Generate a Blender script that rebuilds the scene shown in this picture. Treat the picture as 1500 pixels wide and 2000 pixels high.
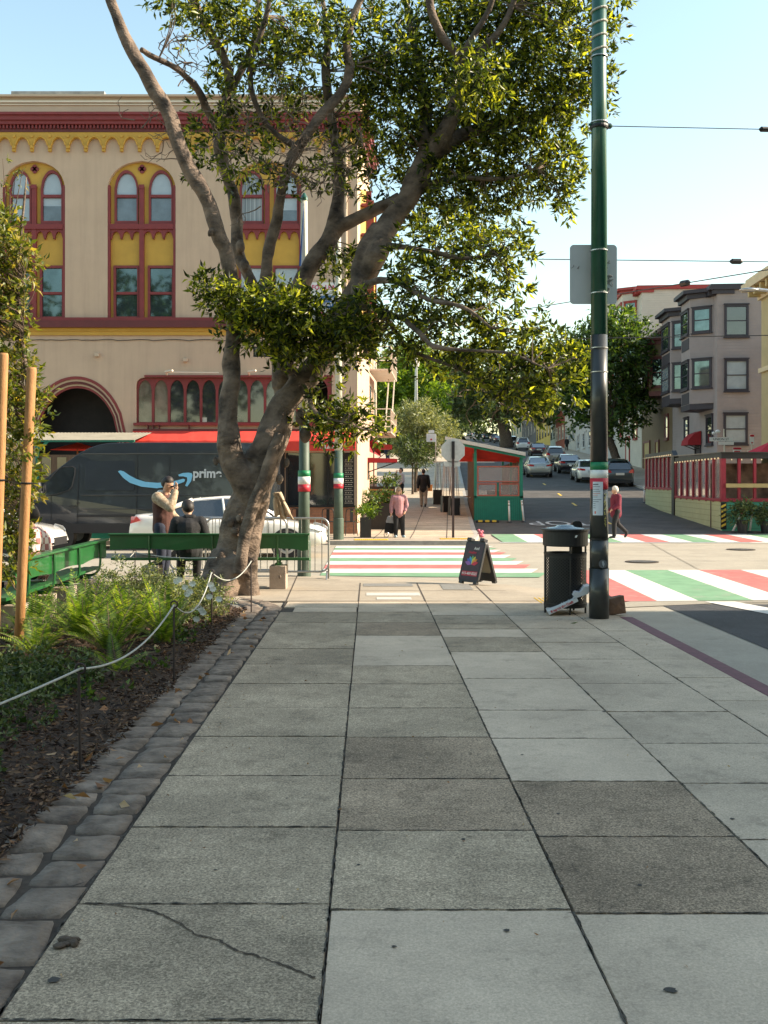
import bpy, bmesh, math, random
import numpy as np
from mathutils import Vector, Matrix, Quaternion
from mathutils.geometry import tessellate_polygon
from mathutils import noise as mnoise
random.seed(7); RS = np.random.RandomState(11)
PI = math.pi; R = math.radians
for o in list(bpy.data.objects): bpy.data.objects.remove(o)
SC = bpy.context.scene
COL = SC.collection

# ------------------------------------------------------------ camera, sky, sun, exposure
F, CX, CY, H = 1950.0, 722.0, 945.0, 1.65
cam = bpy.data.cameras.new('camera'); camo = bpy.data.objects.new('camera', cam); COL.objects.link(camo)
cam.sensor_fit = 'VERTICAL'; cam.sensor_height = 24; cam.lens = 24 * F / 2000
cam.shift_x = (750 - CX) / 2000; cam.shift_y = -(1000 - CY) / 2000
cam.clip_start = .05; cam.clip_end = 5000
camo.location = (0, 0, H); camo.rotation_euler = (PI / 2, 0, 0)
SC.camera = camo
SUN_AZ, SUN_EL = 88.5, 31.0
w = bpy.data.worlds.new('World'); SC.world = w; w.use_nodes = True
nt = w.node_tree; bg = nt.nodes['Background']
sky = nt.nodes.new('ShaderNodeTexSky'); sky.sky_type = 'NISHITA'; sky.sun_disc = False
sky.sun_elevation = R(SUN_EL); sky.sun_rotation = R(SUN_AZ); sky.air_density = 1.35; sky.dust_density = 1.0; sky.ozone_density = .6
tn = nt.nodes.new('ShaderNodeVectorMath'); tn.operation = 'MULTIPLY'; tn.inputs[1].default_value = (1.15, 1.17, 1.04)
nt.links.new(sky.outputs[0], tn.inputs[0]); nt.links.new(tn.outputs[0], bg.inputs[0]); bg.inputs[1].default_value = .118
S = Vector((math.sin(R(SUN_AZ)) * math.cos(R(SUN_EL)), math.cos(R(SUN_AZ)) * math.cos(R(SUN_EL)), math.sin(R(SUN_EL))))
sl = bpy.data.lights.new('sun', 'SUN'); sl.energy = 5.0; sl.angle = R(.5); sl.color = (1, .86, .68)
so = bpy.data.objects.new('sun', sl); COL.objects.link(so); so.rotation_euler = (-S).to_track_quat('-Z', 'Y').to_euler(); so.location = (20, 10, 30)
vs = SC.view_settings; vs.view_transform = 'Standard'; vs.look = 'None'; vs.gamma = 1; vs.exposure = 1.2

# ------------------------------------------------------------ helpers
TY = [(-100, 0), (29, 0), (33, .03), (46, .54), (73, 2.26), (137, 6.5), (350, 18.6), (600, 30), (4000, 30)]
def zt(Y):
    for (a, za), (b, zb) in zip(TY, TY[1:]):
        if Y <= b: return za + (zb - za) * (Y - a) / (b - a)
    return TY[-1][1]
ROAD = -.12
def P(u, v, Y): return Vector(((u - CX) / F * Y, Y, H - (v - CY) / F * Y))
def G(u, v, off=0.0):
    lo, hi = 2.0, 590.0
    f = lambda Y: H - (v - CY) / F * Y - (zt(Y) + off)
    y = lo
    while y < hi and f(y) > 0: y += .5
    a, b = y - .5, y
    for _ in range(30):
        m = (a + b) / 2
        if f(m) > 0: a = m
        else: b = m
    return Vector(((u - CX) / F * a, a, zt(a) + off))
def SX(Y, base=0.0): return base + .0797 * (Y - 40)          # the hill street's direction

def wmat(o):
    m = Matrix.Identity(4)
    while o is not None: m = o.matrix_basis @ m; o = o.parent
    return m
def tag(o, label=None, cat=None, group=None, kind=None):
    if label: o['label'] = label
    if cat: o['category'] = cat
    if group: o['group'] = group
    if kind: o['kind'] = kind
    return o
def thing(name, label, cat, loc=(0, 0, 0), rotz=0, group=None):
    o = bpy.data.objects.new(name, None); COL.objects.link(o); o.empty_display_size = .2
    o.location = loc; o.rotation_euler = (0, 0, rotz)
    return tag(o, label, cat, group)
def copy_tree(o, parent=None):
    c = o.copy(); COL.objects.link(c); c.parent = parent
    for ch in list(o.children): copy_tree(ch, c)
    return c

class MB:
    def __init__(s): s.v = []; s.f = []; s.m = []
    def add(s, vs, fs, m=0):
        b = len(s.v); s.v += [tuple(x) for x in vs]
        for f in fs: s.f.append(tuple(b + i for i in f)); s.m.append(m)
    def bx(s, x0, x1, y0, y1, z0, z1, m=0, M=None):
        vs = [Vector((x, y, z)) for z in (z0, z1) for y in (y0, y1) for x in (x0, x1)]
        if M: vs = [M @ v for v in vs]
        s.add(vs, [(0, 2, 3, 1), (4, 5, 7, 6), (0, 1, 5, 4), (2, 6, 7, 3), (0, 4, 6, 2), (1, 3, 7, 5)], m)
        return s
    def tube(s, pts, rad, n=8, m=0, caps=True, wob=0):
        pts = [Vector(p) for p in pts]
        if not hasattr(rad, '__len__'): rad = [rad] * len(pts)
        b = len(s.v); up = None
        for i, p in enumerate(pts):
            t = (pts[min(i + 1, len(pts) - 1)] - pts[max(i - 1, 0)])
            if t.length < 1e-9: t = Vector((0, 0, 1))
            t.normalize()
            if up is None: up = t.orthogonal().normalized()
            up = (up - t * up.dot(t))
            if up.length < 1e-6: up = t.orthogonal()
            up.normalize(); sd = t.cross(up)
            for k in range(n):
                a = 2 * PI * k / n; r = rad[i]
                if wob: r *= 1 + wob * mnoise.noise(p * 3 + Vector((math.cos(a), math.sin(a), 0)))
                s.v.append(tuple(p + (up * math.cos(a) + sd * math.sin(a)) * r))
        for i in range(len(pts) - 1):
            for k in range(n):
                a, c = b + i * n + k, b + i * n + (k + 1) % n
                s.f.append((a, c, c + n, a + n)); s.m.append(m)
        if caps:
            s.f.append(tuple(b + k for k in reversed(range(n)))); s.m.append(m)
            e = b + (len(pts) - 1) * n; s.f.append(tuple(e + k for k in range(n))); s.m.append(m)
        return s
    def cap(s, a, ra, b, rb, n=10, m=0):       # capsule
        a, b = Vector(a), Vector(b); d = b - a; L = d.length
        d = d / L if L > 1e-6 else Vector((0, 0, 1))
        pts, rr = [], []
        for q in (0.02, .35, .7, .92): pts.append(a - d * ra * math.cos(q * PI / 2)); rr.append(ra * math.sin(q * PI / 2))
        pts.append(a); rr.append(ra); pts.append(b + d * 1e-4); rr.append(rb)
        for q in (.92, .7, .35, .02): pts.append(b + d * (1e-4 + rb * math.cos(q * PI / 2))); rr.append(rb * math.sin(q * PI / 2))
        return s.tube(pts, rr, n, m)
    def lathe(s, prof, c=(0, 0, 0), n=20, m=0, axis='Z'):
        pts = []; c = Vector(c); b = len(s.v)
        for r, h in prof:
            for k in range(n):
                a = 2 * PI * k / n; x, y = r * math.cos(a), r * math.sin(a)
                s.v.append(tuple(c + (Vector((x, y, h)) if axis == 'Z' else Vector((x, h, y)) if axis == 'Y' else Vector((h, x, y)))))
        for i in range(len(prof) - 1):
            for k in range(n):
                a, d = b + i * n + k, b + i * n + (k + 1) % n
                s.f.append((a, d, d + n, a + n) if axis != 'Y' else (a, a + n, d + n, d)); s.m.append(m)
        s.f.append(tuple(b + k for k in (reversed(range(n)) if axis != 'Y' else range(n)))); s.m.append(m)
        e = b + (len(prof) - 1) * n; s.f.append(tuple(e + k for k in (range(n) if axis != 'Y' else reversed(range(n))))); s.m.append(m)
        return s
    def ell(s, c, r, n=12, m=0):
        c = Vector(c); K = n // 2; b = len(s.v)
        for i in range(1, K):
            ph = PI * i / K
            for k in range(n):
                a = 2 * PI * k / n
                s.v.append((c.x + r[0] * math.sin(ph) * math.cos(a), c.y + r[1] * math.sin(ph) * math.sin(a), c.z + r[2] * math.cos(ph)))
        s.v += [(c.x, c.y, c.z + r[2]), (c.x, c.y, c.z - r[2])]; T, B = len(s.v) - 2, len(s.v) - 1
        for i in range(K - 2):
            for k in range(n):
                a, d = b + i * n + k, b + i * n + (k + 1) % n
                s.f.append((a, a + n, d + n, d)); s.m.append(m)
        for k in range(n):
            s.f.append((T, b + k, b + (k + 1) % n)); s.m.append(m)
            e = b + (K - 2) * n; s.f.append((B, e + (k + 1) % n, e + k)); s.m.append(m)
        return s
    def prism(s, outer, a, b, axis='Y', holes=(), m=0, mh=None, M=None):
        """2D outline (with holes) extruded from a to b along axis; (p,q) -> X,Z for Y; Y,Z for X; X,Y for Z"""
        def mk(p, t):
            v = Vector((p[0], t, p[1])) if axis == 'Y' else Vector((t, p[0], p[1])) if axis == 'X' else Vector((p[0], p[1], t))
            return M @ v if M else v
        loops = [list(outer)] + [list(h) for h in holes]
        flat = [p for l in loops for p in l]
        tris = tessellate_polygon([[Vector((p[0], p[1], 0)) for p in l] for l in loops])
        n = len(flat); base = len(s.v)
        s.v += [tuple(mk(p, a)) for p in flat] + [tuple(mk(p, b)) for p in flat]
        for t in tris:
            s.f.append((base + t[0], base + t[1], base + t[2])); s.m.append(m)
            s.f.append((base + n + t[2], base + n + t[1], base + n + t[0])); s.m.append(m)
        k = 0
        for li, l in enumerate(loops):
            L = len(l)
            for i in range(L):
                p, q = k + i, k + (i + 1) % L
                s.f.append((base + p, base + q, base + n + q, base + n + p)); s.m.append(m if li == 0 or mh is None else mh)
            k += L
        return s
    def build(s, name, mats, parent=None, w=False, smooth=False, bevel=0, recalc=True, sub=0):
        me = bpy.data.meshes.new(name); me.from_pydata(s.v, [], s.f)
        if not isinstance(mats, (list, tuple)): mats = [mats]
        for mm in mats: me.materials.append(mm)
        if len(mats) > 1: me.polygons.foreach_set('material_index', s.m)
        if recalc:
            b = bmesh.new(); b.from_mesh(me); bmesh.ops.recalc_face_normals(b, faces=b.faces); b.to_mesh(me); b.free()
        o = bpy.data.objects.new(name, me); COL.objects.link(o)
        if parent is not None:
            if w: me.transform(wmat(parent).inverted())
            o.parent = parent
        if smooth:
            me.polygons.foreach_set('use_smooth', [True] * len(me.polygons))
        if bevel:
            md = o.modifiers.new('bevel', 'BEVEL'); md.width = bevel; md.segments = 2; md.limit_method = 'ANGLE'; md.angle_limit = R(40)
        if sub:
            md = o.modifiers.new('sub', 'SUBSURF'); md.levels = sub; md.render_levels = sub
        me.update()
        return o
def remesh(o, vox, smooth=4):
    md = o.modifiers.new('r', 'REMESH'); md.mode = 'VOXEL'; md.voxel_size = vox; md.use_smooth_shade = True
    if smooth: m2 = o.modifiers.new('s', 'SMOOTH'); m2.iterations = smooth; m2.factor = .5
    dg = bpy.context.evaluated_depsgraph_get(); dg.update()
    me = bpy.data.meshes.new_from_object(o.evaluated_get(dg)); o.modifiers.clear()
    mats = list(o.data.materials); o.data = me; me.materials.clear()
    for m in mats: me.materials.append(m)
    me.polygons.foreach_set('use_smooth', [True] * len(me.polygons))
    return o
def text(name, s, size, mat, parent, M, ext=.004, off=0.0, align='CENTER', sx=1.0):
    c = bpy.data.curves.new(name, 'FONT'); c.body = s; c.size = size; c.extrude = ext; c.offset = off; c.align_x = align; c.align_y = 'CENTER'
    t = bpy.data.objects.new('t', c); COL.objects.link(t)
    dg = bpy.context.evaluated_depsgraph_get(); dg.update()
    me = bpy.data.meshes.new_from_object(t.evaluated_get(dg)); bpy.data.objects.remove(t)
    me.transform(M @ Matrix.Diagonal((sx, 1, 1, 1)))
    me.materials.clear(); me.materials.append(mat); me.name = name
    o = bpy.data.objects.new(name, me); COL.objects.link(o)
    if parent is not None:
        me.transform(wmat(parent).inverted()); o.parent = parent
    return o
def TM(x, y, z, ry=0):      # text standing upright facing -Y (rotated ry about Z)
    return Matrix.Translation((x, y, z)) @ Matrix.Rotation(ry, 4, 'Z') @ Matrix.Rotation(PI / 2, 4, 'X')

# ------------------------------------------------------------ materials
MC = {}
def mat(name, col, rough=.7, var=.12, scale=6, metal=0, bump=0, bscale=None, spec=.5, alpha=1, col2=None, coat=0, emit=0, stretch=None, detail=6, trans=0):
    if name in MC: return MC[name]
    m = bpy.data.materials.new(name); m.use_nodes = True; n = m.node_tree; b = n.nodes['Principled BSDF']
    b.inputs['Roughness'].default_value = rough; b.inputs['Metallic'].default_value = metal
    b.inputs['Specular IOR Level'].default_value = spec; b.inputs['Coat Weight'].default_value = coat
    b.inputs['Transmission Weight'].default_value = trans
    tc = n.nodes.new('ShaderNodeTexCoord'); src = tc.outputs['Object']
    if stretch:
        mp = n.nodes.new('ShaderNodeMapping'); mp.inputs['Scale'].default_value = stretch; n.links.new(src, mp.inputs[0]); src = mp.outputs[0]
    nz = n.nodes.new('ShaderNodeTexNoise'); nz.inputs['Scale'].default_value = scale; nz.inputs['Detail'].default_value = detail; nz.inputs['Roughness'].default_value = .6
    n.links.new(src, nz.inputs['Vector'])
    rp = n.nodes.new('ShaderNodeValToRGB'); c = col; e = rp.color_ramp.elements
    lo = [max(0, x * (1 - var)) for x in c]; hi = [min(1, x * (1 + var)) for x in c] if col2 is None else col2
    e[0].position = .3; e[1].position = .7; e[0].color = (*lo, 1); e[1].color = (*hi, 1)
    n.links.new(nz.outputs[0], rp.inputs[0]); n.links.new(rp.outputs[0], b.inputs['Base Color'])
    if bump:
        n2 = n.nodes.new('ShaderNodeTexNoise'); n2.inputs['Scale'].default_value = bscale or scale * 6; n2.inputs['Detail'].default_value = 5
        n.links.new(src, n2.inputs['Vector'])
        bp = n.nodes.new('ShaderNodeBump'); bp.inputs['Strength'].default_value = bump; bp.inputs['Distance'].default_value = .02
        n.links.new(n2.outputs[0], bp.inputs['Height']); n.links.new(bp.outputs[0], b.inputs['Normal'])
    if emit:
        n.links.new(rp.outputs[0], b.inputs['Emission Color']); b.inputs['Emission Strength'].default_value = emit
    if alpha < 1: b.inputs['Alpha'].default_value = alpha
    MC[name] = m
    return m
def leafmat(name, c0, c1, c2, trans=.35, rough=.42):
    m = bpy.data.materials.new(name); m.use_nodes = True; n = m.node_tree; b = n.nodes['Principled BSDF']
    b.inputs['Roughness'].default_value = rough; b.inputs['Specular IOR Level'].default_value = .4
    at = n.nodes.new('ShaderNodeAttribute'); at.attribute_name = 'rnd'
    rp = n.nodes.new('ShaderNodeValToRGB'); e = rp.color_ramp.elements
    e[0].color = (*c0, 1); e[0].position = .1; e[1].color = (*c2, 1); e[1].position = 1; x = e.new(.6); x.color = (*c1, 1)
    n.links.new(at.outputs['Fac'], rp.inputs[0]); n.links.new(rp.outputs[0], b.inputs['Base Color'])
    tr = n.nodes.new('ShaderNodeBsdfTranslucent'); mx = n.nodes.new('ShaderNodeMixShader'); mx.inputs[0].default_value = trans
    mc = n.nodes.new('ShaderNodeMix'); mc.data_type = 'RGBA'; mc.blend_type = 'MULTIPLY'; mc.inputs[0].default_value = 1
    n.links.new(rp.outputs[0], mc.inputs[6]); mc.inputs[7].default_value = (2.2, 2.0, .7, 1); n.links.new(mc.outputs[2], tr.inputs[0])
    out = n.nodes['Material Output']
    n.links.new(b.outputs[0], mx.inputs[1]); n.links.new(tr.outputs[0], mx.inputs[2]); n.links.new(mx.outputs[0], out.inputs[0])
    return m
def slabmat(name, c, speck, dark=.5, stain=.25):
    m = bpy.data.materials.new(name); m.use_nodes = True; n = m.node_tree; b = n.nodes['Principled BSDF']
    b.inputs['Roughness'].default_value = .85; b.inputs['Specular IOR Level'].default_value = .25
    tc = n.nodes.new('ShaderNodeTexCoord')
    def nz(sc, de=6, ro=.6):
        q = n.nodes.new('ShaderNodeTexNoise'); q.inputs['Scale'].default_value = sc; q.inputs['Detail'].default_value = de; q.inputs['Roughness'].default_value = ro
        n.links.new(tc.outputs['Object'], q.inputs['Vector']); return q.outputs[0]
    def ramp(src, p0, p1, v0, v1):
        r = n.nodes.new('ShaderNodeMapRange'); r.inputs[1].default_value = p0; r.inputs[2].default_value = p1; r.inputs[3].default_value = v0; r.inputs[4].default_value = v1
        n.links.new(src, r.inputs[0]); return r.outputs[0]
    a = ramp(nz(.9, 5), .3, .7, 1 - stain, 1 + stain * .4)
    s1 = ramp(nz(95, 3, .8), .42, .62, 1 - speck, 1 + speck * .7)
    s2 = ramp(nz(6, 8, .75), .35, .65, 1 - speck * .45, 1.05)
    s3 = ramp(nz(14, 2), .70, .74, 1, dark)
    vo = n.nodes.new('ShaderNodeTexVoronoi'); vo.inputs['Scale'].default_value = 120; n.links.new(tc.outputs['Object'], vo.inputs['Vector'])
    sp_ = n.nodes.new('ShaderNodeSeparateColor'); n.links.new(vo.outputs['Color'], sp_.inputs[0]); s4 = ramp(sp_.outputs[0], 0, 1, 1 - speck * .9, 1 + speck * .75)
    s5 = ramp(nz(2.6, 9, .8), .52, .66, 1.0, 1 - stain * 1.1)
    def mul(x, y):
        q = n.nodes.new('ShaderNodeMath'); q.operation = 'MULTIPLY'; n.links.new(x, q.inputs[0]); n.links.new(y, q.inputs[1]); return q.outputs[0]
    at = n.nodes.new('ShaderNodeAttribute'); at.attribute_name = 'rnd'
    t = mul(mul(mul(mul(mul(mul(a, s1), s2), s3), s4), s5), ramp(at.outputs['Fac'], 0, 1, .86, 1.1))
    vm = n.nodes.new('ShaderNodeVectorMath'); vm.operation = 'SCALE'; vm.inputs[0].default_value = c; n.links.new(t, vm.inputs['Scale'])
    n.links.new(vm.outputs[0], b.inputs['Base Color'])
    bp = n.nodes.new('ShaderNodeBump'); bp.inputs['Strength'].default_value = .35 * speck * 2 + .08; bp.inputs['Distance'].default_value = .006
    n.links.new(nz(120, 3, .8), bp.inputs['Height']); n.links.new(bp.outputs[0], b.inputs['Normal'])
    return m
M_agg = slabmat('paving aggregate', (.51, .405, .285), .36, stain=.36)
M_agg2 = slabmat('paving aggregate worn', (.43, .325, .225), .42, stain=.4)
M_smooth = slabmat('paving smooth', (.59, .475, .355), .12, .8, .24)
M_mid = slabmat('paving mid', (.53, .43, .32), .16, .7, .28)
M_lit = slabmat('paving corner', (.37, .315, .245), .12, .8, .16)
M_joint = mat('joint dirt', (.055, .040, .029), .95, .4, 30)
M_asph = slabmat('asphalt', (.075, .075, .078), .35, 1, .25)
M_asph2 = slabmat('asphalt hill', (.115, .105, .095), .25, 1, .3)
M_conc = slabmat('road concrete', (.37, .33, .265), .10, .85, .14)
M_kerb = mat('kerb stone', (.33, .31, .28), .85, .2, 5, bump=.3)
M_white = mat('white road paint', (.58, .56, .51), .7, .06, 3, col2=(.70, .68, .63))
M_red = mat('red road paint', (.52, .095, .08), .7, .12, 3, col2=(.58, .14, .12))
M_green = mat('green road paint', (.12, .27, .135), .7, .12, 3, col2=(.17, .33, .18))
M_yellow = mat('yellow paint', (.75, .48, .05), .6, .15, 12)
def wear(m, thr=.60):      # paint worn through to the road in patches
    n = m.node_tree; b = n.nodes['Principled BSDF']; src = b.inputs['Base Color'].links[0].from_socket
    tc = n.nodes.new('ShaderNodeTexCoord'); a = n.nodes.new('ShaderNodeTexNoise'); a.inputs['Scale'].default_value = 1.7; a.inputs['Detail'].default_value = 14; a.inputs['Roughness'].default_value = .78; n.links.new(tc.outputs['Object'], a.inputs['Vector'])
    r = n.nodes.new('ShaderNodeMapRange'); r.inputs[1].default_value = thr - .05; r.inputs[2].default_value = thr + .06; r.inputs[3].default_value = .06; r.inputs[4].default_value = .75; n.links.new(a.outputs[0], r.inputs[0])
    mx = n.nodes.new('ShaderNodeMix'); mx.data_type = 'RGBA'; n.links.new(r.outputs[0], mx.inputs[0]); n.links.new(src, mx.inputs[6]); mx.inputs[7].default_value = (.33, .30, .25, 1); n.links.new(mx.outputs[2], b.inputs['Base Color'])
for m_ in (M_white, M_red, M_green): wear(m_)
M_purple = mat('red kerb paint', (.12, .035, .045), .7, .3, 10)
M_soil = mat('mulch soil', (.03, .018, .012), .95, .5, 30, col2=(.10, .06, .035), bump=1, bscale=70)
M_stone = mat('cobble stone', (.11, .078, .058), .85, .35, 5, col2=(.30, .235, .18), bump=1, bscale=26)
M_bark = mat('bark pale', (.045, .03, .021), .85, .4, 3.2, col2=(.27, .195, .14), bump=1, bscale=26, stretch=(1, 1, 1.5), detail=12)
M_barkd = mat('bark dark', (.07, .05, .035), .9, .3, 8, col2=(.14, .10, .07), bump=.8)
M_twig = mat('twig', (.16, .11, .075), .8, .3, 10)
M_black = mat('black metal', (.009, .009, .010), .5, .3, 10)
M_steel = mat('galvanised steel', (.42, .42, .41), .35, .15, 8, metal=.8)
M_alum = mat('sign aluminium', (.55, .56, .55), .45, .12, 7, metal=.5)
M_wood = mat('stake wood', (.36, .16, .05), .75, .2, 6, col2=(.46, .24, .09), stretch=(6, 6, .8), bump=.3)
M_bench = mat('bench green paint', (.014, .105, .024), .38, .15, 4, coat=.3)
M_concb = mat('bench block concrete', (.36, .29, .23), .9, .2, 8, bump=.4)
M_tan = mat('tan stucco', (.51, .37, .265), .85, .05, 1.6, bump=.12, bscale=60)
def streaks(m, k=.12):      # rain streaks and patched repaint
    n = m.node_tree; b = n.nodes['Principled BSDF']; src = b.inputs['Base Color'].links[0].from_socket; tc = n.nodes.new('ShaderNodeTexCoord')
    mp = n.nodes.new('ShaderNodeMapping'); mp.inputs['Scale'].default_value = (2.4, 2.4, .16); n.links.new(tc.outputs['Object'], mp.inputs[0])
    a = n.nodes.new('ShaderNodeTexNoise'); a.inputs['Scale'].default_value = 1.6; a.inputs['Detail'].default_value = 10; a.inputs['Roughness'].default_value = .7; n.links.new(mp.outputs[0], a.inputs['Vector'])
    r = n.nodes.new('ShaderNodeMapRange'); r.inputs[1].default_value = .45; r.inputs[2].default_value = .75; r.inputs[3].default_value = 1.03; r.inputs[4].default_value = 1 - k; n.links.new(a.outputs[0], r.inputs[0])
    vm = n.nodes.new('ShaderNodeVectorMath'); vm.operation = 'SCALE'; n.links.new(src, vm.inputs[0]); n.links.new(r.outputs[0], vm.inputs['Scale']); n.links.new(vm.outputs[0], b.inputs['Base Color'])
streaks(M_tan)
M_tan2 = mat('tan trim', (.50, .385, .28), .8, .05, 2)
M_cream = mat('cream paint', (.66, .58, .47), .8, .05, 2)
M_mar = mat('maroon paint', (.20, .028, .028), .55, .12, 4)
M_mard = mat('maroon dark', (.12, .022, .022), .55, .12, 4)
M_yel = mat('ochre paint', (.52, .30, .045), .65, .07, 3)
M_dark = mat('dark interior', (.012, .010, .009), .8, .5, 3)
M_blind = mat('window blind behind glass', (.32, .36, .39), .10, .12, 2, coat=1, spec=.8)
M_glass = mat('dark glass', (.03, .035, .04), .04, .4, 1.5, coat=1, spec=1)
M_glassr = mat('reflecting window glass', (.10, .14, .15), .03, .3, 1.5, metal=.75)
M_carglass = mat('car glass', (.03, .035, .04), .05, .3, 3, coat=1, spec=1)
M_awn = mat('red awning', (.62, .045, .03), .8, .12, 3)
M_awnd = mat('dark red awning', (.30, .012, .018), .8, .12, 3)
M_teal = mat('teal paint', (.01, .19, .125), .55, .1, 5)
M_tyre = mat('tyre', (.015, .015, .016), .8, .2, 10)
M_rim = mat('rim', (.45, .45, .46), .3, .1, 10, metal=.8)
M_skin = mat('skin', (.52, .30, .20), .55, .08, 12)
M_hair = mat('hair', (.018, .012, .01), .6, .3, 30)
M_tlight = mat('tail light', (.5, .01, .015), .15, .1, 10, coat=1)
M_hlight = mat('headlight', (.7, .72, .74), .1, .05, 10, coat=1)
M_plate = mat('number plate', (.6, .58, .52), .5, .05, 10)
M_plastic = mat('black plastic', (.02, .02, .022), .5, .2, 10)
M_clear = mat('clear plastic sheet', (.45, .40, .38), .12, .1, 6, alpha=.35)
M_brick = mat('brick', (.33, .15, .085), .85, .25, 12, bump=.3)
M_brownw = mat('brown boards', (.15, .085, .05), .8, .3, 6, stretch=(4, 4, .6))
M_roofm = mat('pale roof sheet', (.52, .53, .50), .5, .08, 3)
LF_big = leafmat('broad leaves', (.012, .020, .005), (.06, .09, .013), (.36, .39, .045), .5, .34)
LF_yel = leafmat('young tree leaves', (.05, .075, .012), (.13, .16, .025), (.34, .27, .07), .4)
LF_fern = leafmat('fern leaves', (.04, .08, .012), (.10, .18, .022), (.26, .32, .05), .4)
LF_pale = leafmat('pale leaves', (.07, .10, .035), (.16, .19, .07), (.34, .36, .18), .3)
LF_far = leafmat('far leaves', (.020, .040, .010), (.05, .095, .02), (.13, .20, .035), .35)
LF_lime = leafmat('lime leaves', (.05, .10, .012), (.12, .20, .02), (.24, .34, .04), .45)
LF_olive = leafmat('olive leaves', (.10, .12, .055), (.20, .22, .10), (.38, .40, .22), .3)
LF_dark = leafmat('dark cover leaves', (.03, .05, .02), (.065, .10, .035), (.14, .18, .08), .3)

# ------------------------------------------------------------ foliage
def leafmesh(name, m, C, D, L, Wd, parent=None, w=True, lift=.25, side=None):
    """C,D (N,3) base points and directions; L lengths; Wd widths"""
    N = len(C); C = np.asarray(C, float); D = np.asarray(D, float)
    D /= np.linalg.norm(D, axis=1)[:, None] + 1e-9
    rv = RS.normal(size=(N, 3)); rv[:, 2] += .0
    Sd = np.cross(D, rv) if side is None else np.asarray(side, float); Sd /= np.linalg.norm(Sd, axis=1)[:, None] + 1e-9
    Nn = np.cross(Sd, D)
    L = np.asarray(L)[:, None]; Wd = np.asarray(Wd)[:, None]
    mid = C + D * L * .45
    v = np.stack([C, mid + Sd * Wd / 2 + Nn * Wd * lift, C + D * L - Nn * L * .08, mid - Sd * Wd / 2 + Nn * Wd * lift, mid], 1).reshape(-1, 3)
    if parent is not None and w:
        Mi = np.array(wmat(parent).inverted()); v = v @ Mi[:3, :3].T + Mi[:3, 3]
    i = np.arange(N) * 5
    tri = np.stack([i, i + 1, i + 4, i + 1, i + 2, i + 4, i + 4, i + 2, i + 3, i, i + 4, i + 3], 1).reshape(-1)
    me = bpy.data.meshes.new(name); me.vertices.add(N * 5); me.vertices.foreach_set('co', v.astype(np.float32).ravel())
    me.loops.add(N * 12); me.loops.foreach_set('vertex_index', tri.astype(np.int32))
    me.polygons.add(N * 4); me.polygons.foreach_set('loop_start', (np.arange(N * 4) * 3).astype(np.int32))
    me.update(calc_edges=True)
    a = me.attributes.new('rnd', 'FLOAT', 'POINT'); a.data.foreach_set('value', np.repeat(RS.rand(N), 5).astype(np.float32))
    me.materials.append(m); me.validate()
    o = bpy.data.objects.new(name, me); COL.objects.link(o)
    if parent is not None: o.parent = parent
    return o
def tufts(cent, rad, n, per=9, L=.10, W=.035, up=.35, hollow=.0, spread=.5):
    """clusters of leaves round twig tips, scattered in an ellipsoid"""
    cent = np.array(cent); rad = np.array(rad)
    d = RS.normal(size=(n, 3)); d /= np.linalg.norm(d, axis=1)[:, None]
    rr = (hollow + (1 - hollow) * RS.rand(n)) ** .45
    # lumpy outline
    lump = 1 + .28 * np.sin(d[:, 0] * 7 + cent[0] * 3) * np.sin(d[:, 2] * 8 + cent[2] * 2) + .15 * np.sin(d[:, 1] * 11 + d[:, 0] * 9)
    tc = cent + d * (rr * lump)[:, None] * rad
    ax = d * .8 + RS.normal(size=(n, 3)) * .45; ax[:, 2] += up; ax /= np.linalg.norm(ax, axis=1)[:, None]
    C = np.repeat(tc, per, 0); A = np.repeat(ax, per, 0); N = n * per
    q = RS.normal(size=(N, 3)); q -= A * np.sum(q * A, 1)[:, None]; q /= np.linalg.norm(q, axis=1)[:, None] + 1e-9
    t = RS.rand(N)[:, None]
    D = A * (.15 + .8 * t) + q * (1.0 - .4 * t); D[:, 2] -= .15
    C = C + A * (t * L * 1.3) + q * L * .08 + RS.normal(size=(N, 3)) * L * spread * .3
    Ls = L * (.45 + .95 * RS.rand(N)); Ws = W * (.7 + .6 * RS.rand(N))
    return C, D, Ls, Ws, tc
def join_t(lst): return [np.concatenate([t[i] for t in lst]) for i in range(4)]
def spline(pts, k=5):
    P_ = [pts[0]] + list(pts) + [pts[-1]]; out = []
    for i in range(1, len(P_) - 2):
        a, b, c, d = [np.array(x, float) for x in P_[i - 1:i + 3]]
        for j in range(k):
            t = j / k
            out.append(.5 * ((2 * b) + (-a + c) * t + (2 * a - 5 * b + 4 * c - d) * t * t + (-a + 3 * b - 3 * c + d) * t ** 3))
    out.append(np.array(pts[-1], float)); return out
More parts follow.
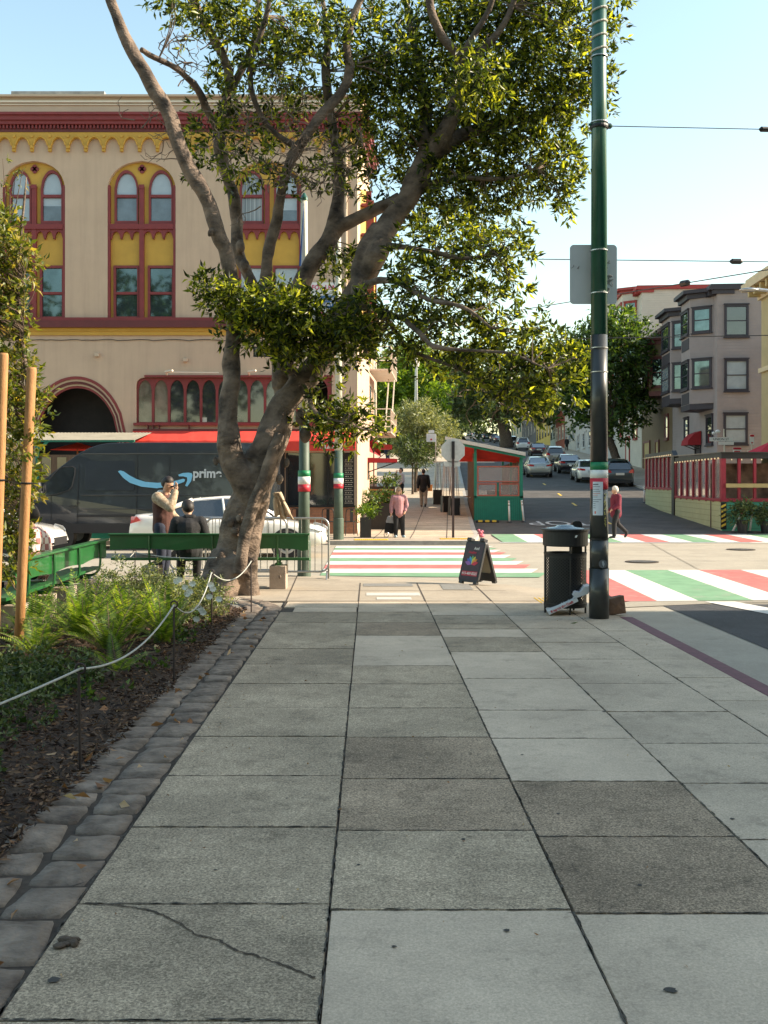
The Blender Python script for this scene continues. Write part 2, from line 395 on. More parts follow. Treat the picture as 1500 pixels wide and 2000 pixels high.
def tree(name, label, loc, h, crown, leafm, trunk_r, lean=(0, 0), n=500, L=.3, W=.12, per=8, group=None, tops=None, trunkh=None, cat='tree', bark=None, hollow=.2):
    """crown: list of (dx,dy,z,rx,ry,rz) relative to the base"""
    t = thing(name, label, cat, loc, 0, group); bark = bark or M_barkd
    mb = MB(); th = trunkh or h * .5
    top = Vector((lean[0], lean[1], th))
    pts = spline([(0, 0, -.2), (lean[0] * .2, lean[1] * .2, th * .35), (lean[0] * .6, lean[1] * .6, th * .7), tuple(top)], 4)
    mb.tube(pts, [trunk_r * (1.25 - .6 * i / (len(pts) - 1)) for i in range(len(pts))], 10, wob=.2)
    for c in crown:
        e = Vector((c[0], c[1], c[2])); mid = (top * .6 + e * .4) + Vector((random.uniform(-.3, .3), random.uniform(-.3, .3), .2))
        pl = spline([tuple(top * .85), tuple(mid), tuple(e)], 4)
        mb.tube(pl, [trunk_r * (.5 - .38 * i / (len(pl) - 1)) for i in range(len(pl))], 7, wob=.2)
    mb.build('trunk', bark, t, smooth=True)
    tot = sum(c[3] * c[5] for c in crown); lst = []
    for c in crown:
        lst.append(tufts(c[:3], c[3:], max(8, int(n * c[3] * c[5] / tot)), per, L, W, hollow=hollow))
    a = join_t(lst); leafmesh('crown', leafm, *a, parent=t, w=False)
    return t

# ------------------------------------------------------------ ground, roads, pavements
def ribbon(name, m, ys, xl, xr, off, label=None, kerb=None, kind='structure', sub=4, parent=None):
    mb = MB(); vs = []; n = sub
    for y in ys:
        a, b = xl(y), xr(y)
        for k in range(n + 1): vs.append((a + (b - a) * k / n, y, zt(y) + off))
    fs = [(i * (n + 1) + k, i * (n + 1) + k + 1, (i + 1) * (n + 1) + k + 1, (i + 1) * (n + 1) + k) for i in range(len(ys) - 1) for k in range(n)]
    mb.add(vs, fs)
    o = mb.build(name, m, parent, recalc=False)
    at = o.data.attributes.new('rnd', 'FLOAT', 'POINT'); at.data.foreach_set('value', [.5] * len(o.data.vertices))
    if kind: o['kind'] = kind
    return o
YS = sorted(set([29, 31, 33, 36, 39.5, 43, 46, 52, 58, 64, 73, 85, 100, 120, 137, 170, 220, 280, 350, 420, 500, 600]))
g = ribbon('ground', mat('far ground', (.12, .11, .08), .95, .3, .2), [-80, -20, 0, 14, 29] + YS[1:] + [900, 2500], lambda y: -1200, lambda y: 1200, -.30)
ribbon('road', M_conc, [-30, 0, 14.6, 20, 29.0, 33.0, 33.9], lambda y: -70, lambda y: 80, ROAD)
cl = lambda y: SX(y, 4.1); cr = lambda y: SX(y, 14.8)
ribbon('hill_road', M_asph2, [33.9] + YS[3:], lambda y: cl(y) - .5 if y > 33.9 else 2.0, lambda y: cr(y) + .5, ROAD + .004)
mb = MB(); mb.add([(4.25, -30, ROAD + .006), (80, -30, ROAD + .006), (80, 23, ROAD + .006), (9.2, 14.7, ROAD + .006), (4.25, 14.6, ROAD + .006)], [(0, 1, 2, 3, 4)])
o = mb.build('asphalt_road', M_asph, recalc=False); o['kind'] = 'structure'
at = o.data.attributes.new('rnd', 'FLOAT', 'POINT'); at.data.foreach_set('value', [.5] * 5)
# far pavements with kerbs
def pavement(name, pts, z0=-.25, m=None, step=None):
    """closed polygon, follows the terrain: pts list (x,y); built as ribbons"""
def side_walk(name, ys, xl, xr, kerb_side):
    o = ribbon(name, M_mid, ys, xl, xr, 0.0, sub=6)
    mb = MB(); f = xr if kerb_side > 0 else xl
    for a, b in zip(ys, ys[1:]):
        xa, xb = f(a), f(b)
        mb.add([(xa, a, zt(a) + .002), (xb, b, zt(b) + .002), (xb, b, zt(b) - .2), (xa, a, zt(a) - .2), (xa - kerb_side * .16, a, zt(a) + .003), (xb - kerb_side * .16, b, zt(b) + .003)], [(0, 1, 2, 3), (0, 1, 5, 4)])
    k = mb.build('kerb', M_kerb); k['kind'] = 'structure'
    return o
def lcurb(y): return SX(y, 4.1) if y > 34 else 3.62 - (34 - y) ** 2 * .03
side_walk('pavement', [29.0, 29.4, 30, 31, 32, 33, 34] + YS[3:], lambda y: -70, lcurb, 1)
mb = MB(); mb.bx(-70, lcurb(29.0), 28.86, 29.0, -.2, .004); k = mb.build('kerb', M_kerb); k['kind'] = 'structure'
side_walk('pavement', [33.2, 34] + YS[3:], lambda y: SX(y, 14.8), lambda y: 120, -1)
# cross alley beyond the corner building and on the right (road strips)
ribbon('side_road', M_conc, [57, 60.5, 63.5], lambda y: -60, lambda y: lcurb(y) - .02, .006)
# pavement joints on far pavement
mb = MB()
for y in [30.9 + 1.0 * i for i in range(22)]:
    mb.add([(-.35 if y < 33 else SX(y, .25), y, zt(y) + .006), (lcurb(y) - .2, y, zt(y) + .006), (lcurb(y) - .2, y + .03, zt(y + .03) + .006), (-.35 if y < 33 else SX(y, .25), y + .03, zt(y + .03) + .006)], [(0, 1, 2, 3)])
for x0 in (.9, 2.0, 3.1):
    for i in range(20):
        a, b = 30 + i, 31 + i
        xa, xb = (x0 + .0797 * (a - 40), x0 + .0797 * (b - 40))
        mb.add([(xa, a, zt(a) + .007), (xa + .025, a, zt(a) + .007), (xb + .025, b, zt(b) + .007), (xb, b, zt(b) + .007)], [(0, 1, 2, 3)])
o = mb.build('pavement_joints', M_joint, recalc=False); o['kind'] = 'structure'

# near pavement ------------------------------------------------
XS = [-1.15, -.155, .785, 1.715, 2.60, 3.10]
mb = MB(); rn = []
def slab(x0, x1, y0, y1, m, r=None):
    g_ = .006; z = random.uniform(-.0015, .0015); r = random.random() if r is None else r
    n0 = len(mb.v)
    j = lambda: random.uniform(-.002, .002)
    a, b, c, d = (x0 + g_ + j(), y0 + g_ + j()), (x1 - g_ + j(), y0 + g_ + j()), (x1 - g_ + j(), y1 - g_ + j()), (x0 + g_ + j(), y1 - g_ + j())
    top = [(p[0], p[1], z) for p in (a, b, c, d)]; low = [(p[0] + (q[0]) * .004, p[1] + q[1] * .004, z - .02) for p, q in zip((a, b, c, d), ((-1, -1), (1, -1), (1, 1), (-1, 1)))]
    mb.add(top + low, [(0, 1, 2, 3), (0, 4, 5, 1), (1, 5, 6, 2), (2, 6, 7, 3), (3, 7, 4, 0)], m)
    rn.extend([r] * 8)
def vY(v): return H * F / (v - CY)
rows0 = [1.30, 2.19, 3.07] + [vY(x) for x in (1765, 1615, 1515, 1438, 1382, 1335, 1297)] + [10.0, 10.95, 11.9, 12.85]
rows1 = [1.30, 2.19] + [3.03] + [vY(x) for x in (1777, 1622, 1521, 1440, 1383, 1336, 1300)] + [vY(1241), 11.9, 12.85]
rows2 = [1.3, 2.05, 2.95] + [vY(x) for x in (1784, 1634, 1526, 1442, 1387, 1325, 1273)] + [10.75, 11.35, 11.75, 12.5]
rows3 = [1.3, 2.1, 3.0, vY(1790), vY(1640), vY(1530), vY(1452), vY(1390), vY(1335), 9.4, 10.4, 11.4, 12.5]
rows4 = [1.3 + .9 * i for i in range(13)]
mid = {0: M_agg}
mats_s = [M_agg, M_agg2, M_smooth, M_mid]
for ci, rows in enumerate((rows0, rows1, rows2, rows3, rows4)):
    for ri, (a, b) in enumerate(zip(rows, rows[1:])):
        m = [0, 1, 0, 3, 3][ci]
        if ci == 0: m = 0
        if ci == 1: m = 2 if ri < 3 else 2 if ri == 9 else (1 if ri in (4, 5, 10) else 0)
        if ci == 2: m = 2 if ri < 3 else 1 if ri in (3, 4) else 2 if ri in (5, 6, 7, 8) else 2 if ri == 10 else 0
        r = {0: None, 1: None}.get(m, .45 + .2 * random.random())
        slab(XS[ci], XS[ci + 1], a, b, m, r)
slab(-1.0, -.17, 12.87, 13.35, 2, .8)
for ci in range(5):
    if ci: slab(XS[ci], XS[ci + 1], max((rows0, rows1, rows2, rows3, rows4)[ci]), 14.0, 3)
slab(-1.15, -.155, 13.37, 14.0, 3)
pv = mb.build('paving', mats_s, recalc=True); pv['kind'] = 'structure'
at = pv.data.attributes.new('rnd', 'FLOAT', 'POINT'); at.data.foreach_set('value', rn)
mb = MB(); mb.bx(-1.2, 3.1, -12, 14.02, -.2, -.014); mb.bx(-40, 3.1, -12, 1.3, -.02, -.001); mb.bx(-1.7, -1.1, 1.3, 13.3, -.02, -.012)
o = mb.build('paving_bed', M_joint); o['kind'] = 'structure'
mb = MB(); mb.bx(3.1, 3.27, -12, 12.4, -.2, -.002); o = mb.build('kerb', M_purple, bevel=.012); o['kind'] = 'structure'
# corner: outer (flush with road) and inner lines
outer = [(-40, 19.4, -.10), (-6, 19.4, -.10), (-1.6, 19.3, -.10), (-.2, 18.75, -.10), (1.19, 18.15, -.10), (2.46, 17.3, -.10), (2.95, 16.6, -.10), (3.36, 15.3, -.10), (3.50, 14.1, -.10), (3.27, 12.4, -.002)]
inner = [(-40, 18.9, 0), (-6, 18.9, 0), (-1.9, 18.4, 0), (-.5, 17.3, 0), (.8, 16.6, 0), (1.7, 16.0, 0), (2.2, 15.4, 0), (2.7, 14.6, 0), (3.0, 13.6, 0), (3.1, 12.42, -.002)]
mb = MB(); vs = outer + inner; n = len(outer)
mb.add(vs, [(i, i + 1, n + i + 1, n + i) for i in range(n - 1)])
core = [(-40, 14.0), (3.08, 14.0)]
poly = [(p[0], p[1]) for p in inner[:-2]] + [(2.98, 14.0), (-40, 14.0)]
tr = tessellate_polygon([[Vector((p[0], p[1], 0)) for p in poly]])
mb.add([(p[0], p[1], 0) for p in poly], [tuple(t) for t in tr])
mb.add([(3.0, 13.6, 0), (3.1, 12.42, 0), (2.98, 14.0, 0), (3.1, 12.3, -.002)], [(0, 1, 2)])
o = mb.build('pavement_corner', M_lit, recalc=True); o['kind'] = 'structure'
at = o.data.attributes.new('rnd', 'FLOAT', 'POINT'); at.data.foreach_set('value', [.6] * len(o.data.vertices))
mb = MB()       # joints and inset plates on the corner
def line(x0, y0, x1, y1, wd=.018, z=.004, m=0):
    d = Vector((x1 - x0, y1 - y0)).normalized(); nx, ny = -d.y * wd / 2, d.x * wd / 2
    mb.add([(x0 + nx, y0 + ny, z), (x0 - nx, y0 - ny, z), (x1 - nx, y1 - ny, z), (x1 + nx, y1 + ny, z)], [(0, 1, 2, 3)], m)
for x in (-.155, .785, 1.715): line(x, 14.0, x, 16.2 if x > 1 else 16.6)
line(-8, 15.4, 2.1, 15.4); line(-8, 17.1, -.5, 17.1); line(-1.15, 13.3, -1.3, 18.0); line(-3.9, 14, -3.9, 18.6); line(-6.5, 14, -6.5, 18.6); line(-8, 14.03, 2.9, 14.03, .03)
o = mb.build('corner_joints', M_joint, recalc=False); o['kind'] = 'structure'
mb = MB()
def flat(x0, x1, y0, y1, m, z=.005): mb.add([(x0, y0, z), (x1, y0, z), (x1, y1, z), (x0, y1, z)], [(0, 1, 2, 3)], m)
flat(-.1, .7, 16.05, 16.5, 0); flat(1.15, 1.62, 15.55, 16.4, 0); flat(-.05, .75, 14.7, 15.1, 1); flat(.1, .6, 14.2, 14.5, 1)
o = mb.build('utility_covers', [mat('cover grey', (.2, .19, .17), .7, .3, 40), mat('cover pale', (.5, .47, .41), .8, .1, 20)], recalc=False); o['kind'] = 'structure'
def tactile(label, x0, x1, y0, y1, z):
    t = MB(); t.bx(x0, x1, y0, y1, z - .02, z + .01)
    for i in range(int((x1 - x0) / .06)):
        for j in range(int((y1 - y0) / .06)):
            t.bx(x0 + .02 + i * .06, x0 + .045 + i * .06, y0 + .02 + j * .06, y0 + .045 + j * .06, z + .01, z + .017)
    tag(t.build('tactile_strip', M_yellow), label, 'tactile paving', 'yellow tactile strips at the kerbs')
tactile('yellow bumpy strip on the near pavement behind the bin', 2.35, 2.95, 13.8, 14.5, -.012)
tactile('yellow bumpy strip at the far kerb by the pink jacket', -.45, .55, 29.1, 29.7, .005)
tactile('yellow bumpy strip at the far corner below the stop sign', 2.1, 3.1, 29.5, 30.1, .005)
# crossings
def strip(mbx, pts, m, off=.012): mbx.add([(x, y, zt(y) + ROAD + off) for x, y in pts], [tuple(range(len(pts)))], m)
mb = MB(); ysb = [19.15, 19.75, 20.7, 21.75, 22.7, 23.7, 24.7, 25.65, 26.6, 27.4, 28.2]; cc = [2, 0, 1, 0, 2, 0, 1, 0, 2, 0]
for (a, b), c in zip(zip(ysb, ysb[1:]), cc):
    a2 = a - .35 if a < 19.5 else a
    strip(mb, [(-.95, a), (1.2, a - .25 if a < 19.5 else a), (3.2, a2), (3.5, b), (-.95, b)], c)
o = mb.build('crossing', [M_white, M_red, M_green], recalc=False); o['kind'] = 'structure'
mb = MB(); xb = [3.75, 4.32, 4.95, 5.8, 6.4, 7.25, 7.9, 8.8, 9.5, 10.4, 11.1, 12]; cc = [1, 0, 2, 0, 1, 0, 2, 0, 1, 0, 2]
for (a, b), c in zip(zip(xb, xb[1:]), cc):
    w0 = lambda x: x + .05 + (x - 4) * .13 - .2 * 0
    yb = 14.95 + (a - 3.75) * .07
    strip(mb, [(a, yb), (b, yb + (b - a) * .07), (b * 1.04 + .05, 20.2 + b * .03), (a * 1.04 + .05, 20.2 + a * .03)], c)
strip(mb, [(3.52, 14.2), (5.2, 14.75), (12, 15.3), (12, 15.45), (3.9, 14.95), (3.52, 14.6)], 3, .010)
strip(mb, [(5.45, 13.2), (5.9, 13.2), (5.45, 14.9), (5.0, 14.9)], 0, .014)
strip(mb, [(4.6, 10.1), (4.9, 10.0), (5.6, 10.25), (5.6, 10.5), (5.0, 10.35), (4.7, 10.4)], 0, .014); strip(mb, [(4.75, 9.5), (5.6, 9.75), (5.6, 9.9), (4.8, 9.7)], 0, .014)
o = mb.build('crossing', [M_white, M_red, M_green, M_conc], recalc=False); o['kind'] = 'structure'
mb = MB(); x = 4.0; i = 0
while x < 24:
    wd = .68 if i % 2 else .75
    strip(mb, [(x, 30.0), (x + wd, 30.0), (x + wd + .1, 33.7), (x + .1, 33.7)], [2, 0, 1, 0][i % 4]); x += wd; i += 1
strip(mb, [(3.9, 29.7), (24, 29.7), (24, 30.0), (3.9, 30.0)], 0, .011)
o = mb.build('crossing', [M_white, M_red, M_green], recalc=False); o['kind'] = 'structure'
mb = MB()
for y in (38, 48.5, 55, 64, 74, 86, 100): strip(mb, [(SX(y, 9.3), y), (SX(y, 9.42), y), (SX(y + 1.6, 9.42), y + 1.6), (SX(y + 1.6, 9.3), y + 1.6)], 0, .012)
o = mb.build('lane_dashes', [M_yellow], recalc=False); o['kind'] = 'structure'
tp = text('road_lettering', 'STOP', 1.25, mat('worn white paint', (.5, .49, .46), .7, .25, 12), None,
          Matrix.Translation((7.55, 38.3, zt(38.3) + ROAD + .03)) @ Matrix.Rotation(math.atan(.039), 4, 'X') @ Matrix.Rotation(PI + R(-2), 4, 'Z') @ Matrix.Diagonal((1, 2.3, 1, 1)), .001)
tp['kind'] = 'structure'
# cracks and tar lines on the intersection concrete
mb = MB()
for (x0, y0, x1, y1) in ((3.9, 22.5, 20, 23.6), (3.6, 26.3, 20, 27.2), (6.8, 20.6, 9, 33.5), (11.5, 21, 13.6, 33.5), (-20, 23.9, -1.2, 23.9), (5.0, 24.5, 9.5, 24.2)):
    p = Vector((x0, y0)); k = 24
    for q in range(k):
        t0, t1 = q / k, (q + 1) / k; j0, j1 = mnoise.noise(Vector((x0, q * .7, 0))) * .12, mnoise.noise(Vector((x0, (q + 1) * .7, 0))) * .12
        line(x0 + (x1 - x0) * t0, y0 + (y1 - y0) * t0 + j0, x0 + (x1 - x0) * t1, y0 + (y1 - y0) * t1 + j1, .022, ROAD + .013)
o = mb.build('road_cracks', mat('road seam', (.22, .20, .17), .9, .2, 20), recalc=False); o['kind'] = 'structure'
def manhole(x, y, r, label):
    t = thing('manhole_cover', label, 'manhole cover', (x, y, ROAD + .006)); q = MB(); q.lathe([(r, 0), (r, .012), (r * .9, .014), (r * .88, .010)], n=28); q.build('rim', M_joint, t)
    q = MB()
    for i in range(-4, 5):
        hw = math.sqrt(max(0, (r * .8) ** 2 - (i * r * .19) ** 2))
        q.bx(-hw, hw, i * r * .19 - .02, i * r * .19 + .02, .009, .017)
    q.build('grating', mat('cover iron', (.12, .11, .10), .6, .3, 20), t)
manhole(*list(G(1254, 1098, ROAD))[:2], .37, 'round iron manhole cover in the concrete right of the pole')
manhole(*list(G(1447, 1074, ROAD))[:2], .37, 'round iron manhole cover near the far crossing at right')
# big crack, stains, gum on the near slabs
mb = MB(); cp = [(165, 1765), (210, 1768), (262, 1772), (310, 1785), (345, 1800), (380, 1825), (430, 1838), (455, 1855), (500, 1868), (540, 1882), (590, 1900), (622, 1912)]
cw = [G(u, v) for u, v in cp]
pts = []
for a, b in zip(cw, cw[1:]):
    for q in range(5): pts.append(a.lerp(b, q / 5) + Vector((random.uniform(-.004, .004), random.uniform(-.006, .006), 0)))
for a, b in zip(pts, pts[1:]): line(a.x, a.y, b.x, b.y, random.uniform(.004, .012), .0032)
o = mb.build('pavement_crack', M_joint, recalc=False); o['kind'] = 'structure'
mb = MB()
for u, v, r in ((105, 1915, .022), (1310, 1935, .02), (990, 1818, .012), (1090, 1590, .01), (1020, 1475, .01), (905, 1640, .01), (700, 1690, .008), (1180, 1390, .015), (420, 1700, .008), (1430, 1600, .012), (820, 1500, .008), (560, 1560, .008), (770, 1850, .008), (1250, 1730, .01)):
    c = G(u, v); k = 12
    mb.add([(c.x + r * math.cos(2 * PI * i / k) * random.uniform(.7, 1.3), c.y + r * math.sin(2 * PI * i / k) * random.uniform(.7, 1.3), .0034) for i in range(k)], [tuple(range(k))])
o = mb.build('gum_spots', mat('gum', (.05, .045, .04), .9, .2, 20), recalc=False); o['kind'] = 'structure'
q = MB(); c = G(142, 1845)
for i in range(9): q.ell((c.x + random.uniform(-.04, .04), c.y + random.uniform(-.035, .035), .008), (random.uniform(.012, .03), random.uniform(.012, .025), random.uniform(.006, .014)), 8)
tag(q.build('leaf_clump', M_barkd, smooth=True), 'dark brown crumpled clump lying on the near left slab', 'debris')

o = ribbon('pavement', M_lit, [1.4, 6, 14.03], lambda y: -40, lambda y: -1.13, -.016)
mb = MB(); pr = random.Random(21)
for ci, rows in enumerate((rows0, rows1, rows2, rows3)):
    for y in rows[2:]:
        for k in range(34):
            x = XS[ci] + (XS[ci + 1] - XS[ci]) * pr.random(); a = pr.uniform(.01, .05); h_ = pr.uniform(.002, .007); yy_ = y + pr.uniform(-.006, .006)
            mb.add([(x - a, yy_, .0026), (x - a * .3, yy_ - h_, .0026), (x + a, yy_, .0026), (x + a * .2, yy_ + h_, .0026)], [(0, 1, 2, 3)])
for x in XS[:5]:
    for k in range(330):
        y = 2.6 + 11 * pr.random(); a = pr.uniform(.01, .06); h_ = pr.uniform(.002, .006); xx = x + pr.uniform(-.005, .005)
        mb.add([(xx, y - a, .0029), (xx + h_, y - a * .3, .0029), (xx, y + a, .0029), (xx - h_, y + a * .2, .0029)], [(0, 1, 2, 3)])
o = mb.build('joint_dirt', mat('joint grit', (.07, .06, .048), .95, .4, 40), recalc=False); o['kind'] = 'structure'
# cobbled edging
mb = MB()
def cobble(x0, x1, y0, y1, rot=None):
    hz = random.uniform(.0, .012); nx, ny = 7, 7; base = len(mb.v); vs = []
    cx_, cy_ = (x0 + x1) / 2, (y0 + y1) / 2; sk = random.uniform(-.02, .02)
    for j in range(ny):
        for i in range(nx):
            a, b = (-1, -.9, -.5, 0, .5, .9, 1)[i], (-1, -.92, -.5, 0, .5, .92, 1)[j]
            rr = max(abs(a), abs(b)); k = 1 - .07 * (abs(a * b)) ** 2
            x = cx_ + a * (x1 - x0) / 2 * k + sk * b; y = cy_ + b * (y1 - y0) / 2 * k
            z = hz - (.05 if rr > .95 else .008 if rr > .6 else 0) + .014 * mnoise.noise(Vector((x * 12, y * 12, hz * 50))); x += .012 * mnoise.noise(Vector((y * 14, x * 9, hz * 30))); y += .012 * mnoise.noise(Vector((x * 11, y * 13, hz * 70 + 5)))
            if rot:
                px_, py_ = x - cx_, y - cy_; x = rot[0] + px_ * math.cos(rot[2]) - py_ * math.sin(rot[2]); y = rot[1] + px_ * math.sin(rot[2]) + py_ * math.cos(rot[2])
            vs.append((x, y, z))
    mb.add(vs, [(j * nx + i, j * nx + i + 1, (j + 1) * nx + i + 1, (j + 1) * nx + i) for j in range(ny - 1) for i in range(nx - 1)])
for row, (xa, xb) in enumerate(((-1.70, -1.425), (-1.42, -1.158))):
    y = 1.2 + row * .13
    while y < 13.2:
        L_ = random.uniform(.2, .38); cobble(xa + random.uniform(-.02, .01), xb + random.uniform(-.006, .006), y, y + L_ - .008); y += L_
for rad_ in (1.62, 1.36):
    for i in range(13):
        a = (i + .5) / 13 * 1.75; cobble(-.12, .12, -.085 * rad_ * .9, .085 * rad_ * .9, (-2.92 + rad_ * math.cos(a) + .02, 13.05 + rad_ * math.sin(a) * 1.1, a))
o = mb.build('cobble_edging', M_stone, smooth=False, recalc=True, bevel=0); o['kind'] = 'structure'
o.data.polygons.foreach_set('use_smooth', [True] * len(o.data.polygons))

# planting bed
def bedz(x, y): return .02 + .05 * mnoise.noise(Vector((x * 1.3, y * 1.3, 0))) + .02 * mnoise.noise(Vector((x * 6, y * 6, 3))) + .06 * min(1, max(0, -x - 1.75))
mb = MB(); nx, ny = 70, 90; vs = []
for j in range(ny + 1):
    for i in range(nx + 1):
        y = 1.2 + (16.1 - 1.2) * j / ny; xr_ = -1.62 if y < 12.9 else -1.62 - (y - 12.9) ** 1.3 * .42
        x = xr_ + (-9 - xr_) * (i / nx) ** 1.4
        e = min(1, i / 4) if True else 1
        vs.append((x, y, -.03 + (bedz(x, y) + .03) * e))
mb.add(vs, [(j * (nx + 1) + i, j * (nx + 1) + i + 1, (j + 1) * (nx + 1) + i + 1, (j + 1) * (nx + 1) + i) for j in range(ny) for i in range(nx)])
for i in range(len(mb.v)):
    x, y, z = mb.v[i]
    if y > 12.9: mb.v[i] = (x, y, z + .02)
o = mb.build('planting_bed', M_soil, smooth=True, recalc=True); o['kind'] = 'structure'
# mulch chips
N = 30000; ys_ = 2.6 + 10.5 * RS.rand(N) ** 1.7; xs_ = -1.60 - 2.6 * RS.rand(N) ** 1.3
Cc = np.array([(x, y, bedz(x, y) + .008 + .012 * random.random()) for x, y in zip(xs_, ys_)])
Dd = RS.normal(size=(N, 3)); Dd[:, 2] *= .25
mch = leafmat('mulch chips', (.025, .014, .010), (.075, .04, .024), (.24, .15, .09), .05, .85)
o = leafmesh('mulch', mch, Cc, Dd, .02 + .05 * RS.rand(N), .006 + .016 * RS.rand(N)); tag(o, 'brown bark mulch and wood chips covering the bed', 'mulch', kind='stuff')
N = 260; ys_ = 2.6 + 10 * RS.rand(N) ** 1.4; xs_ = -1.2 - 2.2 * RS.rand(N)
Cc = np.array([(x, y, (bedz(x, y) if x < -1.45 else .012) + .012) for x, y in zip(xs_, ys_)]); Dd = RS.normal(size=(N, 3)); Dd[:, 2] *= .15
drym = leafmat('dry leaves', (.16, .07, .03), (.34, .18, .09), (.5, .38, .24), .15, .7)
o = leafmesh('dry_leaves', drym, Cc, Dd, .04 + .06 * RS.rand(N), .02 + .03 * RS.rand(N), lift=.3); tag(o, 'dry fallen leaves scattered over the mulch', 'leaf litter', kind='stuff')

N = 150; ys_ = 2.8 + 11 * RS.rand(N); xs_ = -1.1 + 4.1 * RS.rand(N) ** 1.6
Cc = np.array([(x, y, .004) for x, y in zip(xs_, ys_)]); Dd = RS.normal(size=(N, 3)); Dd[:, 2] = np.abs(Dd[:, 2]) * .1
o = leafmesh('pavement_litter', drym, Cc, Dd, .008 + .02 * RS.rand(N), .004 + .008 * RS.rand(N), lift=.1); tag(o, 'tiny leaf crumbs scattered on the pavement slabs', 'leaf litter', kind='stuff')

# ------------------------------------------------------------ the tan building across the street
FY = 32.5; FS = F / FY
def fx(u): return (u - CX) / FS
def fz(v): return H - (v - CY) / FS
def fp(pts): return [(fx(u), fz(v)) for u, v in pts]
def arch(u0, u1, vs_, va, n=8, pw=.62):
    """pointed/round arch top from (u0,vs_) over (mid,va) to (u1,vs_)"""
    c = (u0 + u1) / 2; h = (u1 - u0) / 2; out = []
    for i in range(2 * n + 1):
        t = -1 + i / n; out.append((c + h * t, vs_ - (vs_ - va) * (1 - abs(t) ** (1 / pw * 1.25)) ** pw))
    return out
tb = thing('corner_building', 'tan three storey corner building with maroon and ochre arched windows across the street', 'building', (fx(300), FY, 0))
def fbuild(mb, name, m, par=None, **k): return mb.build(name, m, par or tb, w=True, **k)
def group_outline(ul, ur, vb=622):
    c = (ul + ur) / 2; h = (ur - ul) / 2; a = [(0, 314), (.2, 316), (.4, 319), (.6, 325), (.78, 334), (.9, 345), (.97, 356), (1, 366)]
    return [(ul, vb)] + [(c - h * t, v) for t, v in reversed(a)] + [(c + h * t, v) for t, v in a[1:]] + [(ur, vb)]
GR = [(5, 127), (210, 343), (455, 589), (-225, -92)]
door_o = [(50, 1046)] + arch(50, 247, 850, 735, 10, .60) + [(247, 1046)]
rib = [(266, 829), (266, 752), (268, 744), (274, 739), (283, 737), (648, 737), (648, 829)]
shop = [(560, 990), (560, 884), (690, 884), (690, 990)]
mb = MB(); outer = fp([(-430, 1052), (-430, 225), (698, 225), (698, 1052)])
mb.prism(outer, FY, FY + .35, 'Y', [fp(group_outline(a, b)) for a, b in GR] + [fp(door_o), fp(rib), fp(shop)])
sd = lambda y: fx(698) + .0797 * (y - FY)
zt0, zb0 = fz(225), fz(1052)
mb.add([(sd(FY) + .001, FY, zb0), (sd(37.4), 37.4, zb0), (sd(37.4), 37.4, zt0), (sd(FY) + .001, FY, zt0)], [(0, 1, 2, 3)])
mb.add([(fx(-430), 37.4, zb0), (sd(37.4), 37.4, zb0), (sd(37.4), 37.4, zt0), (fx(-430), 37.4, zt0)], [(3, 2, 1, 0)])
fbuild(mb, 'wall', M_tan)
# dark rooms behind the openings
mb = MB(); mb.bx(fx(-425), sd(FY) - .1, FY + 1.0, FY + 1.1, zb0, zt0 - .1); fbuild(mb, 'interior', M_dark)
# roof block, parapet, cornice, friezes (each band a part)
def band(name, v0, v1, d, m, side=True, uo=0):
    q = MB(); x1 = fx(698) + d
    q.bx(fx(-430), x1, FY - d, FY + .02, fz(v1), fz(v0))
    if side:
        q.add([(x1, FY - d, fz(v1)), (sd(37.4) + d, 37.4, fz(v1)), (sd(37.4) + d, 37.4, fz(v0)), (x1, FY - d, fz(v0)), (fx(690), FY, fz(v1)), (fx(690), 37.4, fz(v1)), (fx(690), 37.4, fz(v0)), (fx(690), FY, fz(v0))], [(0, 1, 2, 3), (3, 2, 6, 7), (0, 4, 5, 1)])
    return fbuild(q, name, m)
band('parapet', 192, 225.1, .10, M_tan2); band('parapet_cap', 189, 193, .22, M_tan2); band('moulding', 200, 203.5, .17, M_cream); band('moulding', 206, 208, .14, M_cream)
band('cornice', 226, 231, .36, M_mar); band('cornice', 231.1, 240, .30, M_mar); band('cornice', 240.1, 247, .24, M_mar); band('cornice', 247.1, 260, .12, M_mard)
q = MB()
for i in range(160):
    u = -428 + i * 7.05; q.bx(fx(u), fx(u + 3.4), FY - .19, FY - .12, fz(254), fz(247.2))
fbuild(q, 'dentils', M_mar)
pl = []; u = -430.0
while u < 690:
    pl += [(u + .3, 290), (u + .3, 297), (u + 6.2, 297), (u + 6.8, 290)]
    for t in np.linspace(.04, .96, 9): pl.append((u + 6.8 + t * 28, 288 - 17 * math.sin(t * PI) ** .62))
    u += 35.0
poly = [(-430, 260.3)] + [(min(p[0], 697.0 + .02 * k_), p[1]) for k_, p in enumerate(pl) if p[0] < 697] + [(698, 285), (698, 260.3)]
q = MB(); q.prism(fp(poly), FY - .10, FY - .002, 'Y')
fbuild(q, 'arcade_frieze', M_yel)
q = MB(); u = -430.0
while u < 690:      # rosettes, corbels and inner arch ribs
    q.lathe([(.055, 0), (.055, .03), (.03, .045)], (fx(u + 4.5), FY - .145, fz(268)), 10, axis='Y')
    q.bx(fx(u + 1.6), fx(u + 7.4), FY - .15, FY - .102, fz(292), fz(287))
    ar = [(fx(u + 6.8 + t * 28), FY - .12, fz(286 - 17 * math.sin(t * PI) ** .62)) for t in np.linspace(0, 1, 9)]
    q.tube(ar, .022, 5); u += 35.0
fbuild(q, 'arch_ribs', M_yel)
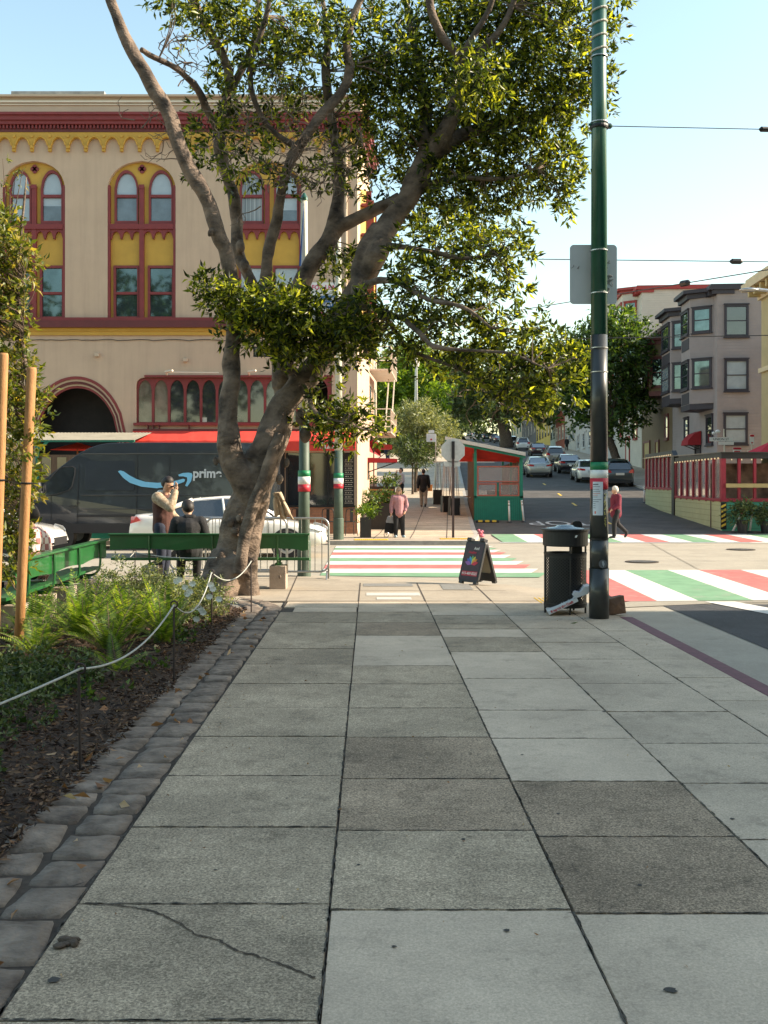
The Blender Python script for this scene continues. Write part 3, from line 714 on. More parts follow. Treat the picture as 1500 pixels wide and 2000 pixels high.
band('string_course', 621.5, 628, .16, M_mar); band('string_course', 628.1, 641, .22, M_mard); band('string_course', 641.1, 647, .10, M_yel); band('string_course', 647.1, 655, .06, M_yel)
q = MB(); zr = lambda v: H - (v - CY) / F * (FY + 1.1); q.bx(fx(2), fx(178), FY + 1.2, FY + 4, fz(192), zr(186)); q.bx(fx(-2), fx(186), FY + 1.1, FY + 4.1, zr(186) + .001, zr(178)); q.bx(fx(-430), fx(697), FY + .3, FY + 4.8, zt0 - .2, zt0 + .3)
fbuild(q, 'roof', mat('weathered roof metal', (.35, .33, .30), .7, .3, 3))
# window groups
M_glassd = mat('blue grey glass', (.07, .09, .11), .06, .5, 2.5, coat=1, spec=.8)
def window_group(ul, ur, shades):
    c = (ul + ur) / 2
    yb = FY + .14
    fl = c - (ur - ul) / 2; sc = (ur - ul) / 133.0
    U = lambda x: c + (x - 276.5) * sc
    wu = [(U(222), U(269)), (U(289), U(337))]
    q = MB(); ow = [[(a, 436)] + arch(a, b, 366, 330, 8, .62) + [(b, 436)] for a, b in wu]; lw = [[(a - 2, 620.5), (a - 2, 517), (b + 1, 517), (b + 1, 620.5)] for a, b in wu]
    q.prism(fp(group_outline(ul + .3, ur - .3, 621.4)), yb, yb + .12, 'Y', [fp(o_) for o_ in ow + lw])
    pn = fbuild(q, 'window_surround', M_yel)
    q = MB()
    for a, b in ((ul + .3, ul + 4.8), (ur - 4.8, ur - .3)): q.bx(fx(a), fx(b), FY + .02, yb - .001, fz(621.4), fz(361))
    q.bx(fx(c - 5), fx(c + 4), FY + .03, yb - .001, fz(621.4), fz(362)); q.bx(fx(c - 6), fx(c + 5), FY + .01, FY + .03, fz(368), fz(360))
    q.bx(fx(ul + 4.9), fx(ur - 4.9), FY + .0, yb - .001, fz(447), fz(437))
    for k in range(6):      # scalloped valance
        a = ul + 5 + (0 if k < 3 else 2) + k * (ur - ul - 12) / 6; w_ = (ur - ul - 12) / 6
        sp = [(a, 447.1), (a, 464), (a + 2, 467), (a + 3.5, 460)] + [(a + 3.5 + t * (w_ - 5.5), 459 - 8 * math.sin(t * PI) ** .6) for t in np.linspace(0.1, .9, 5)] + [(a + w_ - 2, 460), (a + w_ - .3, 466), (a + w_, 464), (a + w_, 447.1)]
        q.prism(fp(sp), FY + .05, yb - .001, 'Y')
    for dx, dy in ((-3.6, 0), (3.6, 0), (0, -4.2), (0, 4.2)): q.lathe([(.075, 0), (.075, .03)], (fx(c - .5 + dx), yb - .04, fz(328 + dy)), 12, axis='Y')
    fbuild(q, 'mullions', M_mar, pn)
    for (a, b), s1 in zip(wu, shades[:2]):
        o1 = [(a + .2, 435.8)] + arch(a + .2, b - .2, 366, 330.3, 8, .62) + [(b - .2, 435.8)]
        i1 = [(a + 4, 378.5)] + arch(a + 4, b - 3.5, 366, 336, 8, .62) + [(b - 3.5, 378.5)]; i2 = [(a + 4, 430), (a + 4, 384), (b - 3.5, 384), (b - 3.5, 430)]
        q = MB(); q.prism(fp(o1), yb - .05, yb + .05, 'Y', [fp(i1), fp(i2)]); wf = fbuild(q, 'window', M_mar)
        q = MB(); q.prism(fp([(a + 2, 431)] + arch(a + 2, b - 2, 366, 334, 8, .62) + [(b - 2, 431)]), yb + .03, yb + .04, 'Y'); fbuild(q, 'pane', s1, wf)
        if s1 is M_blind and random.random() < .75:
            q = MB(); q.bx(fx(a + 3.8), fx(b - 3.2), yb + .022, yb + .029, fz(430.4), fz(random.choice((384, 384, 400, 408)))); fbuild(q, 'open_pane', M_glassd, wf)
    for (a, b), s1 in zip(wu, shades[2:]):
        a -= 2; b += 1
        q = MB(); q.prism(fp([(a + .2, 620.3), (a + .2, 517.2), (b - .2, 517.2), (b - .2, 620.3)]), yb - .05, yb + .05, 'Y', [fp([(a + 4.5, 569), (a + 4.5, 522), (b - 3.5, 522), (b - 3.5, 569)]), fp([(a + 4.5, 617), (a + 4.5, 574), (b - 3.5, 574), (b - 3.5, 617)])])
        wf = fbuild(q, 'window', M_mar)
        q = MB(); q.bx(fx(a + 3), fx(b - 2), yb + .03, yb + .04, fz(618.5), fz(521)); fbuild(q, 'pane', s1, wf)
M_vert = mat('vertical blind behind glass', (.10, .11, .12), .15, .5, 9, stretch=(6, 1, .01), col2=(.42, .43, .42), coat=1, detail=1)
for (a, b), shd in zip(GR, ([M_blind, M_blind, M_glassr, M_glassr], [M_blind, M_blind, M_glassr, M_glassr], [M_vert, M_blind, M_blind, M_blind], [M_blind] * 4)): window_group(a, b, shd)
# arched doorway mouldings
prev = None
for i, (d, mm, y) in enumerate(((0, M_mar, .02), (5, M_tan2, .07), (8.5, M_mard, .10), (13, M_tan2, .15), (16, M_mar, .18))):
    o1 = [(50.2 + d, 1046)] + arch(50.2 + d, 246.8 - d, 850, 735.2 + d * 1.1, 10, .60) + [(246.8 - d, 1046)]; d2 = (5, 8.5, 13, 16, 20)[i]
    i1 = [(50.2 + d2, 1045.9)] + arch(50.2 + d2, 246.8 - d2, 850, 735.2 + d2 * 1.1, 10, .60) + [(246.8 - d2, 1045.9)]
    q = MB(); loop = fp(o1); il = fp(i1); n = len(loop); y0 = FY - .04 + y
    q.add([(p[0], y0, p[1]) for p in loop] + [(p[0], y0, p[1]) for p in il] + [(p[0], y0 + .06, p[1]) for p in il] + [(p[0], y0 + .12, p[1]) for p in loop],
          [(k, k + 1, n + k + 1, n + k) for k in range(n - 1)] + [(n + k, n + k + 1, 2 * n + k + 1, 2 * n + k) for k in range(n - 1)] + [(k, k + 1, 3 * n + k + 1, 3 * n + k) for k in range(n - 1)])
    fbuild(q, 'arch_moulding', mm)
# ribbon window with pointed lights
lights = []
u = 268.5
while u < 630: lights.append((u, u + 27)); u += 31.3
q = MB(); hl = []
for i, (a, b) in enumerate(lights): hl.append(fp([(a + .5, 824)] + arch(a + .5, b, 762, 742, 7, .62) + [(b, 824)]))
q.prism(fp([(267, 828.5), (267, 752), (269, 745), (275, 740), (284, 738), (647, 738), (647, 828.5)]), FY + .06, FY + .16, 'Y', hl); wf = fbuild(q, 'ribbon_window', M_mar)
q = MB(); q.bx(fx(262), fx(650), FY - .12, FY + .0, fz(831), fz(826)); q.bx(fx(283), fx(650), FY - .08, FY, fz(737), fz(733)); fbuild(q, 'sill', M_mar, wf)
for i, (a, b) in enumerate(lights[:11]):
    q = MB(); q.bx(fx(a - 1), fx(b + 1), FY + .12, FY + .13, fz(826), fz(741)); fbuild(q, 'pane', mat('lit interior glass', (.16, .13, .10), .08, .6, 2, coat=1) if i < 2 else M_glass, wf)
q = MB(); q.bx(fx(394), fx(403), FY - .2 + .30, FY + .11, fz(824), fz(815)); fbuild(q, 'notice', M_cream, wf)
q = MB(); q.tube([(fx(325), FY - .3, fz(729)), (fx(430), FY - .3, fz(730))], .02, 6)
for u in (327, 487): q.tube([(fx(u), FY, fz(733)), (fx(u), FY - .3, fz(728)), (fx(u + 16), FY - .5, fz(727))], .035, 6)
fbuild(q, 'lamp_rail', M_cream)
q = MB(); q.tube([(fx(676), FY - .06, fz(262)), (fx(676), FY - .06, fz(620))], .045, 8); fbuild(q, 'drain_pipe', M_tan2)
q = MB(); q.tube([(fx(-400 + 10 * i), FY - .03, fz(664 + (i % 7 == 0) * 1.2 + .8 * math.sin(i))) for i in range(108)], .012, 4); fbuild(q, 'cable', M_black)
for u_, v_ in ((358, 700), (186, 690)): q = MB(); q.bx(fx(u_), fx(u_ + 9), FY - .12, FY - .001, fz(v_ + 7), fz(v_)); fbuild(q, 'vent_box', M_tan2, bevel=.01)
# shopfront
q = MB(); q.bx(fx(548), fx(697), FY - .06, FY - .001, fz(1052), fz(991)); fbuild(q, 'brick_base', M_brick)
q = MB()
for i in range(11):
    z = fz(1052) + i * .095; q.bx(fx(548) - .001, fx(697) + .001, FY - .064, FY - .06, z, z + .012)
fbuild(q, 'brick_courses', mat('mortar', (.22, .14, .10), .9, .2, 10))
q = MB(); q.bx(fx(556), fx(694), FY - .08, FY + .2, fz(991), fz(987)); 
for u in (560, 596, 640, 690): q.bx(fx(u - 1.5), fx(u + 1.5), FY - .03, FY + .1, fz(987), fz(885))
q.bx(fx(480), fx(556), FY - .05, FY - .001, fz(1048), fz(884)); fbuild(q, 'shop_frame', M_black)
q = MB(); q.bx(fx(560), fx(690), FY + .12, FY + .13, fz(987), fz(885)); fbuild(q, 'shop_window', M_glass)
# side bays of the corner facing the hill street
q = MB()
for (v0, v1) in ((350, 622),):
    a, b = FY + 1.1, FY + 4.2; d = .28
    q.add([(sd(a), a, fz(v1)), (sd(b), b, fz(v1)), (sd(b) + d, b - .3, fz(v1)), (sd(a) + d, a + .3, fz(v1)), (sd(a), a, fz(v0)), (sd(b), b, fz(v0)), (sd(b) + d, b - .3, fz(v0)), (sd(a) + d, a + .3, fz(v0))], [(0, 1, 2, 3), (4, 7, 6, 5), (0, 3, 7, 4), (3, 2, 6, 7), (2, 1, 5, 6)])
fbuild(q, 'side_bay', M_yel)
q = MB()
for v in (380, 440, 520, 575): q.bx(sd(34), sd(34) + .42, FY + 1.0, FY + 4.3, fz(v + 5), fz(v))
for y in (FY + 1.3, FY + 2.4, FY + 3.7): q.bx(sd(y) + .2, sd(y) + .36, y, y + .16, fz(622), fz(350))
fbuild(q, 'side_bay_trim', M_mar)
# awning over the shops
aw = thing('shop_awning', 'long red awning on the tan building reaching from the pointed windows to the corner', 'awning', (fx(480), FY - .1, fz(850)))
q = MB(); y1 = FY - .1; n = 40; x0, x1 = fx(262), fx(690)
vs = []
for i in range(n + 1):
    x = x0 + (x1 - x0) * i / n; sg = .02 * math.sin(i * 1.9); vs += [(x, y1, fz(842)), (x, y1 - .9, fz(863) + sg * .3), (x, y1 - .92, fz(866) - .01)]
q.add(vs, [(i * 3 + k, (i + 1) * 3 + k, (i + 1) * 3 + k + 1, i * 3 + k + 1) for i in range(n) for k in range(2)])
q.build('canvas', M_awn, aw, w=True)
q = MB(); q.bx(x0 - .02, x1 + .02, y1 - .0, y1 + .08, fz(842), fz(838))
for u in (290, 300, 312, 370, 450, 520): q.bx(fx(u - 1), fx(u + 1), FY - .12, FY - .02, fz(838), fz(830))
q.build('frame', M_mard, aw, w=True)
sg = thing('shop_sign', 'red box sign with white PIZZA lettering hanging at the corner of the tan building', 'sign', (fx(650), FY - 1.0, fz(872)))
q = MB(); q.bx(fx(563), fx(696), FY - 1.15, FY - .75, fz(882), fz(864.5)); q.build('box', M_awn, sg, w=True, bevel=.01)
text('lettering', 'PIZZA', .27, M_white, sg, TM(fx(650), FY - 1.16, fz(873.5)), .004, .006)
bb = thing('menu_board', 'tall black menu board with white lines beside the striped pole', 'sign', (fx(681), FY - .2, 0))
q = MB(); q.bx(fx(671), fx(692), FY - .16, FY - .1, fz(990), fz(886)); q.build('board', M_black, bb, w=True)
q = MB()
for i in range(11):
    q.bx(fx(673), fx(690), FY - .168, FY - .164, fz(902.6 + i * 8), fz(902 + i * 8))
    for k in range(3): q.bx(fx(674.5 + k * 5), fx(674.5 + k * 5 + random.uniform(1.5, 4)), FY - .168, FY - .164, fz(899 + i * 8), fz(898 + i * 8))
q.build('menu_lines', M_cream, bb, w=True)
fl = thing('lease_banner', 'white banner with a blue oval reading FOR LEASE behind the tree limbs', 'banner', (fx(640), FY - .15, fz(590)))
q = MB(); q.bx(fx(608), fx(668), FY - .2, FY - .16, fz(628), fz(554)); q.build('sheet', mat('banner vinyl', (.62, .63, .62), .5, .05, 5), fl, w=True)
q = MB(); q.lathe([(1, 0), (1, .01)], (0, 0, 0), 28, axis='Y'); q.v = [(fx(640) + x * .40, FY - .215 + y, fz(592) + z * .215) for x, y, z in q.v]; q.build('oval', mat('banner blue', (.03, .10, .25), .5, .05, 5), fl, w=True)
mm = mat('banner magenta', (.45, .05, .12), .5, .05, 5)
text('lettering', 'FOR LEASE', .20, mm, fl, TM(fx(638), FY - .205, fz(564)), .003, .004)
text('lettering', 'BLATTEIS\nREALTY', .15, M_white, fl, TM(fx(640), FY - .225, fz(592)), .003, .003)
text('lettering', '981-2', .21, mm, fl, TM(fx(632), FY - .205, fz(616)), .003, .004)
# pink neighbour with fire escape
pb = thing('pink_building', 'pale pink building with white fire escape beyond the corner', 'building', (sd(41), 41, 0))
sdx = lambda y: sd(y) - .35
def sidebox(q, y0, y1, d0, d1, z0, z1, m=0):
    q.add([(sdx(y0) + d0, y0, z0), (sdx(y0) + d1, y0, z0), (sdx(y1) + d1, y1, z0), (sdx(y1) + d0, y1, z0), (sdx(y0) + d0, y0, z1), (sdx(y0) + d1, y0, z1), (sdx(y1) + d1, y1, z1), (sdx(y1) + d0, y1, z1)],
          [(0, 3, 2, 1), (4, 5, 6, 7), (0, 1, 5, 4), (1, 2, 6, 5), (2, 3, 7, 6), (3, 0, 4, 7)], m)
q = MB(); sidebox(q, 37.5, 46, -8, 0, 0, 8.6); q.build('wall', mat('pink stucco', (.55, .33, .24), .85, .08, 2), pb, w=True)
q = MB(); sidebox(q, 37.5, 46.2, -8, .35, 8.6, 8.95); sidebox(q, 37.5, 46, -8, .15, 3.4, 3.6); q.build('cornice', M_cream, pb, w=True)
for i in range(3):
    for z in (4.2, 6.6):
        q = MB(); sidebox(q, 38.2 + i * 2.6, 39.5 + i * 2.6, -.1, .06, z, z + 1.6); wq = q.build('window', M_cream, pb, w=True)
        q = MB(); sidebox(q, 38.35 + i * 2.6, 39.35 + i * 2.6, .055, .07, z + .1, z + 1.5); q.build('pane', M_blind, wq, w=True)
fe = MB()
for z in (3.7, 6.2):
    sidebox(fe, 40, 44.5, .1, 1.0, z, z + .06)
    for k in range(12): y = 40 + k * .4; fe.tube([(sdx(y) + 1.0, y, z), (sdx(y) + 1.0, y, z + .95)], .018, 4)
    for zz in (z + .5, z + .95): fe.tube([(sdx(40) + .1, 40, zz), (sdx(40) + 1.0, 40, zz), (sdx(44.5) + 1.0, 44.5, zz), (sdx(44.5) + .1, 44.5, zz)], .022, 4)
fe.tube([(sdx(41) + .7, 41, 3.7), (sdx(43.5) + .7, 43.5, 6.2)], .03, 4); fe.tube([(sdx(41) + .95, 41, 3.7), (sdx(43.5) + .95, 43.5, 6.2)], .03, 4)
fe.build('fire_escape', M_cream, pb, w=True)

# ------------------------------------------------------------ houses up the hill on the right
def hfx(y): return SX(y, 19.4)          # facade line of the right-hand row
HA = math.atan(.0797)
HM = lambda y, z: Matrix.Translation((hfx(y), y, z)) @ Matrix.Rotation(-HA, 4, 'Z')     # local: x = into the house, y = up the street
def hwin(par, M, side, c0, c1, z0, z1, trim, glass, d=.0, tw=.13, halfrail=True):
    """side 'F': on facade facing -x (local), c along y; 'S': on the end wall facing -y, c along x"""
    q = MB()
    def B(mb, a, b, e, f, t0, t1):
        if side == 'F': mb.bx(d - t1, d - t0, a, b, e, f, M=M)
        else: mb.bx(a, b, d - t1, d - t0, e, f, M=M)
    B(q, c0 - tw, c0, z0 - tw, z1 + tw, -.02, .09); B(q, c1, c1 + tw, z0 - tw, z1 + tw, -.02, .09)
    B(q, c0, c1, z1, z1 + tw, -.02, .10); B(q, c0, c1, z0 - tw, z0, -.02, .12); B(q, c0 - tw - .05, c1 + tw + .05, z0 - tw - .08, z0 - tw, -.02, .17); B(q, c0 - tw - .04, c1 + tw + .04, z1 + tw, z1 + tw + .07, -.02, .14)
    if halfrail: B(q, c0, c1, (z0 + z1) / 2 - .03, (z0 + z1) / 2 + .03, -.01, .06)
    wq = q.build('window', trim, par, w=True)
    q = MB(); B(q, c0 - .02, c1 + .02, z0 - .02, z1 + .02, -.01, .03); q.build('pane', glass, wq, w=True)
def clap(name, c, dk): # clapboard: horizontal lines through bump wave
    if name in MC: return MC[name]
    m = mat(name, c, .8, .07, 1.5); n = m.node_tree; b = n.nodes['Principled BSDF']
    tc = n.nodes.new('ShaderNodeNewGeometry'); wv = n.nodes.new('ShaderNodeTexWave'); wv.wave_type = 'BANDS'; wv.bands_direction = 'Z'; wv.wave_profile = 'SAW'; wv.inputs['Scale'].default_value = 1.6
    n.links.new(tc.outputs['Position'], wv.inputs['Vector']); bp = n.nodes.new('ShaderNodeBump'); bp.inputs['Strength'].default_value = .8; bp.inputs['Distance'].default_value = .04
    n.links.new(wv.outputs[0], bp.inputs['Height']); n.links.new(bp.outputs[0], b.inputs['Normal']); return m
M_grey = clap('grey clapboard', (.29, .25, .25), 0); M_plum = mat('dark plum trim', (.030, .024, .034), .6, .15, 4)
def house(name, label, y0, y1, ztop, wallm, trim, bays=(), wins=(), depth=14, cornice=.5, base=None, corn_m=None, swins=(), garage=()):
    zb = zt((y0 + y1) / 2) - 2.0; t = thing(name, label, 'house', (hfx((y0 + y1) / 2) + 2, (y0 + y1) / 2, zt(y0)))
    M = HM(y0, 0); L = (y1 - y0) / math.cos(HA)
    q = MB(); q.bx(0, depth, 0, L, zb, ztop, M=M); q.build('wall', wallm, t, w=True)
    q = MB(); cm = corn_m or trim
    q.bx(-cornice, depth * 1.0, -.18, L + .1, ztop, ztop + .22, M=M); q.bx(-cornice * .6, 1, -.1, L + .05, ztop - .25, ztop - .002, M=M); q.bx(-cornice * .8, depth, -.14, L + .08, ztop + .222, ztop + .34, M=M)
    for i in range(int(L / .6)): q.bx(-cornice * .95, -.02, .2 + i * .6, .36 + i * .6, ztop - .3, ztop - .004, M=M)
    q.build('cornice', cm, t, w=True)
    for (b0, b1, z0, z1, dp, storeys) in bays:
        z0 += .35
        q = MB(); k = .55 * dp
        pl = [(0, b0), (-dp, b0 + k + .15), (-dp, b1 - k - .15), (0, b1)]
        q.prism([(p[0], p[1]) for p in pl], z0, z1, 'Z', M=M); bq = q.build('bay', base or wallm, t, w=True)
        for zz, ex, hh, mm_ in ((z0 - .35, .02, .35, trim), (z1, .45, .22, cm), (z1 - .3, .2, .299, cm)):
            q = MB(); pl2 = [(.3, b0 - ex), (-dp - ex, b0 + k + .15 - ex * .4), (-dp - ex, b1 - k - .15 + ex * .4), (.3, b1 + ex)]
            q.prism(pl2, zz, zz + hh, 'Z', M=M); q.build('bay_trim', mm_, bq, w=True)
        for (w0, w1) in storeys:
            a0, a1 = b0 + k + .35, b1 - k - .35
            Mf = M @ Matrix.Translation((-dp, 0, 0)); hwin(bq, Mf, 'F', a0 + .1, a1 - .1, w0, w1, trim, M_glassr if random.random() < .6 else M_blind)
            q = MB(); q.bx(-dp - .03, -dp + .0, a0, a1, w0 - 1.05, w0 - .35, M=M); q.build('panel', trim, bq, w=True)
            # angled cheeks
            for (p, r_, s_) in (((0, b0), (-dp, b0 + k + .15), 1), ((0, b1), (-dp, b1 - k - .15), -1)):
                p, r_ = Vector((p[0], p[1], 0)), Vector((r_[0], r_[1], 0)); d_ = (r_ - p); Lc = d_.length; ang = math.atan2(d_.y, d_.x)
                Mc = M @ Matrix.Translation(p) @ Matrix.Rotation(ang, 4, 'Z')
                if s_ < 0: Mc = M @ Matrix.Translation(r_) @ Matrix.Rotation(ang + PI, 4, 'Z')
                if s_ > 0: Mc = M @ Matrix.Translation(r_) @ Matrix.Rotation(ang + PI, 4, 'Z')
                if s_ < 0: Mc = M @ Matrix.Translation(p) @ Matrix.Rotation(ang, 4, 'Z') @ Matrix.Rotation(0, 4, 'Z')
                hwin(bq, Mc, 'S', .28, Lc - .28, w0, w1, trim, M_glassr, d=0.0)
    for (c0, c1, z0, z1) in wins: hwin(t, M, 'F', c0, c1, z0, z1, trim, M_blind if random.random() < .5 else M_glass)
    for (c0, c1, z0, z1) in swins: hwin(t, M, 'S', c0, c1, z0, z1, trim, M_blind if z0 < 10 else M_glass)
    for (c0, c1, z0, z1, gm) in garage:
        q = MB(); q.bx(-.04, .1, c0, c1, z0, z1, M=M); q.build('door', gm, t, w=True)
        q = MB(); q.bx(-.10, .1, c0 - .16, c0, z0, z1 + .18, M=M); q.bx(-.10, .1, c1, c1 + .16, z0, z1 + .18, M=M); q.bx(-.10, .1, c0, c1, z1, z1 + .18, M=M); q.build('door_frame', trim, t, w=True)
    return t
# grey corner house: near corner at Y=60.4
g0 = zt(60.4)
zv = lambda v, Y: H - (v - CY) / F * Y
gh = house('bay_house', 'grey clapboard corner house with dark plum bay windows and a wide dark cornice', 60.4, 72.5, zv(566, 60.4), M_grey, M_plum,
           bays=((.7, 4.7, zv(800, 62), zv(575, 62), 1.25, ((zv(648, 62), zv(607, 62)), (zv(755, 62), zv(707, 62)))), (6.2, 10.6, zv(790, 68), zv(612, 68), 1.25, ((zv(680, 68), zv(636, 68)), (zv(762, 68), zv(716, 68))))),
           wins=((1.0, 2.3, zv(865, 62), zv(815, 62)), (7.2, 8.2, zv(862, 68), zv(820, 68))), swins=((0.55, 1.7, zv(654, 60.4), zv(600, 60.4)), (.55, 1.7, zv(760, 60.4), zv(706, 60.4)), (.5, 1.65, zv(864, 60.4), zv(812, 60.4))), base=None,
           garage=((4.0, 5.1, g0 + .3, g0 + 2.5, M_plum),))
cn = thing('door_canopy', 'small dark red fabric canopy over the grey house door', 'awning', tuple(HM(60.4, 0) @ Vector((-.3, 4.6, g0 + 2.8))))
q = MB(); M = HM(60.4, 0); pl = [(-.05, g0 + 3.6), (-.5, g0 + 3.4), (-.85, g0 + 3.0), (-.9, g0 + 2.7), (-.05, g0 + 2.7)]
q.prism(pl, 3.7, 5.5, 'Y', M=M); q.build('canvas', M_awnd, cn, w=True)
q = MB(); q.tube([M @ Vector((-.02, 4.0, g0 + 2.4)), M @ Vector((-.85, 4.0, g0 + 2.75))], .03, 5); q.tube([M @ Vector((-.02, 5.2, g0 + 2.4)), M @ Vector((-.85, 5.2, g0 + 2.75))], .03, 5); q.build('bracket', M_black, cn, w=True)
M_olive = mat('olive brown paint', (.17, .12, .065), .8, .08, 2); M_mustard = mat('mustard trim', (.42, .32, .14), .7, .08, 2)
house('brown_house', 'narrow olive brown house with mustard trim between the grey house and the tree', 72.6, 84, zv(660, 78), M_olive, M_mard, bays=((2, 6, zv(775, 76), zv(668, 76), 1.1, ((zv(755, 76), zv(705, 76)),)),),
      wins=((7.6, 8.9, zv(760, 80), zv(715, 80)), (1.2, 2.2, zv(856, 75), zv(815, 75))), garage=((4.5, 5.6, zt(78), zt(78) + 2.3, M_mustard), (8, 10.2, zt(81) - .2, zt(81) + 2.2, M_mustard)))
house('red_trim_house', 'tall cream house with red trim and white side wall rising above the street tree', 84.1, 97, zv(574, 86), clap('cream clapboard', (.58, .54, .47), 0), mat('red trim paint', (.33, .035, .03), .6, .1, 4),
      bays=((1.5, 6, zv(800, 88), zv(575, 88), 1.2, ((zv(640, 88), zv(600, 88)), (zv(720, 88), zv(680, 88)), (zv(790, 88), zv(750, 88)))), (7.6, 12, zv(800, 94), zv(585, 94), 1.2, ((zv(660, 94), zv(625, 94)), (zv(740, 94), zv(700, 94))))),
      wins=((2.0, 3.3, zv(855, 87), zv(825, 87)), (9, 10.3, zv(850, 94), zv(820, 94))), garage=((5.6, 7.2, zt(90), zt(90) + 2.4, M_cream),))
hs = [('white_house', 'long plain pale grey building beyond the street tree', 97.2, 128, zv(790, 110), (.47, .46, .44), (.5, .5, .48), 6), ('cream_house', 'white low house between the pale building and the brick red one', 128.2, 140, zv(800, 134), (.55, .52, .46), (.3, .3, .28), 3),
      ('brick_red_house', 'brick red house front left of the white low house', 140.2, 152, zv(800, 146), (.28, .07, .04), (.5, .45, .38), 3), ('mint_house', 'pale mint house squeezed beside the yellow one', 152.2, 160, zv(806, 156), (.42, .47, .42), (.1, .12, .1), 2),
      ('yellow_house', 'bright yellow house with dark windows far up the hill', 160.2, 186, zv(806, 172), (.60, .44, .10), (.09, .07, .05), 5), ('dark_grey_house', 'dark grey gabled house up the hill left of the yellow one', 186.3, 222, zv(790, 200), (.13, .125, .13), (.35, .33, .30), 5),
      ('beige_house', 'beige house at the top of the hill behind the stop sign', 223, 262, zv(790, 240), (.50, .42, .30), (.06, .2, .15), 4)]
for nm, lb, a, b, zt_, c, tc_, k in hs:
    L = b - a; wl = []
    zb_ = zt((a + b) / 2)
    for i in range(k):
        for zz in (zb_ + 1.2, zb_ + 4.2):
            if zz + 1.6 < zt_ - .5: wl.append((L * (i + .3) / k, L * (i + .3) / k + min(1.6, L / k * .4), zz, zz + 1.6))
    house(nm, lb, a, b, zt_, clap(nm, c, 0) if nm != 'brick_red_house' else mat('red paint wall', c, .8, .1, 3), mat(nm + ' trim', tc_, .7, .1, 3), wins=wl, cornice=.35)
# yellow corner building at the right edge
yb_ = thing('yellow_building', 'pale yellow building with bracketed cornice cut by the right edge of the view', 'building', (19, 40, 0))
M = Matrix.Translation((17.5, 44.6, 0)) @ Matrix.Rotation(-HA, 4, 'Z')     # far corner at the origin
M_yc = clap('yellow clapboard', (.42, .35, .19), 0); M_straw = mat('straw trim', (.55, .45, .28), .7, .08, 3)
q = MB(); q.bx(0, 14, -9.5, 0, -.5, 10.3, M=M); q.build('wall', M_yc, yb_, w=True)
q = MB(); q.bx(3.6, 14, .001, 9.5, -.5, 11.5, M=M); q.build('shade_wing', M_yc, yb_, w=True)  # unseen wing added to keep the sun off the hill street
q = MB(); q.bx(-.75, 14, -9.9, .5, 10.3, 10.6, M=M); q.bx(-.6, 14, -9.8, .35, 10.61, 10.8, M=M); q.bx(-.15, 14, -9.6, .1, 9.85, 10.29, M=M); q.bx(-.12, 14, -9.6, .08, 6.6, 6.8, M=M); q.bx(-.5, 14, -9.6, .4, 2.9, 3.15, M=M); q.build('cornice', M_straw, yb_, w=True)
for i in range(12): q = MB(); q.bx(-.65, -.0, -9.4 + i * .82, -9.2 + i * .82, 9.95, 10.28, M=M); q.build('bracket', M_mustard, yb_, w=True)
for c in (-3.0, -6.5):
    for z in (4.0, 7.4): hwin(yb_, M, 'F', c, c + 1.3, z, z + 1.9, M_cream, M_glass)
# unseen building set at near right to shade the pavement, its look invented
nb = thing('shade_building', 'large cream building out of view at near right, placed to shade the pavement', 'building', (26, 0, 0))
Lsh = 15.0 / math.tan(R(SUN_EL)); bx_, by_ = -1.1 + Lsh * math.sin(R(SUN_AZ)), 13.75 + Lsh * math.cos(R(SUN_AZ))
ang = math.atan2(-.92, -.385)
M = Matrix.Translation((bx_, by_, 0)) @ Matrix.Rotation(ang, 4, 'Z')
q = MB(); q.bx(0, 46, 0, 16, -.3, 15.0, M=M); q.build('wall', M_cream, nb, w=True)
q = MB(); q.bx(-.0, 46.2, -.12, -.001, 3.6, 4.0, M=M); q.bx(0, 46.2, -.15, -.001, 14.3, 14.9, M=M); q.build('cornice', M_tan2, nb, w=True)
for i in range(11):
    for z in (4.9, 8.2, 11.4):
        q = MB(); q.bx(1.5 + i * 4, 3.1 + i * 4, -.08, -.001, z, z + 2, M=M); wq = q.build('window', M_mard, nb, w=True)
        q = MB(); q.bx(1.65 + i * 4, 2.95 + i * 4, -.1, -.081, z + .12, z + 1.88, M=M); q.build('pane', M_glass, wq, w=True)

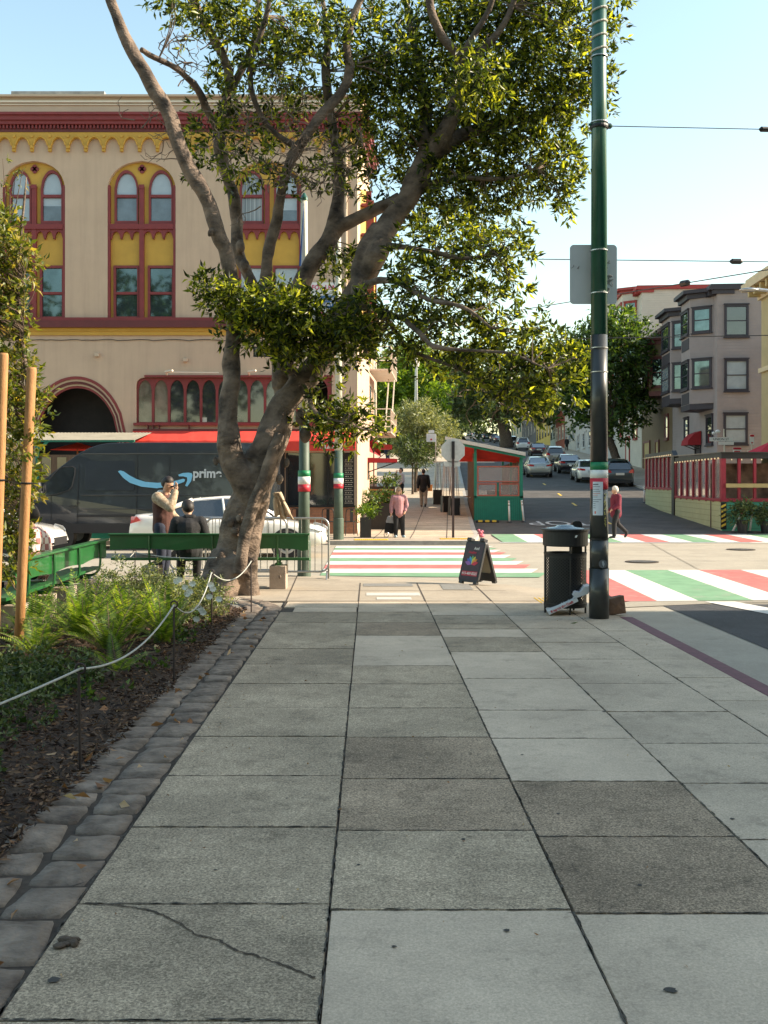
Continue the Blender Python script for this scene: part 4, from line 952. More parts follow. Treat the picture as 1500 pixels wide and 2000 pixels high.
# ------------------------------------------------------------ the big tree
TYd = 15.6
def px(u, v, Y): p = P(u, v, Y); return (p.x, p.y, p.z)
bt = thing('ficus_tree', 'big leaning many limbed tree with pale trunk and dark glossy crown by the bench', 'tree', tuple(P(450, 1150, TYd))[:2] + (0,))
limbs = [  # (points (u,v,width px), depth at start, depth at end)
 ([(448, 1175, 104), (455, 1140, 100), (462, 1085, 96), (474, 1030, 94), (486, 985, 88), (500, 940, 80), (516, 895, 72), (530, 850, 66)], 15.6, 15.6),
 ([(505, 905, 70), (530, 850, 66), (545, 805, 60), (575, 765, 58), (607, 725, 56), (635, 683, 52), (662, 625, 50), (688, 580, 46), (712, 540, 44), (733, 500, 44), (748, 460, 44), (768, 425, 42), (797, 385, 42), (817, 345, 44), (838, 295, 40)], 15.6, 15.9),
 ([(700, 590, 30), (697, 540, 28), (703, 500, 24), (716, 468, 22), (735, 440, 18)], 15.5, 15.7),
 ([(520, 905, 55), (545, 850, 50), (556, 800, 48), (556, 740, 44), (562, 670, 42), (575, 600, 40), (592, 548, 38), (612, 510, 36), (642, 470, 36), (656, 430, 32), (662, 383, 22), (661, 317, 20), (650, 250, 18), (640, 183, 19), (637, 140, 18), (640, 83, 14), (633, 33, 12), (628, -20, 10)], 15.8, 16.6),
 ([(645, 455, 26), (675, 437, 24), (705, 420, 24), (740, 404, 26), (780, 385, 26)], 16.2, 16.0),
 ([(550, 760, 40), (547, 700, 36), (535, 630, 30), (522, 575, 25), (519, 530, 23), (525, 480, 22), (543, 427, 22), (551, 367, 20), (562, 325, 19), (583, 287, 20), (633, 217, 20), (668, 180, 20), (683, 140, 19), (677, 87, 16), (690, 33, 14), (708, -20, 12)], 15.9, 15.2),
 ([(492, 985, 60), (470, 935, 60), (452, 885, 56), (445, 840, 50), (446, 795, 46), (452, 740, 41), (454, 680, 36), (455, 620, 33), (451, 545, 30), (441, 490, 29), (427, 460, 29), (408, 400, 31), (388, 360, 31), (366, 325, 31), (345, 270, 31), (325, 215, 30), (300, 170, 28), (265, 110, 24), (238, 60, 22), (215, 0, 20), (205, -40, 18)], 15.5, 14.6),
 ([(545, 690, 28), (522, 610, 26), (505, 570, 22), (484, 537, 22), (468, 505, 22), (463, 470, 26), (462, 430, 24), (458, 390, 22), (447, 350, 23), (433, 312, 25), (428, 265, 24), (440, 217, 24), (449, 160, 20), (440, 117, 18), (417, 73, 18), (393, 33, 16), (370, -30, 14)], 15.9, 16.4),
 ([(430, 262, 18), (405, 215, 16), (385, 172, 14), (350, 140, 13), (310, 115, 12), (275, 97, 11)], 16.2, 14.9),
 ([(583, 290, 14), (540, 262, 11), (510, 225, 10), (491, 175, 11), (491, 120, 11), (505, 80, 11), (520, 30, 10), (530, -20, 8)], 15.5, 15.0),
 ([(440, 215, 16), (455, 170, 16), (480, 120, 15), (500, 70, 14), (505, 0, 12)], 16.3, 16.6),
 ([(838, 300, 40), (868, 262, 34), (885, 215, 26), (900, 160, 20), (940, 100, 16), (985, 50, 13), (1010, -20, 10)], 15.9, 15.2),
 ([(845, 300, 36), (900, 268, 28), (960, 245, 22), (1030, 232, 16), (1100, 205, 12), (1160, 150, 8)], 15.9, 16.4),
 ([(830, 320, 34), (832, 250, 24), (826, 180, 20), (815, 110, 18), (800, 50, 14), (790, -20, 12)], 15.9, 16.8),
 ([(893, 190, 20), (895, 115, 18), (865, 75, 18), (845, 30, 16), (835, -30, 14)], 15.6, 15.0),
 ([(895, 120, 16), (925, 70, 12), (955, 20, 10), (970, -30, 8)], 15.3, 15.0),
 ([(800, 385, 22), (850, 355, 15), (910, 345, 12), (980, 350, 9), (1050, 330, 6)], 16.0, 15.4),
 ([(717, 560, 18), (742, 547, 14), (780, 553, 12), (840, 585, 11), (900, 600, 9), (960, 640, 7)], 15.7, 15.0),
 ([(690, 600, 18), (740, 603, 13), (783, 620, 12), (817, 650, 12), (850, 677, 11), (920, 685, 9), (1000, 695, 7), (1070, 720, 5)], 15.6, 14.8),
 ([(735, 605, 12), (762, 632, 10), (793, 677, 10), (833, 697, 9), (900, 722, 7), (980, 765, 5)], 15.5, 15.6),
 ([(745, 480, 16), (790, 483, 11), (850, 493, 10), (910, 505, 8), (980, 492, 5)], 15.8, 15.4),
 ([(562, 720, 22), (600, 770, 12), (612, 800, 10), (640, 815, 8), (690, 830, 5)], 15.7, 15.0),
 ([(470, 1105, 84), (435, 1128, 62), (400, 1146, 44), (365, 1162, 26)], 15.4, 15.2),
 ([(440, 1080, 60), (418, 1130, 56), (400, 1172, 46)], 15.5, 15.3), ([(475, 1090, 60), (482, 1140, 60), (490, 1178, 50)], 15.5, 15.4), ([(450, 1100, 70), (440, 1150, 60), (430, 1190, 50)], 15.4, 15.1),
 ([(548, 850, 26), (530, 890, 30), (512, 940, 30), (492, 1000, 28), (476, 1060, 28), (466, 1120, 28)], 15.25, 15.15),
]
mb = MB(); limbw = []
thin = MB()
for pts, d0, d1 in limbs:
    sp = spline([(p[0], p[1], p[2]) for p in pts], 4); n = len(sp); W3, rr = [], []
    for i, (u, v, wd) in enumerate(sp):
        Y = d0 + (d1 - d0) * i / (n - 1); Y -= .55 * min(1, max(0, (v - 560) / 300)) + 1.3 * min(1, max(0, (u - 690) / 160)) * min(1, max(0, (v - 440) / 60))
        p = P(u, v, Y); W3.append(p); rr.append(max(.012, wd / 2 * Y / F * (1 - .13 * min(1, max(0, (v - 450) / 250)))))
    limbw.append((W3, rr))
    if max(p[2] for p in pts) > 17: mb.tube(W3, rr, 14, wob=.18)
    else: MB().tube(W3, rr, 8, wob=.15).build('branch', M_barkd, bt, w=True, smooth=True)
# knots and burrs
for u, v, r, Y in ((430, 1085, .07, 15.25), (452, 1020, .06, 15.2), (468, 1012, .05, 15.2), (460, 1040, .06, 15.2), (460, 783, .05, 15.4), (548, 1125, .03, 15.4), (410, 455, .05, 14.9), (470, 480, .09, 15.9), (478, 520, .08, 15.9), (560, 905, .06, 15.3), (545, 935, .07, 15.25), (515, 970, .08, 15.2), (612, 742, .08, 15.4), (590, 815, .10, 15.5), (597, 850, .10, 15.5), (430, 870, .06, 15.3), (423, 900, .05, 15.4)):
    p = P(u, v, Y - .5 * min(1, max(0, (v - 560) / 300))); mb.ell(p, (r * .9, r * .9, r * 1.3), 10)
for i in range(len(mb.v)):     # gnarl
    v = Vector(mb.v[i]); k = mnoise.noise_vector(v * 2.2) * .03 + mnoise.noise_vector(v * 6) * .014 + mnoise.noise_vector(v * 15) * .006
    mb.v[i] = tuple(v + k)
tk = mb.build('trunk', M_bark, bt, w=True); remesh(tk, .018, 3)
# leaf masses: (u, v, ru, rv, depth, density)
LB = [(390, 20, 75, 60, 16.2, 1.1), (470, 30, 60, 60, 16, 1.1), (560, 50, 60, 70, 15.4, .75), (450, 110, 50, 50, 16.2, .8), (420, 185, 45, 40, 16.2, .8), (330, 10, 40, 22, 15.2, 1), (530, 140, 60, 45, 15.3, 1.1), (570, 110, 60, 60, 16.3, .9),
      (620, 30, 50, 50, 16.3, .9), (650, 90, 50, 60, 15.3, .5), (590, 190, 60, 40, 16.6, .8), (700, 40, 60, 60, 15.6, .7), (745, 80, 50, 70, 16.2, .9), (700, 140, 50, 50, 16.4, .9), (745, 170, 60, 60, 16, 1), (770, 120, 60, 70, 15.6, .9), (640, 300, 60, 50, 16.5, .55), (540, 240, 60, 40, 16.4, .6), (480, 260, 60, 50, 16.2, .8), (410, 270, 45, 45, 16.0, .8), (420, 330, 50, 35, 15.6, .7), (490, 330, 60, 40, 15.4, .55),
      (700, 215, 60, 60, 16.3, .9), (720, 290, 55, 55, 16.4, .8), (690, 350, 45, 45, 16.1, .5), (610, 350, 70, 35, 15.2, .28), (800, 200, 60, 70, 15.8, .9), (760, 250, 50, 50, 15.4, .6), (800, 300, 50, 60, 16.3, .8), (745, 350, 45, 45, 16.0, .5),
      (850, 20, 90, 60, 16.2, 1), (940, 20, 80, 60, 16, 1.2), (1040, 20, 90, 60, 15.8, 1.2), (1110, 60, 60, 60, 15.6, 1.1), (870, 110, 90, 70, 16.4, 1), (960, 110, 80, 70, 16, 1.1), (1050, 120, 80, 70, 15.8, 1.2), (1120, 170, 50, 60, 15.5, 1.1),
      (900, 190, 80, 70, 16.6, 1.1), (930, 160, 55, 60, 14.8, 1.3), (990, 210, 80, 60, 16.2, 1.2), (1070, 230, 75, 65, 15.8, 1.2), (870, 260, 60, 60, 16.4, 1.1), (940, 285, 70, 60, 16.2, 1.2), (1020, 300, 75, 60, 15.8, 1.1), (1090, 310, 55, 50, 15.6, .9), (1105, 380, 28, 50, 15.4, .8), (1080, 350, 45, 40, 15.6, .7), (1180, 130, 36, 60, 15.6, .8), (1180, 50, 38, 36, 15.8, .8), (1195, 5, 30, 25, 15.8, .6), (1170, 180, 25, 40, 15.6, .6),
      (850, 330, 50, 50, 16, .9), (900, 350, 60, 45, 16.2, 1), (970, 360, 60, 40, 15.8, .9), (1030, 365, 50, 35, 15.6, .7), (880, 400, 60, 45, 15.8, .9), (840, 430, 50, 45, 16, .9), (940, 410, 50, 45, 16, .9), (1010, 410, 30, 30, 15.6, .4),
      (800, 470, 40, 40, 16.2, .7), (870, 470, 60, 40, 15.8, .9), (930, 470, 60, 40, 15.8, 1), (990, 480, 50, 35, 15.4, 1), (1020, 500, 28, 25, 15.4, .8), (900, 530, 70, 35, 15.6, .9), (840, 530, 50, 40, 15.8, .9), (790, 540, 45, 45, 15.8, .8), (960, 540, 55, 35, 15.4, .8), (1000, 570, 40, 35, 15.3, .7),
      (770, 600, 40, 45, 15.8, .9), (830, 600, 55, 45, 15.8, .9), (890, 600, 60, 45, 15.6, 1), (950, 610, 55, 40, 15.4, .8), (800, 660, 50, 40, 15.6, .9), (860, 660, 55, 40, 15.4, .8), (920, 670, 60, 40, 15.2, 1), (990, 660, 60, 45, 15.2, 1.1), (1060, 680, 55, 45, 15, 1.1), (1050, 640, 30, 22, 15.1, .6), (1110, 720, 36, 50, 14.9, 1), (1080, 760, 45, 45, 15, 1), (1020, 740, 60, 45, 15, 1.1), (960, 730, 50, 40, 15.2, 1), (900, 720, 45, 35, 15.4, .8), (1030, 790, 45, 32, 15, .9), (980, 780, 40, 25, 15.1, .7), (1090, 800, 25, 22, 15, .7), (850, 700, 40, 30, 15.6, .6), (780, 690, 40, 30, 15.6, .6), (740, 640, 36, 40, 15.5, .7),
      (400, 558, 28, 20, 14.9, 1.4), (430, 585, 40, 30, 14.8, 1.4), (480, 600, 50, 42, 14.7, 1.4), (540, 595, 50, 48, 14.6, 1.4), (590, 620, 55, 50, 14.6, 1.4), (640, 620, 40, 45, 14.7, 1), (500, 650, 50, 36, 14.8, 1.2), (450, 640, 28, 26, 14.9, .8), (560, 665, 55, 40, 14.7, 1.3), (620, 680, 55, 35, 14.8, 1.2), (680, 665, 45, 40, 14.7, 1.3), (715, 600, 28, 36, 14.9, 1.1), (712, 650, 30, 34, 14.8, 1.3), (700, 700, 30, 22, 14.9, .8), (550, 715, 22, 20, 14.9, .5), (665, 510, 36, 28, 16.1, 1), (648, 540, 26, 16, 16, .8), (690, 500, 20, 25, 16.2, .7),
      (640, 765, 22, 28, 15.0, .7), (615, 785, 16, 20, 15.1, .6), (600, 830, 24, 24, 15.0, .8), (650, 830, 42, 30, 14.8, 1.0), (700, 830, 45, 24, 14.8, 1), (740, 840, 36, 18, 14.8, .7), (690, 800, 36, 18, 14.9, .7), (660, 800, 26, 18, 14.9, .6), (680, 862, 26, 12, 14.9, .5), (640, 860, 24, 16, 14.9, .6), (595, 790, 18, 18, 15.2, .5)]
LB = [(u, v, ru, rv, Y - (1.25 if u > 755 and v > 440 else 0), dn * (.62 if u > 755 and v > 440 else .74 if u < 800 and v < 380 else .9 if v < 380 else 1)) for (u, v, ru, rv, Y, dn) in LB]
lst, lstT = [], []
for (u, v, ru, rv, Y, dn) in LB:
    p = P(u, v, Y); s = Y / F; rx, rz = ru * s, rv * s
    lst.append(tufts(p, (rx, min(rx, rz) * 1.0 + .12, rz), max(3, int(.027 * ru * rv * dn)), 11, .12, .042, .25))
a = join_t(lst)
leafmesh('crown', LF_big, *a, parent=bt)
# twigs: from each mass towards the nearest limb
tw = MB(); allp = [(q_, r_) for W3, rr in limbw[1:22] for q_, r_ in zip(W3, rr)]
for (u, v, ru, rv, Y, dn), tf in zip(LB, lst):
    tc = tf[4]; c = P(u, v, Y)
    near = min(allp, key=lambda q_: (q_[0] - c).length)[0]
    for k in range(min(7, 2 + len(tc) // 12)):
        e = Vector(tc[random.randrange(len(tc))]); m_ = near.lerp(e, .5) + Vector((random.uniform(-.12, .12), random.uniform(-.1, .1), random.uniform(-.05, .15)))
        sp = spline([tuple(near), tuple(m_), tuple(e)], 4); tw.tube(sp, [.013 - .009 * i / (len(sp) - 1) for i in range(len(sp))], 4, caps=False)
for (u, v, ru, rv, Y, k) in ((400, 270, 60, 70, 15, 10), (590, 310, 90, 50, 15, 26), (300, 250, 40, 40, 14.8, 7), (370, 110, 50, 60, 15.2, 10), (600, 350, 90, 40, 15.0, 26), (560, 250, 60, 60, 15.1, 16), (630, 820, 40, 30, 14.9, 8), (980, 770, 90, 40, 14.8, 20), (880, 560, 90, 40, 15, 14), (340, 90, 40, 60, 15, 6), (520, 210, 50, 50, 15.2, 12)):
    for _ in range(k):      # bare curling dead twigs
        u0, v0 = u + random.gauss(0, ru * .6), v + random.gauss(0, rv * .6); a0 = random.uniform(0, 2 * PI); pl = [(u0, v0)]
        for s_ in range(5):
            a0 += random.gauss(0, .55); pl.append((pl[-1][0] + 13 * math.cos(a0), pl[-1][1] + 11 * math.sin(a0)))
        W3 = [P(x, y, Y + .05 * i) for i, (x, y) in enumerate(pl)]; tw.tube(W3, [.011 * (1 - .14 * i) for i in range(6)], 4, caps=False)
        for _b in range(2):
            i0 = random.randint(1, 4); x, y = pl[i0]; a1 = a0 + random.uniform(-1.2, 1.2)
            tw.tube([P(x, y, Y + .05 * i0), P(x + 12 * math.cos(a1), y + 12 * math.sin(a1), Y), P(x + 22 * math.cos(a1 + .5), y + 22 * math.sin(a1 + .5), Y)], .005, 4, caps=False)
tw.build('twigs', M_twig, bt, w=True)

# ------------------------------------------------------------ background trees
def bgtree(name, label, ub, vb, Y, blobs, lm, tr, n, L, W, bark=None, lean=0, group=None, top=None, per=8):
    """blobs in view units, turned into metres about the base"""
    b = P(ub, vb, Y); s = Y / F; z0 = zt(Y); b.z = z0
    cr_ = []
    for (u, v, ru, rv) in blobs:
        p = P(u, v, Y); cr_.append((p.x - b.x, random.uniform(-1, 1) * ru * s * .6, p.z - z0, ru * s, ru * s * .9, rv * s))
    zmin = min(c[2] - c[5] * .3 for c in cr_)
    return tree(name, label, b, 0, cr_, lm, tr, (lean, 0), n, L, W, per, group, trunkh=max(1.5, zmin), bark=bark)
bgtree('street_tree', 'round dark street tree beside the red trim house', 1208, 893, 76, [(1180, 700, 70, 60), (1235, 690, 50, 60), (1200, 650, 60, 45), (1150, 760, 55, 50), (1210, 770, 65, 60), (1250, 740, 38, 50), (1160, 680, 50, 40), (1240, 800, 35, 40), (1130, 800, 30, 40), (1195, 830, 50, 30), (1110, 690, 40, 50), (1110, 760, 30, 50), (1210, 625, 40, 20)], LF_far, .32, 1500, .42, .19, lean=-1.0)
bgtree('shade_tree', 'wide dark tree over the parked cars far up the hill', 990, 850, 150, [(900, 760, 60, 50), (960, 780, 60, 45), (1030, 770, 60, 40), (1080, 790, 50, 35), (930, 720, 50, 40), (900, 800, 40, 25), (990, 740, 60, 40), (1060, 740, 60, 45), (1100, 730, 50, 50), (1010, 810, 40, 15)], LF_dark, .9, 1500, .8, .4, lean=-1.0)
bgtree('lime_tree', 'bright green tree on the left of the hill street behind the lamp post', 790, 880, 95, [(800, 740, 50, 45), (840, 760, 35, 45), (780, 790, 40, 40), (760, 760, 35, 40), (845, 800, 30, 30), (800, 700, 40, 30), (740, 800, 30, 40), (800, 830, 50, 30)], LF_lime, .3, 1200, .5, .2)
bgtree('hill_tree', 'dark green tree at the top of the left hill pavement', 900, 850, 210, [(880, 800, 40, 35), (920, 790, 40, 35), (860, 760, 45, 45), (905, 840, 40, 14), (940, 820, 30, 20), (870, 835, 30, 18)], LF_dark, .6, 700, 1.1, .5)
bgtree('hill_tree', 'brownish tree crown highest behind the lime tree', 860, 860, 260, [(850, 715, 50, 30), (800, 720, 60, 35), (745, 740, 50, 50), (880, 740, 40, 30)], LF_olive, .8, 700, 1.4, .6)
bgtree('hill_tree', 'mid green tree left of the lime tree behind the corner', 735, 890, 120, [(740, 840, 40, 40), (760, 850, 40, 30), (735, 790, 30, 40), (770, 870, 30, 20)], LF_dark, .4, 700, .7, .3)
bgtree('olive_tree', 'silvery olive tree in front of the shelter on the hill pavement', 812, 955, 56, [(825, 815, 42, 30), (790, 840, 30, 32), (855, 845, 36, 28), (820, 850, 48, 34), (800, 875, 34, 22), (850, 870, 34, 14)], LF_olive, .10, 900, .26, .05, per=12)
ot = bgtree('olive_tree', 'darker underplanted shrub of the olive tree with reddish stems', 806, 950, 54.5, [(800, 880, 26, 18), (825, 885, 26, 16), (815, 900, 18, 10)], LF_dark, .06, 260, .24, .06, per=10)

# dark park trees behind the viewer (seen mirrored in the windows)
for i, (x, y, h) in enumerate(((-14, -22, 21), (-4, -30, 24), (8, -26, 21), (-24, -28, 24), (-32, -15, 21), (20, -34, 22))):
    tree('park_tree', ['broad park tree behind the viewer on the left lawn', 'tallest park tree straight behind the viewer', 'park tree behind the viewer towards the avenue', 'park tree at the far left of the lawn', 'park tree beside the left street behind the viewer', 'park tree at the avenue end behind the viewer'][i], (x, y, 0), h,
         [(random.uniform(-2, 2), random.uniform(-2, 2), h * .5, 4.5, 4.5, 3.5), (random.uniform(-2, 2), 0, h * .75, 4, 4, 3.5), (2.5, 0, h * .6, 3.5, 3.5, 3), (-2.5, 0, h * .62, 3.5, 3.5, 3)], LF_far, .4, n=700, L=.7, W=.4, group='park trees behind the viewer')

# ------------------------------------------------------------ poles, wires, signs
M_polegreen = mat('pole green paint', (.012, .085, .05), .35, .15, 5, coat=.4)
M_poleblk = mat('pole dark paint', (.028, .03, .028), .4, .25, 5, coat=.3)
M_poleold = mat('pole aged green', (.06, .09, .065), .6, .25, 4)
M_polesun_tape = mat('pole top sunlit cream and tape', (.52, .50, .40), .6, .12, 4)  # sunlight on the green pole tops put into the colour; tape shares it
M_tapeG = mat('tape green', (.01, .20, .08), .5, .06, 9); M_tapeW = mat('tape white', (.75, .75, .72), .5, .05, 9); M_tapeR = mat('tape red', (.50, .02, .04), .5, .06, 9)
def pole_seg(t, name, m, X, Y, z0, z1, r0, r1, n=20): q = MB(); q.lathe([(r0, z0), (r1, z1)], (X, Y, 0), n); return q.build(name, m, t, w=True, smooth=False)
def smoothcyl(o):
    for p in o.data.polygons:
        if len(p.vertices) == 4: p.use_smooth = True
pb_ = P(1170, 1207, 12.28); PX, PY = pb_.x, pb_.y; ps = F / PY; zz = lambda v: H - (v - CY) / ps
mp_ = thing('utility_pole', 'tall green and black steel pole with a tricolour band beside the black litter bin', 'pole', (PX, PY, 0))
segs = [(1207, 1110, M_poleblk, .122, .119), (1110, 1052, M_poleblk, .113, .112), (1052, 955.6, M_poleblk, .111, .107), (918, 903, M_tapeG, .109, .109), (934, 918, M_tapeW, .109, .109), (955.5, 934, M_tapeR, .109, .109), (903, 655, M_poleblk, .105, .101), (655, -260, M_polegreen, .100, .084)]
for v0, v1, m_, r0, r1 in segs: smoothcyl(pole_seg(mp_, 'band' if m_ in (M_tapeG, M_tapeW, M_tapeR) else 'shaft', m_, PX, PY, zz(v0), zz(v1) + .001, r0, r1, 28))
for v in (490, 573, 680, 727, 112, 240, 1052): q = MB(); q.lathe([(.108 if v < 1000 else .118, zz(v) - .006), (.108 if v < 1000 else .118, zz(v) + .006)], (PX, PY, 0), 24); q.build('clamp', M_steel if v < 1000 else M_black, mp_, w=True)
q = MB()
for k in range(4):
    v = 20 + k * 26; q.tube([(PX + .094 * math.cos(a), PY + .094 * math.sin(a), zz(v) + .012 * math.sin(a + 1.5) * 2) for a in np.linspace(0, 2 * PI, 17)], .014, 5, caps=False)
q.build('tape_wrap', M_polesun_tape, mp_, w=True)
ps_ = thing('notice_sheet', 'white paper notice with small print taped round the tricolour pole', 'notice', (PX - .04, PY - .12, 1.4))
q = MB(); n = 10; vs = []
for i in range(n + 1):
    a = -PI / 2 - .95 + 1.15 * i / n
    for z in (zz(1006), zz(941)): vs.append((PX + .1125 * math.cos(a), PY + .1125 * math.sin(a), z))
q.add(vs, [(2 * i, 2 * i + 2, 2 * i + 3, 2 * i + 1) for i in range(n)]); q.build('sheet', mat('paper', (.62, .66, .70), .7, .04, 9), ps_, w=True)
q = MB(); pr = random.Random(3)
def arcq(a0, a1, z0, z1, rr=.1135, m=0):
    k = 4; vs = []
    for i in range(k + 1):
        a = a0 + (a1 - a0) * i / k; vs += [(PX + rr * math.cos(a), PY + rr * math.sin(a), z0), (PX + rr * math.cos(a), PY + rr * math.sin(a), z1)]
    q.add(vs, [(2 * i, 2 * i + 2, 2 * i + 3, 2 * i + 1) for i in range(k)], m)
A0 = -PI / 2 - .9
for i, v in enumerate((945, 950, 955, 959, 963, 966.5, 970, 975, 979, 983, 987, 991)):
    arcq(A0, A0 + pr.uniform(.5, 1.0) if v < 983 else A0 + .3, zz(v + (2.2 if i < 1 else 1.0)), zz(v), m=1 if v in (963, 966.5) else 0)
arcq(A0 + .18, A0 + .34, zz(1003), zz(998), m=1)
q.build('print', [mat('ink', (.12, .13, .16), .7, .1, 9), mat('red ink', (.6, .15, .1), .7, .1, 9)], ps_, w=True)
q = MB(); pr = random.Random(5)     # yellow scrawl on the dark paint
ca = lambda a, v: (PX + .1125 * math.cos(a), PY + .1125 * math.sin(a), zz(v))
for k in range(9):
    v0 = 962 + k * 7.5; a0 = -PI / 2 + .52; pl = [ca(a0 + pr.uniform(-.18, .18), v0 + pr.uniform(-1, 6)) for _ in range(6)]; q.tube([tuple(x) for x in spline(pl, 4)], .0022, 4, caps=False)
q.build('scrawl', mat('yellow marker', (.6, .55, .18), .6, .1, 9), mp_, w=True)
q = MB(); q.lathe([(.052, 0), (.052, .006)], (0, 0, 0), 20, axis='Y'); M_ = Matrix.Translation((PX + .02, PY - .122, zz(1100))) @ Matrix.Rotation(.2, 4, 'Z'); q.v = [tuple(M_ @ Vector(x)) for x in q.v]; b_ = q.build('sticker', mat('sticker ring', (.10, .11, .12), .5, .1, 9), mp_, w=True)
q = MB(); q.prism([(-.012, .03), (.004, .034), (.02, .0), (.008, -.035), (-.008, -.01)], -.003, .0, 'Y', M=M_); q.build('emblem', mat('sticker pale', (.35, .38, .42), .5, .1, 9), b_, w=True)
# sign seen from behind
sgn = thing('road_sign', 'large blank sign back bolted to the green pole', 'sign', (PX, PY + .12, zz(536)))
def rrect(x0, x1, z0, z1, r, k=5):
    o_ = []
    for cx_, cz_, a0 in ((x1 - r, z1 - r, 0), (x0 + r, z1 - r, PI / 2), (x0 + r, z0 + r, PI), (x1 - r, z0 + r, 3 * PI / 2)):
        for i in range(k + 1): a = a0 + PI / 2 * i / k; o_.append((cx_ + r * math.cos(a), cz_ + r * math.sin(a)))
    return o_
q = MB(); x0, x1 = (1113 - CX) / F * 12.42, (1205 - CX) / F * 12.42; q.prism(rrect(x0, x1, H - (594 - CY) / F * 12.42, H - (478 - CY) / F * 12.42, .05), 12.42, 12.425, 'Y')
q.build('panel', mat('scuffed aluminium', (.50, .51, .50), .55, .06, 3, metal=.3), sgn, w=True)
q = MB(); pr = random.Random(9)
for cx_, cv, n in ((1190, 560, 9), (1184, 530, 6), (1122, 520, 2)):
    for k in range(n):
        u, v = cx_ + pr.uniform(-6, 6), cv + pr.uniform(-22, 20) * (n > 3) + pr.uniform(-4, 4); pl = [P(u + pr.uniform(-5, 5), v + pr.uniform(-5, 5), 12.416) for _ in range(4)]; q.tube([tuple(x) for x in spline([tuple(p) for p in pl], 3)], .004, 4)
q.build('scuffs', mat('scuff', (.22, .21, .20), .8, .2, 9), sgn, w=True)
# span wires
def wire(name, label, pts, r, beads=()):
    t = thing(name, label, 'wire', pts[0]); q = MB(); a, b = Vector(pts[0]), Vector(pts[1]); n = 16
    q.tube([a.lerp(b, i / n) - Vector((0, 0, .4 * pts[2] * 4 * (i / n) * (1 - i / n))) for i in range(n + 1)], r, 5); q.build('strand', M_black, t, w=True)
    for f_ in beads:
        c = a.lerp(b, f_) - Vector((0, 0, .4 * pts[2] * 4 * f_ * (1 - f_))); d = (b - a).normalized(); q = MB(); q.tube([c - d * r * 14, c - d * r * 9, c + d * r * 9, c + d * r * 14], [r * 2, r * 6, r * 6, r * 2], 8); q.build('insulator', M_black, t, w=True)
wire('span_wire', 'dark wire running right from the collar of the green pole', (tuple(P(1176, 246, 12.28)), tuple(P(1560, 254, 13.0)), .0), .006, (.02, .82))
wire('span_wire', 'level overhead wire passing behind the blank sign', (tuple(P(1030, 506, 30)), tuple(P(1560, 512, 30)), 0), .014, (.77,))
wire('span_wire', 'slanting overhead wire rising to the right above the grey house', (tuple(P(1000, 608, 40)), tuple(P(1560, 517, 26)), 0), .016, (.70,))
wire('span_wire', 'lowest overhead wire crossing the grey house front', (tuple(P(1085, 662, 30)), tuple(P(1560, 654, 30)), 0), .014)
q = MB()
mp2 = thing('pole_collar', 'metal collar holding the wire on the green pole', 'clamp', (PX, PY, zz(247)))
q.lathe([(.112, zz(252)), (.116, zz(249)), (.112, zz(245))], (PX, PY, 0), 20); q.build('ring', M_black, mp2, w=True)
q = MB(); q.ell((PX - .11, PY - .03, zz(245)), (.03, .02, .02), 8); q.ell((PX + .13, PY - .03, zz(248)), (.03, .02, .025), 8); q.build('bolt', M_polegreen, mp2, w=True)
# striped poles by the crossing
def stripe_pole(name, label, u, v, Y, top, r, r1, bv, sunlit_from, shaft):
    X = (u - CX) / F * Y; s = F / Y; zf = lambda v_: H - (v_ - CY) / s; t = thing(name, label, 'pole', (X, Y, 0), 0, 'tricolour banded poles at the crossing')
    rr = lambda z: r + (r1 - r) * min(1, max(0, z / zf(top)))
    smoothcyl(pole_seg(t, 'shaft', shaft, X, Y, -.12, zf(sunlit_from), rr(0), rr(zf(sunlit_from))))
    smoothcyl(pole_seg(t, 'shaft', M_polesun_tape, X, Y, zf(sunlit_from) + .001, zf(top), rr(zf(sunlit_from)), rr(zf(top))))  # upper green shaft coloured cream as if in full sun
    q = MB(); q.lathe([(r1 * 1.15, zf(top)), (r1 * 1.1, zf(top) + .05), (r1 * .3, zf(top) + .14)], (X, Y, 0), 14); q.build('cap', M_polegreen, t, w=True)
    q = MB(); q.lathe([(r * 1.12, -.12), (r * 1.12, .62), (r, .64)], (X, Y, 0), 20); q.build('base_sleeve', shaft, t, w=True)
    for (a, b, m_) in ((bv[0], bv[1], M_tapeG), (bv[1], bv[2], M_tapeW), (bv[2], bv[3], M_tapeR)): smoothcyl(pole_seg(t, 'band', m_, X, Y, zf(b), zf(a), rr(0) * 1.03, rr(0) * 1.03))
    return t
sp1 = stripe_pole('striped_pole', 'nearer striped pole standing behind the right end of the green bench', 594, 1121, 17.9, 392, .108, .06, (919, 931, 946, 960), 800, M_poleold)
sp2 = stripe_pole('striped_pole', 'farther striped pole standing on the pavement before the pizza shop', 661, 1059, 29.5, 420, .14, .07, (924, 934, 945, 954), 880, M_poleold)
fg = thing('pennant', 'narrow blue and white pennant hanging by the pole top coloured sunlit cream', 'banner', tuple(P(594, 400, 17.8)))
q = MB(); f_ = lambda u, v: (P(u, v, 17.8).x, P(u, v, 17.8).z); q.prism([f_(594, 392), f_(597, 520), f_(586, 520)], 17.8, 17.81, 'Y'); q.build('cloth', M_tapeW, fg, w=True)
q = MB(); q.prism([f_(594, 391), f_(587.5, 520), f_(584, 520)], 17.79, 17.8, 'Y'); q.build('blue_edge', mat('pennant blue', (.03, .12, .42), .7, .1, 9), fg, w=True)
ns = thing('street_sign', 'street name plate reading STOCKTON on the near striped pole', 'sign', tuple(P(540, 688, 17.6)))
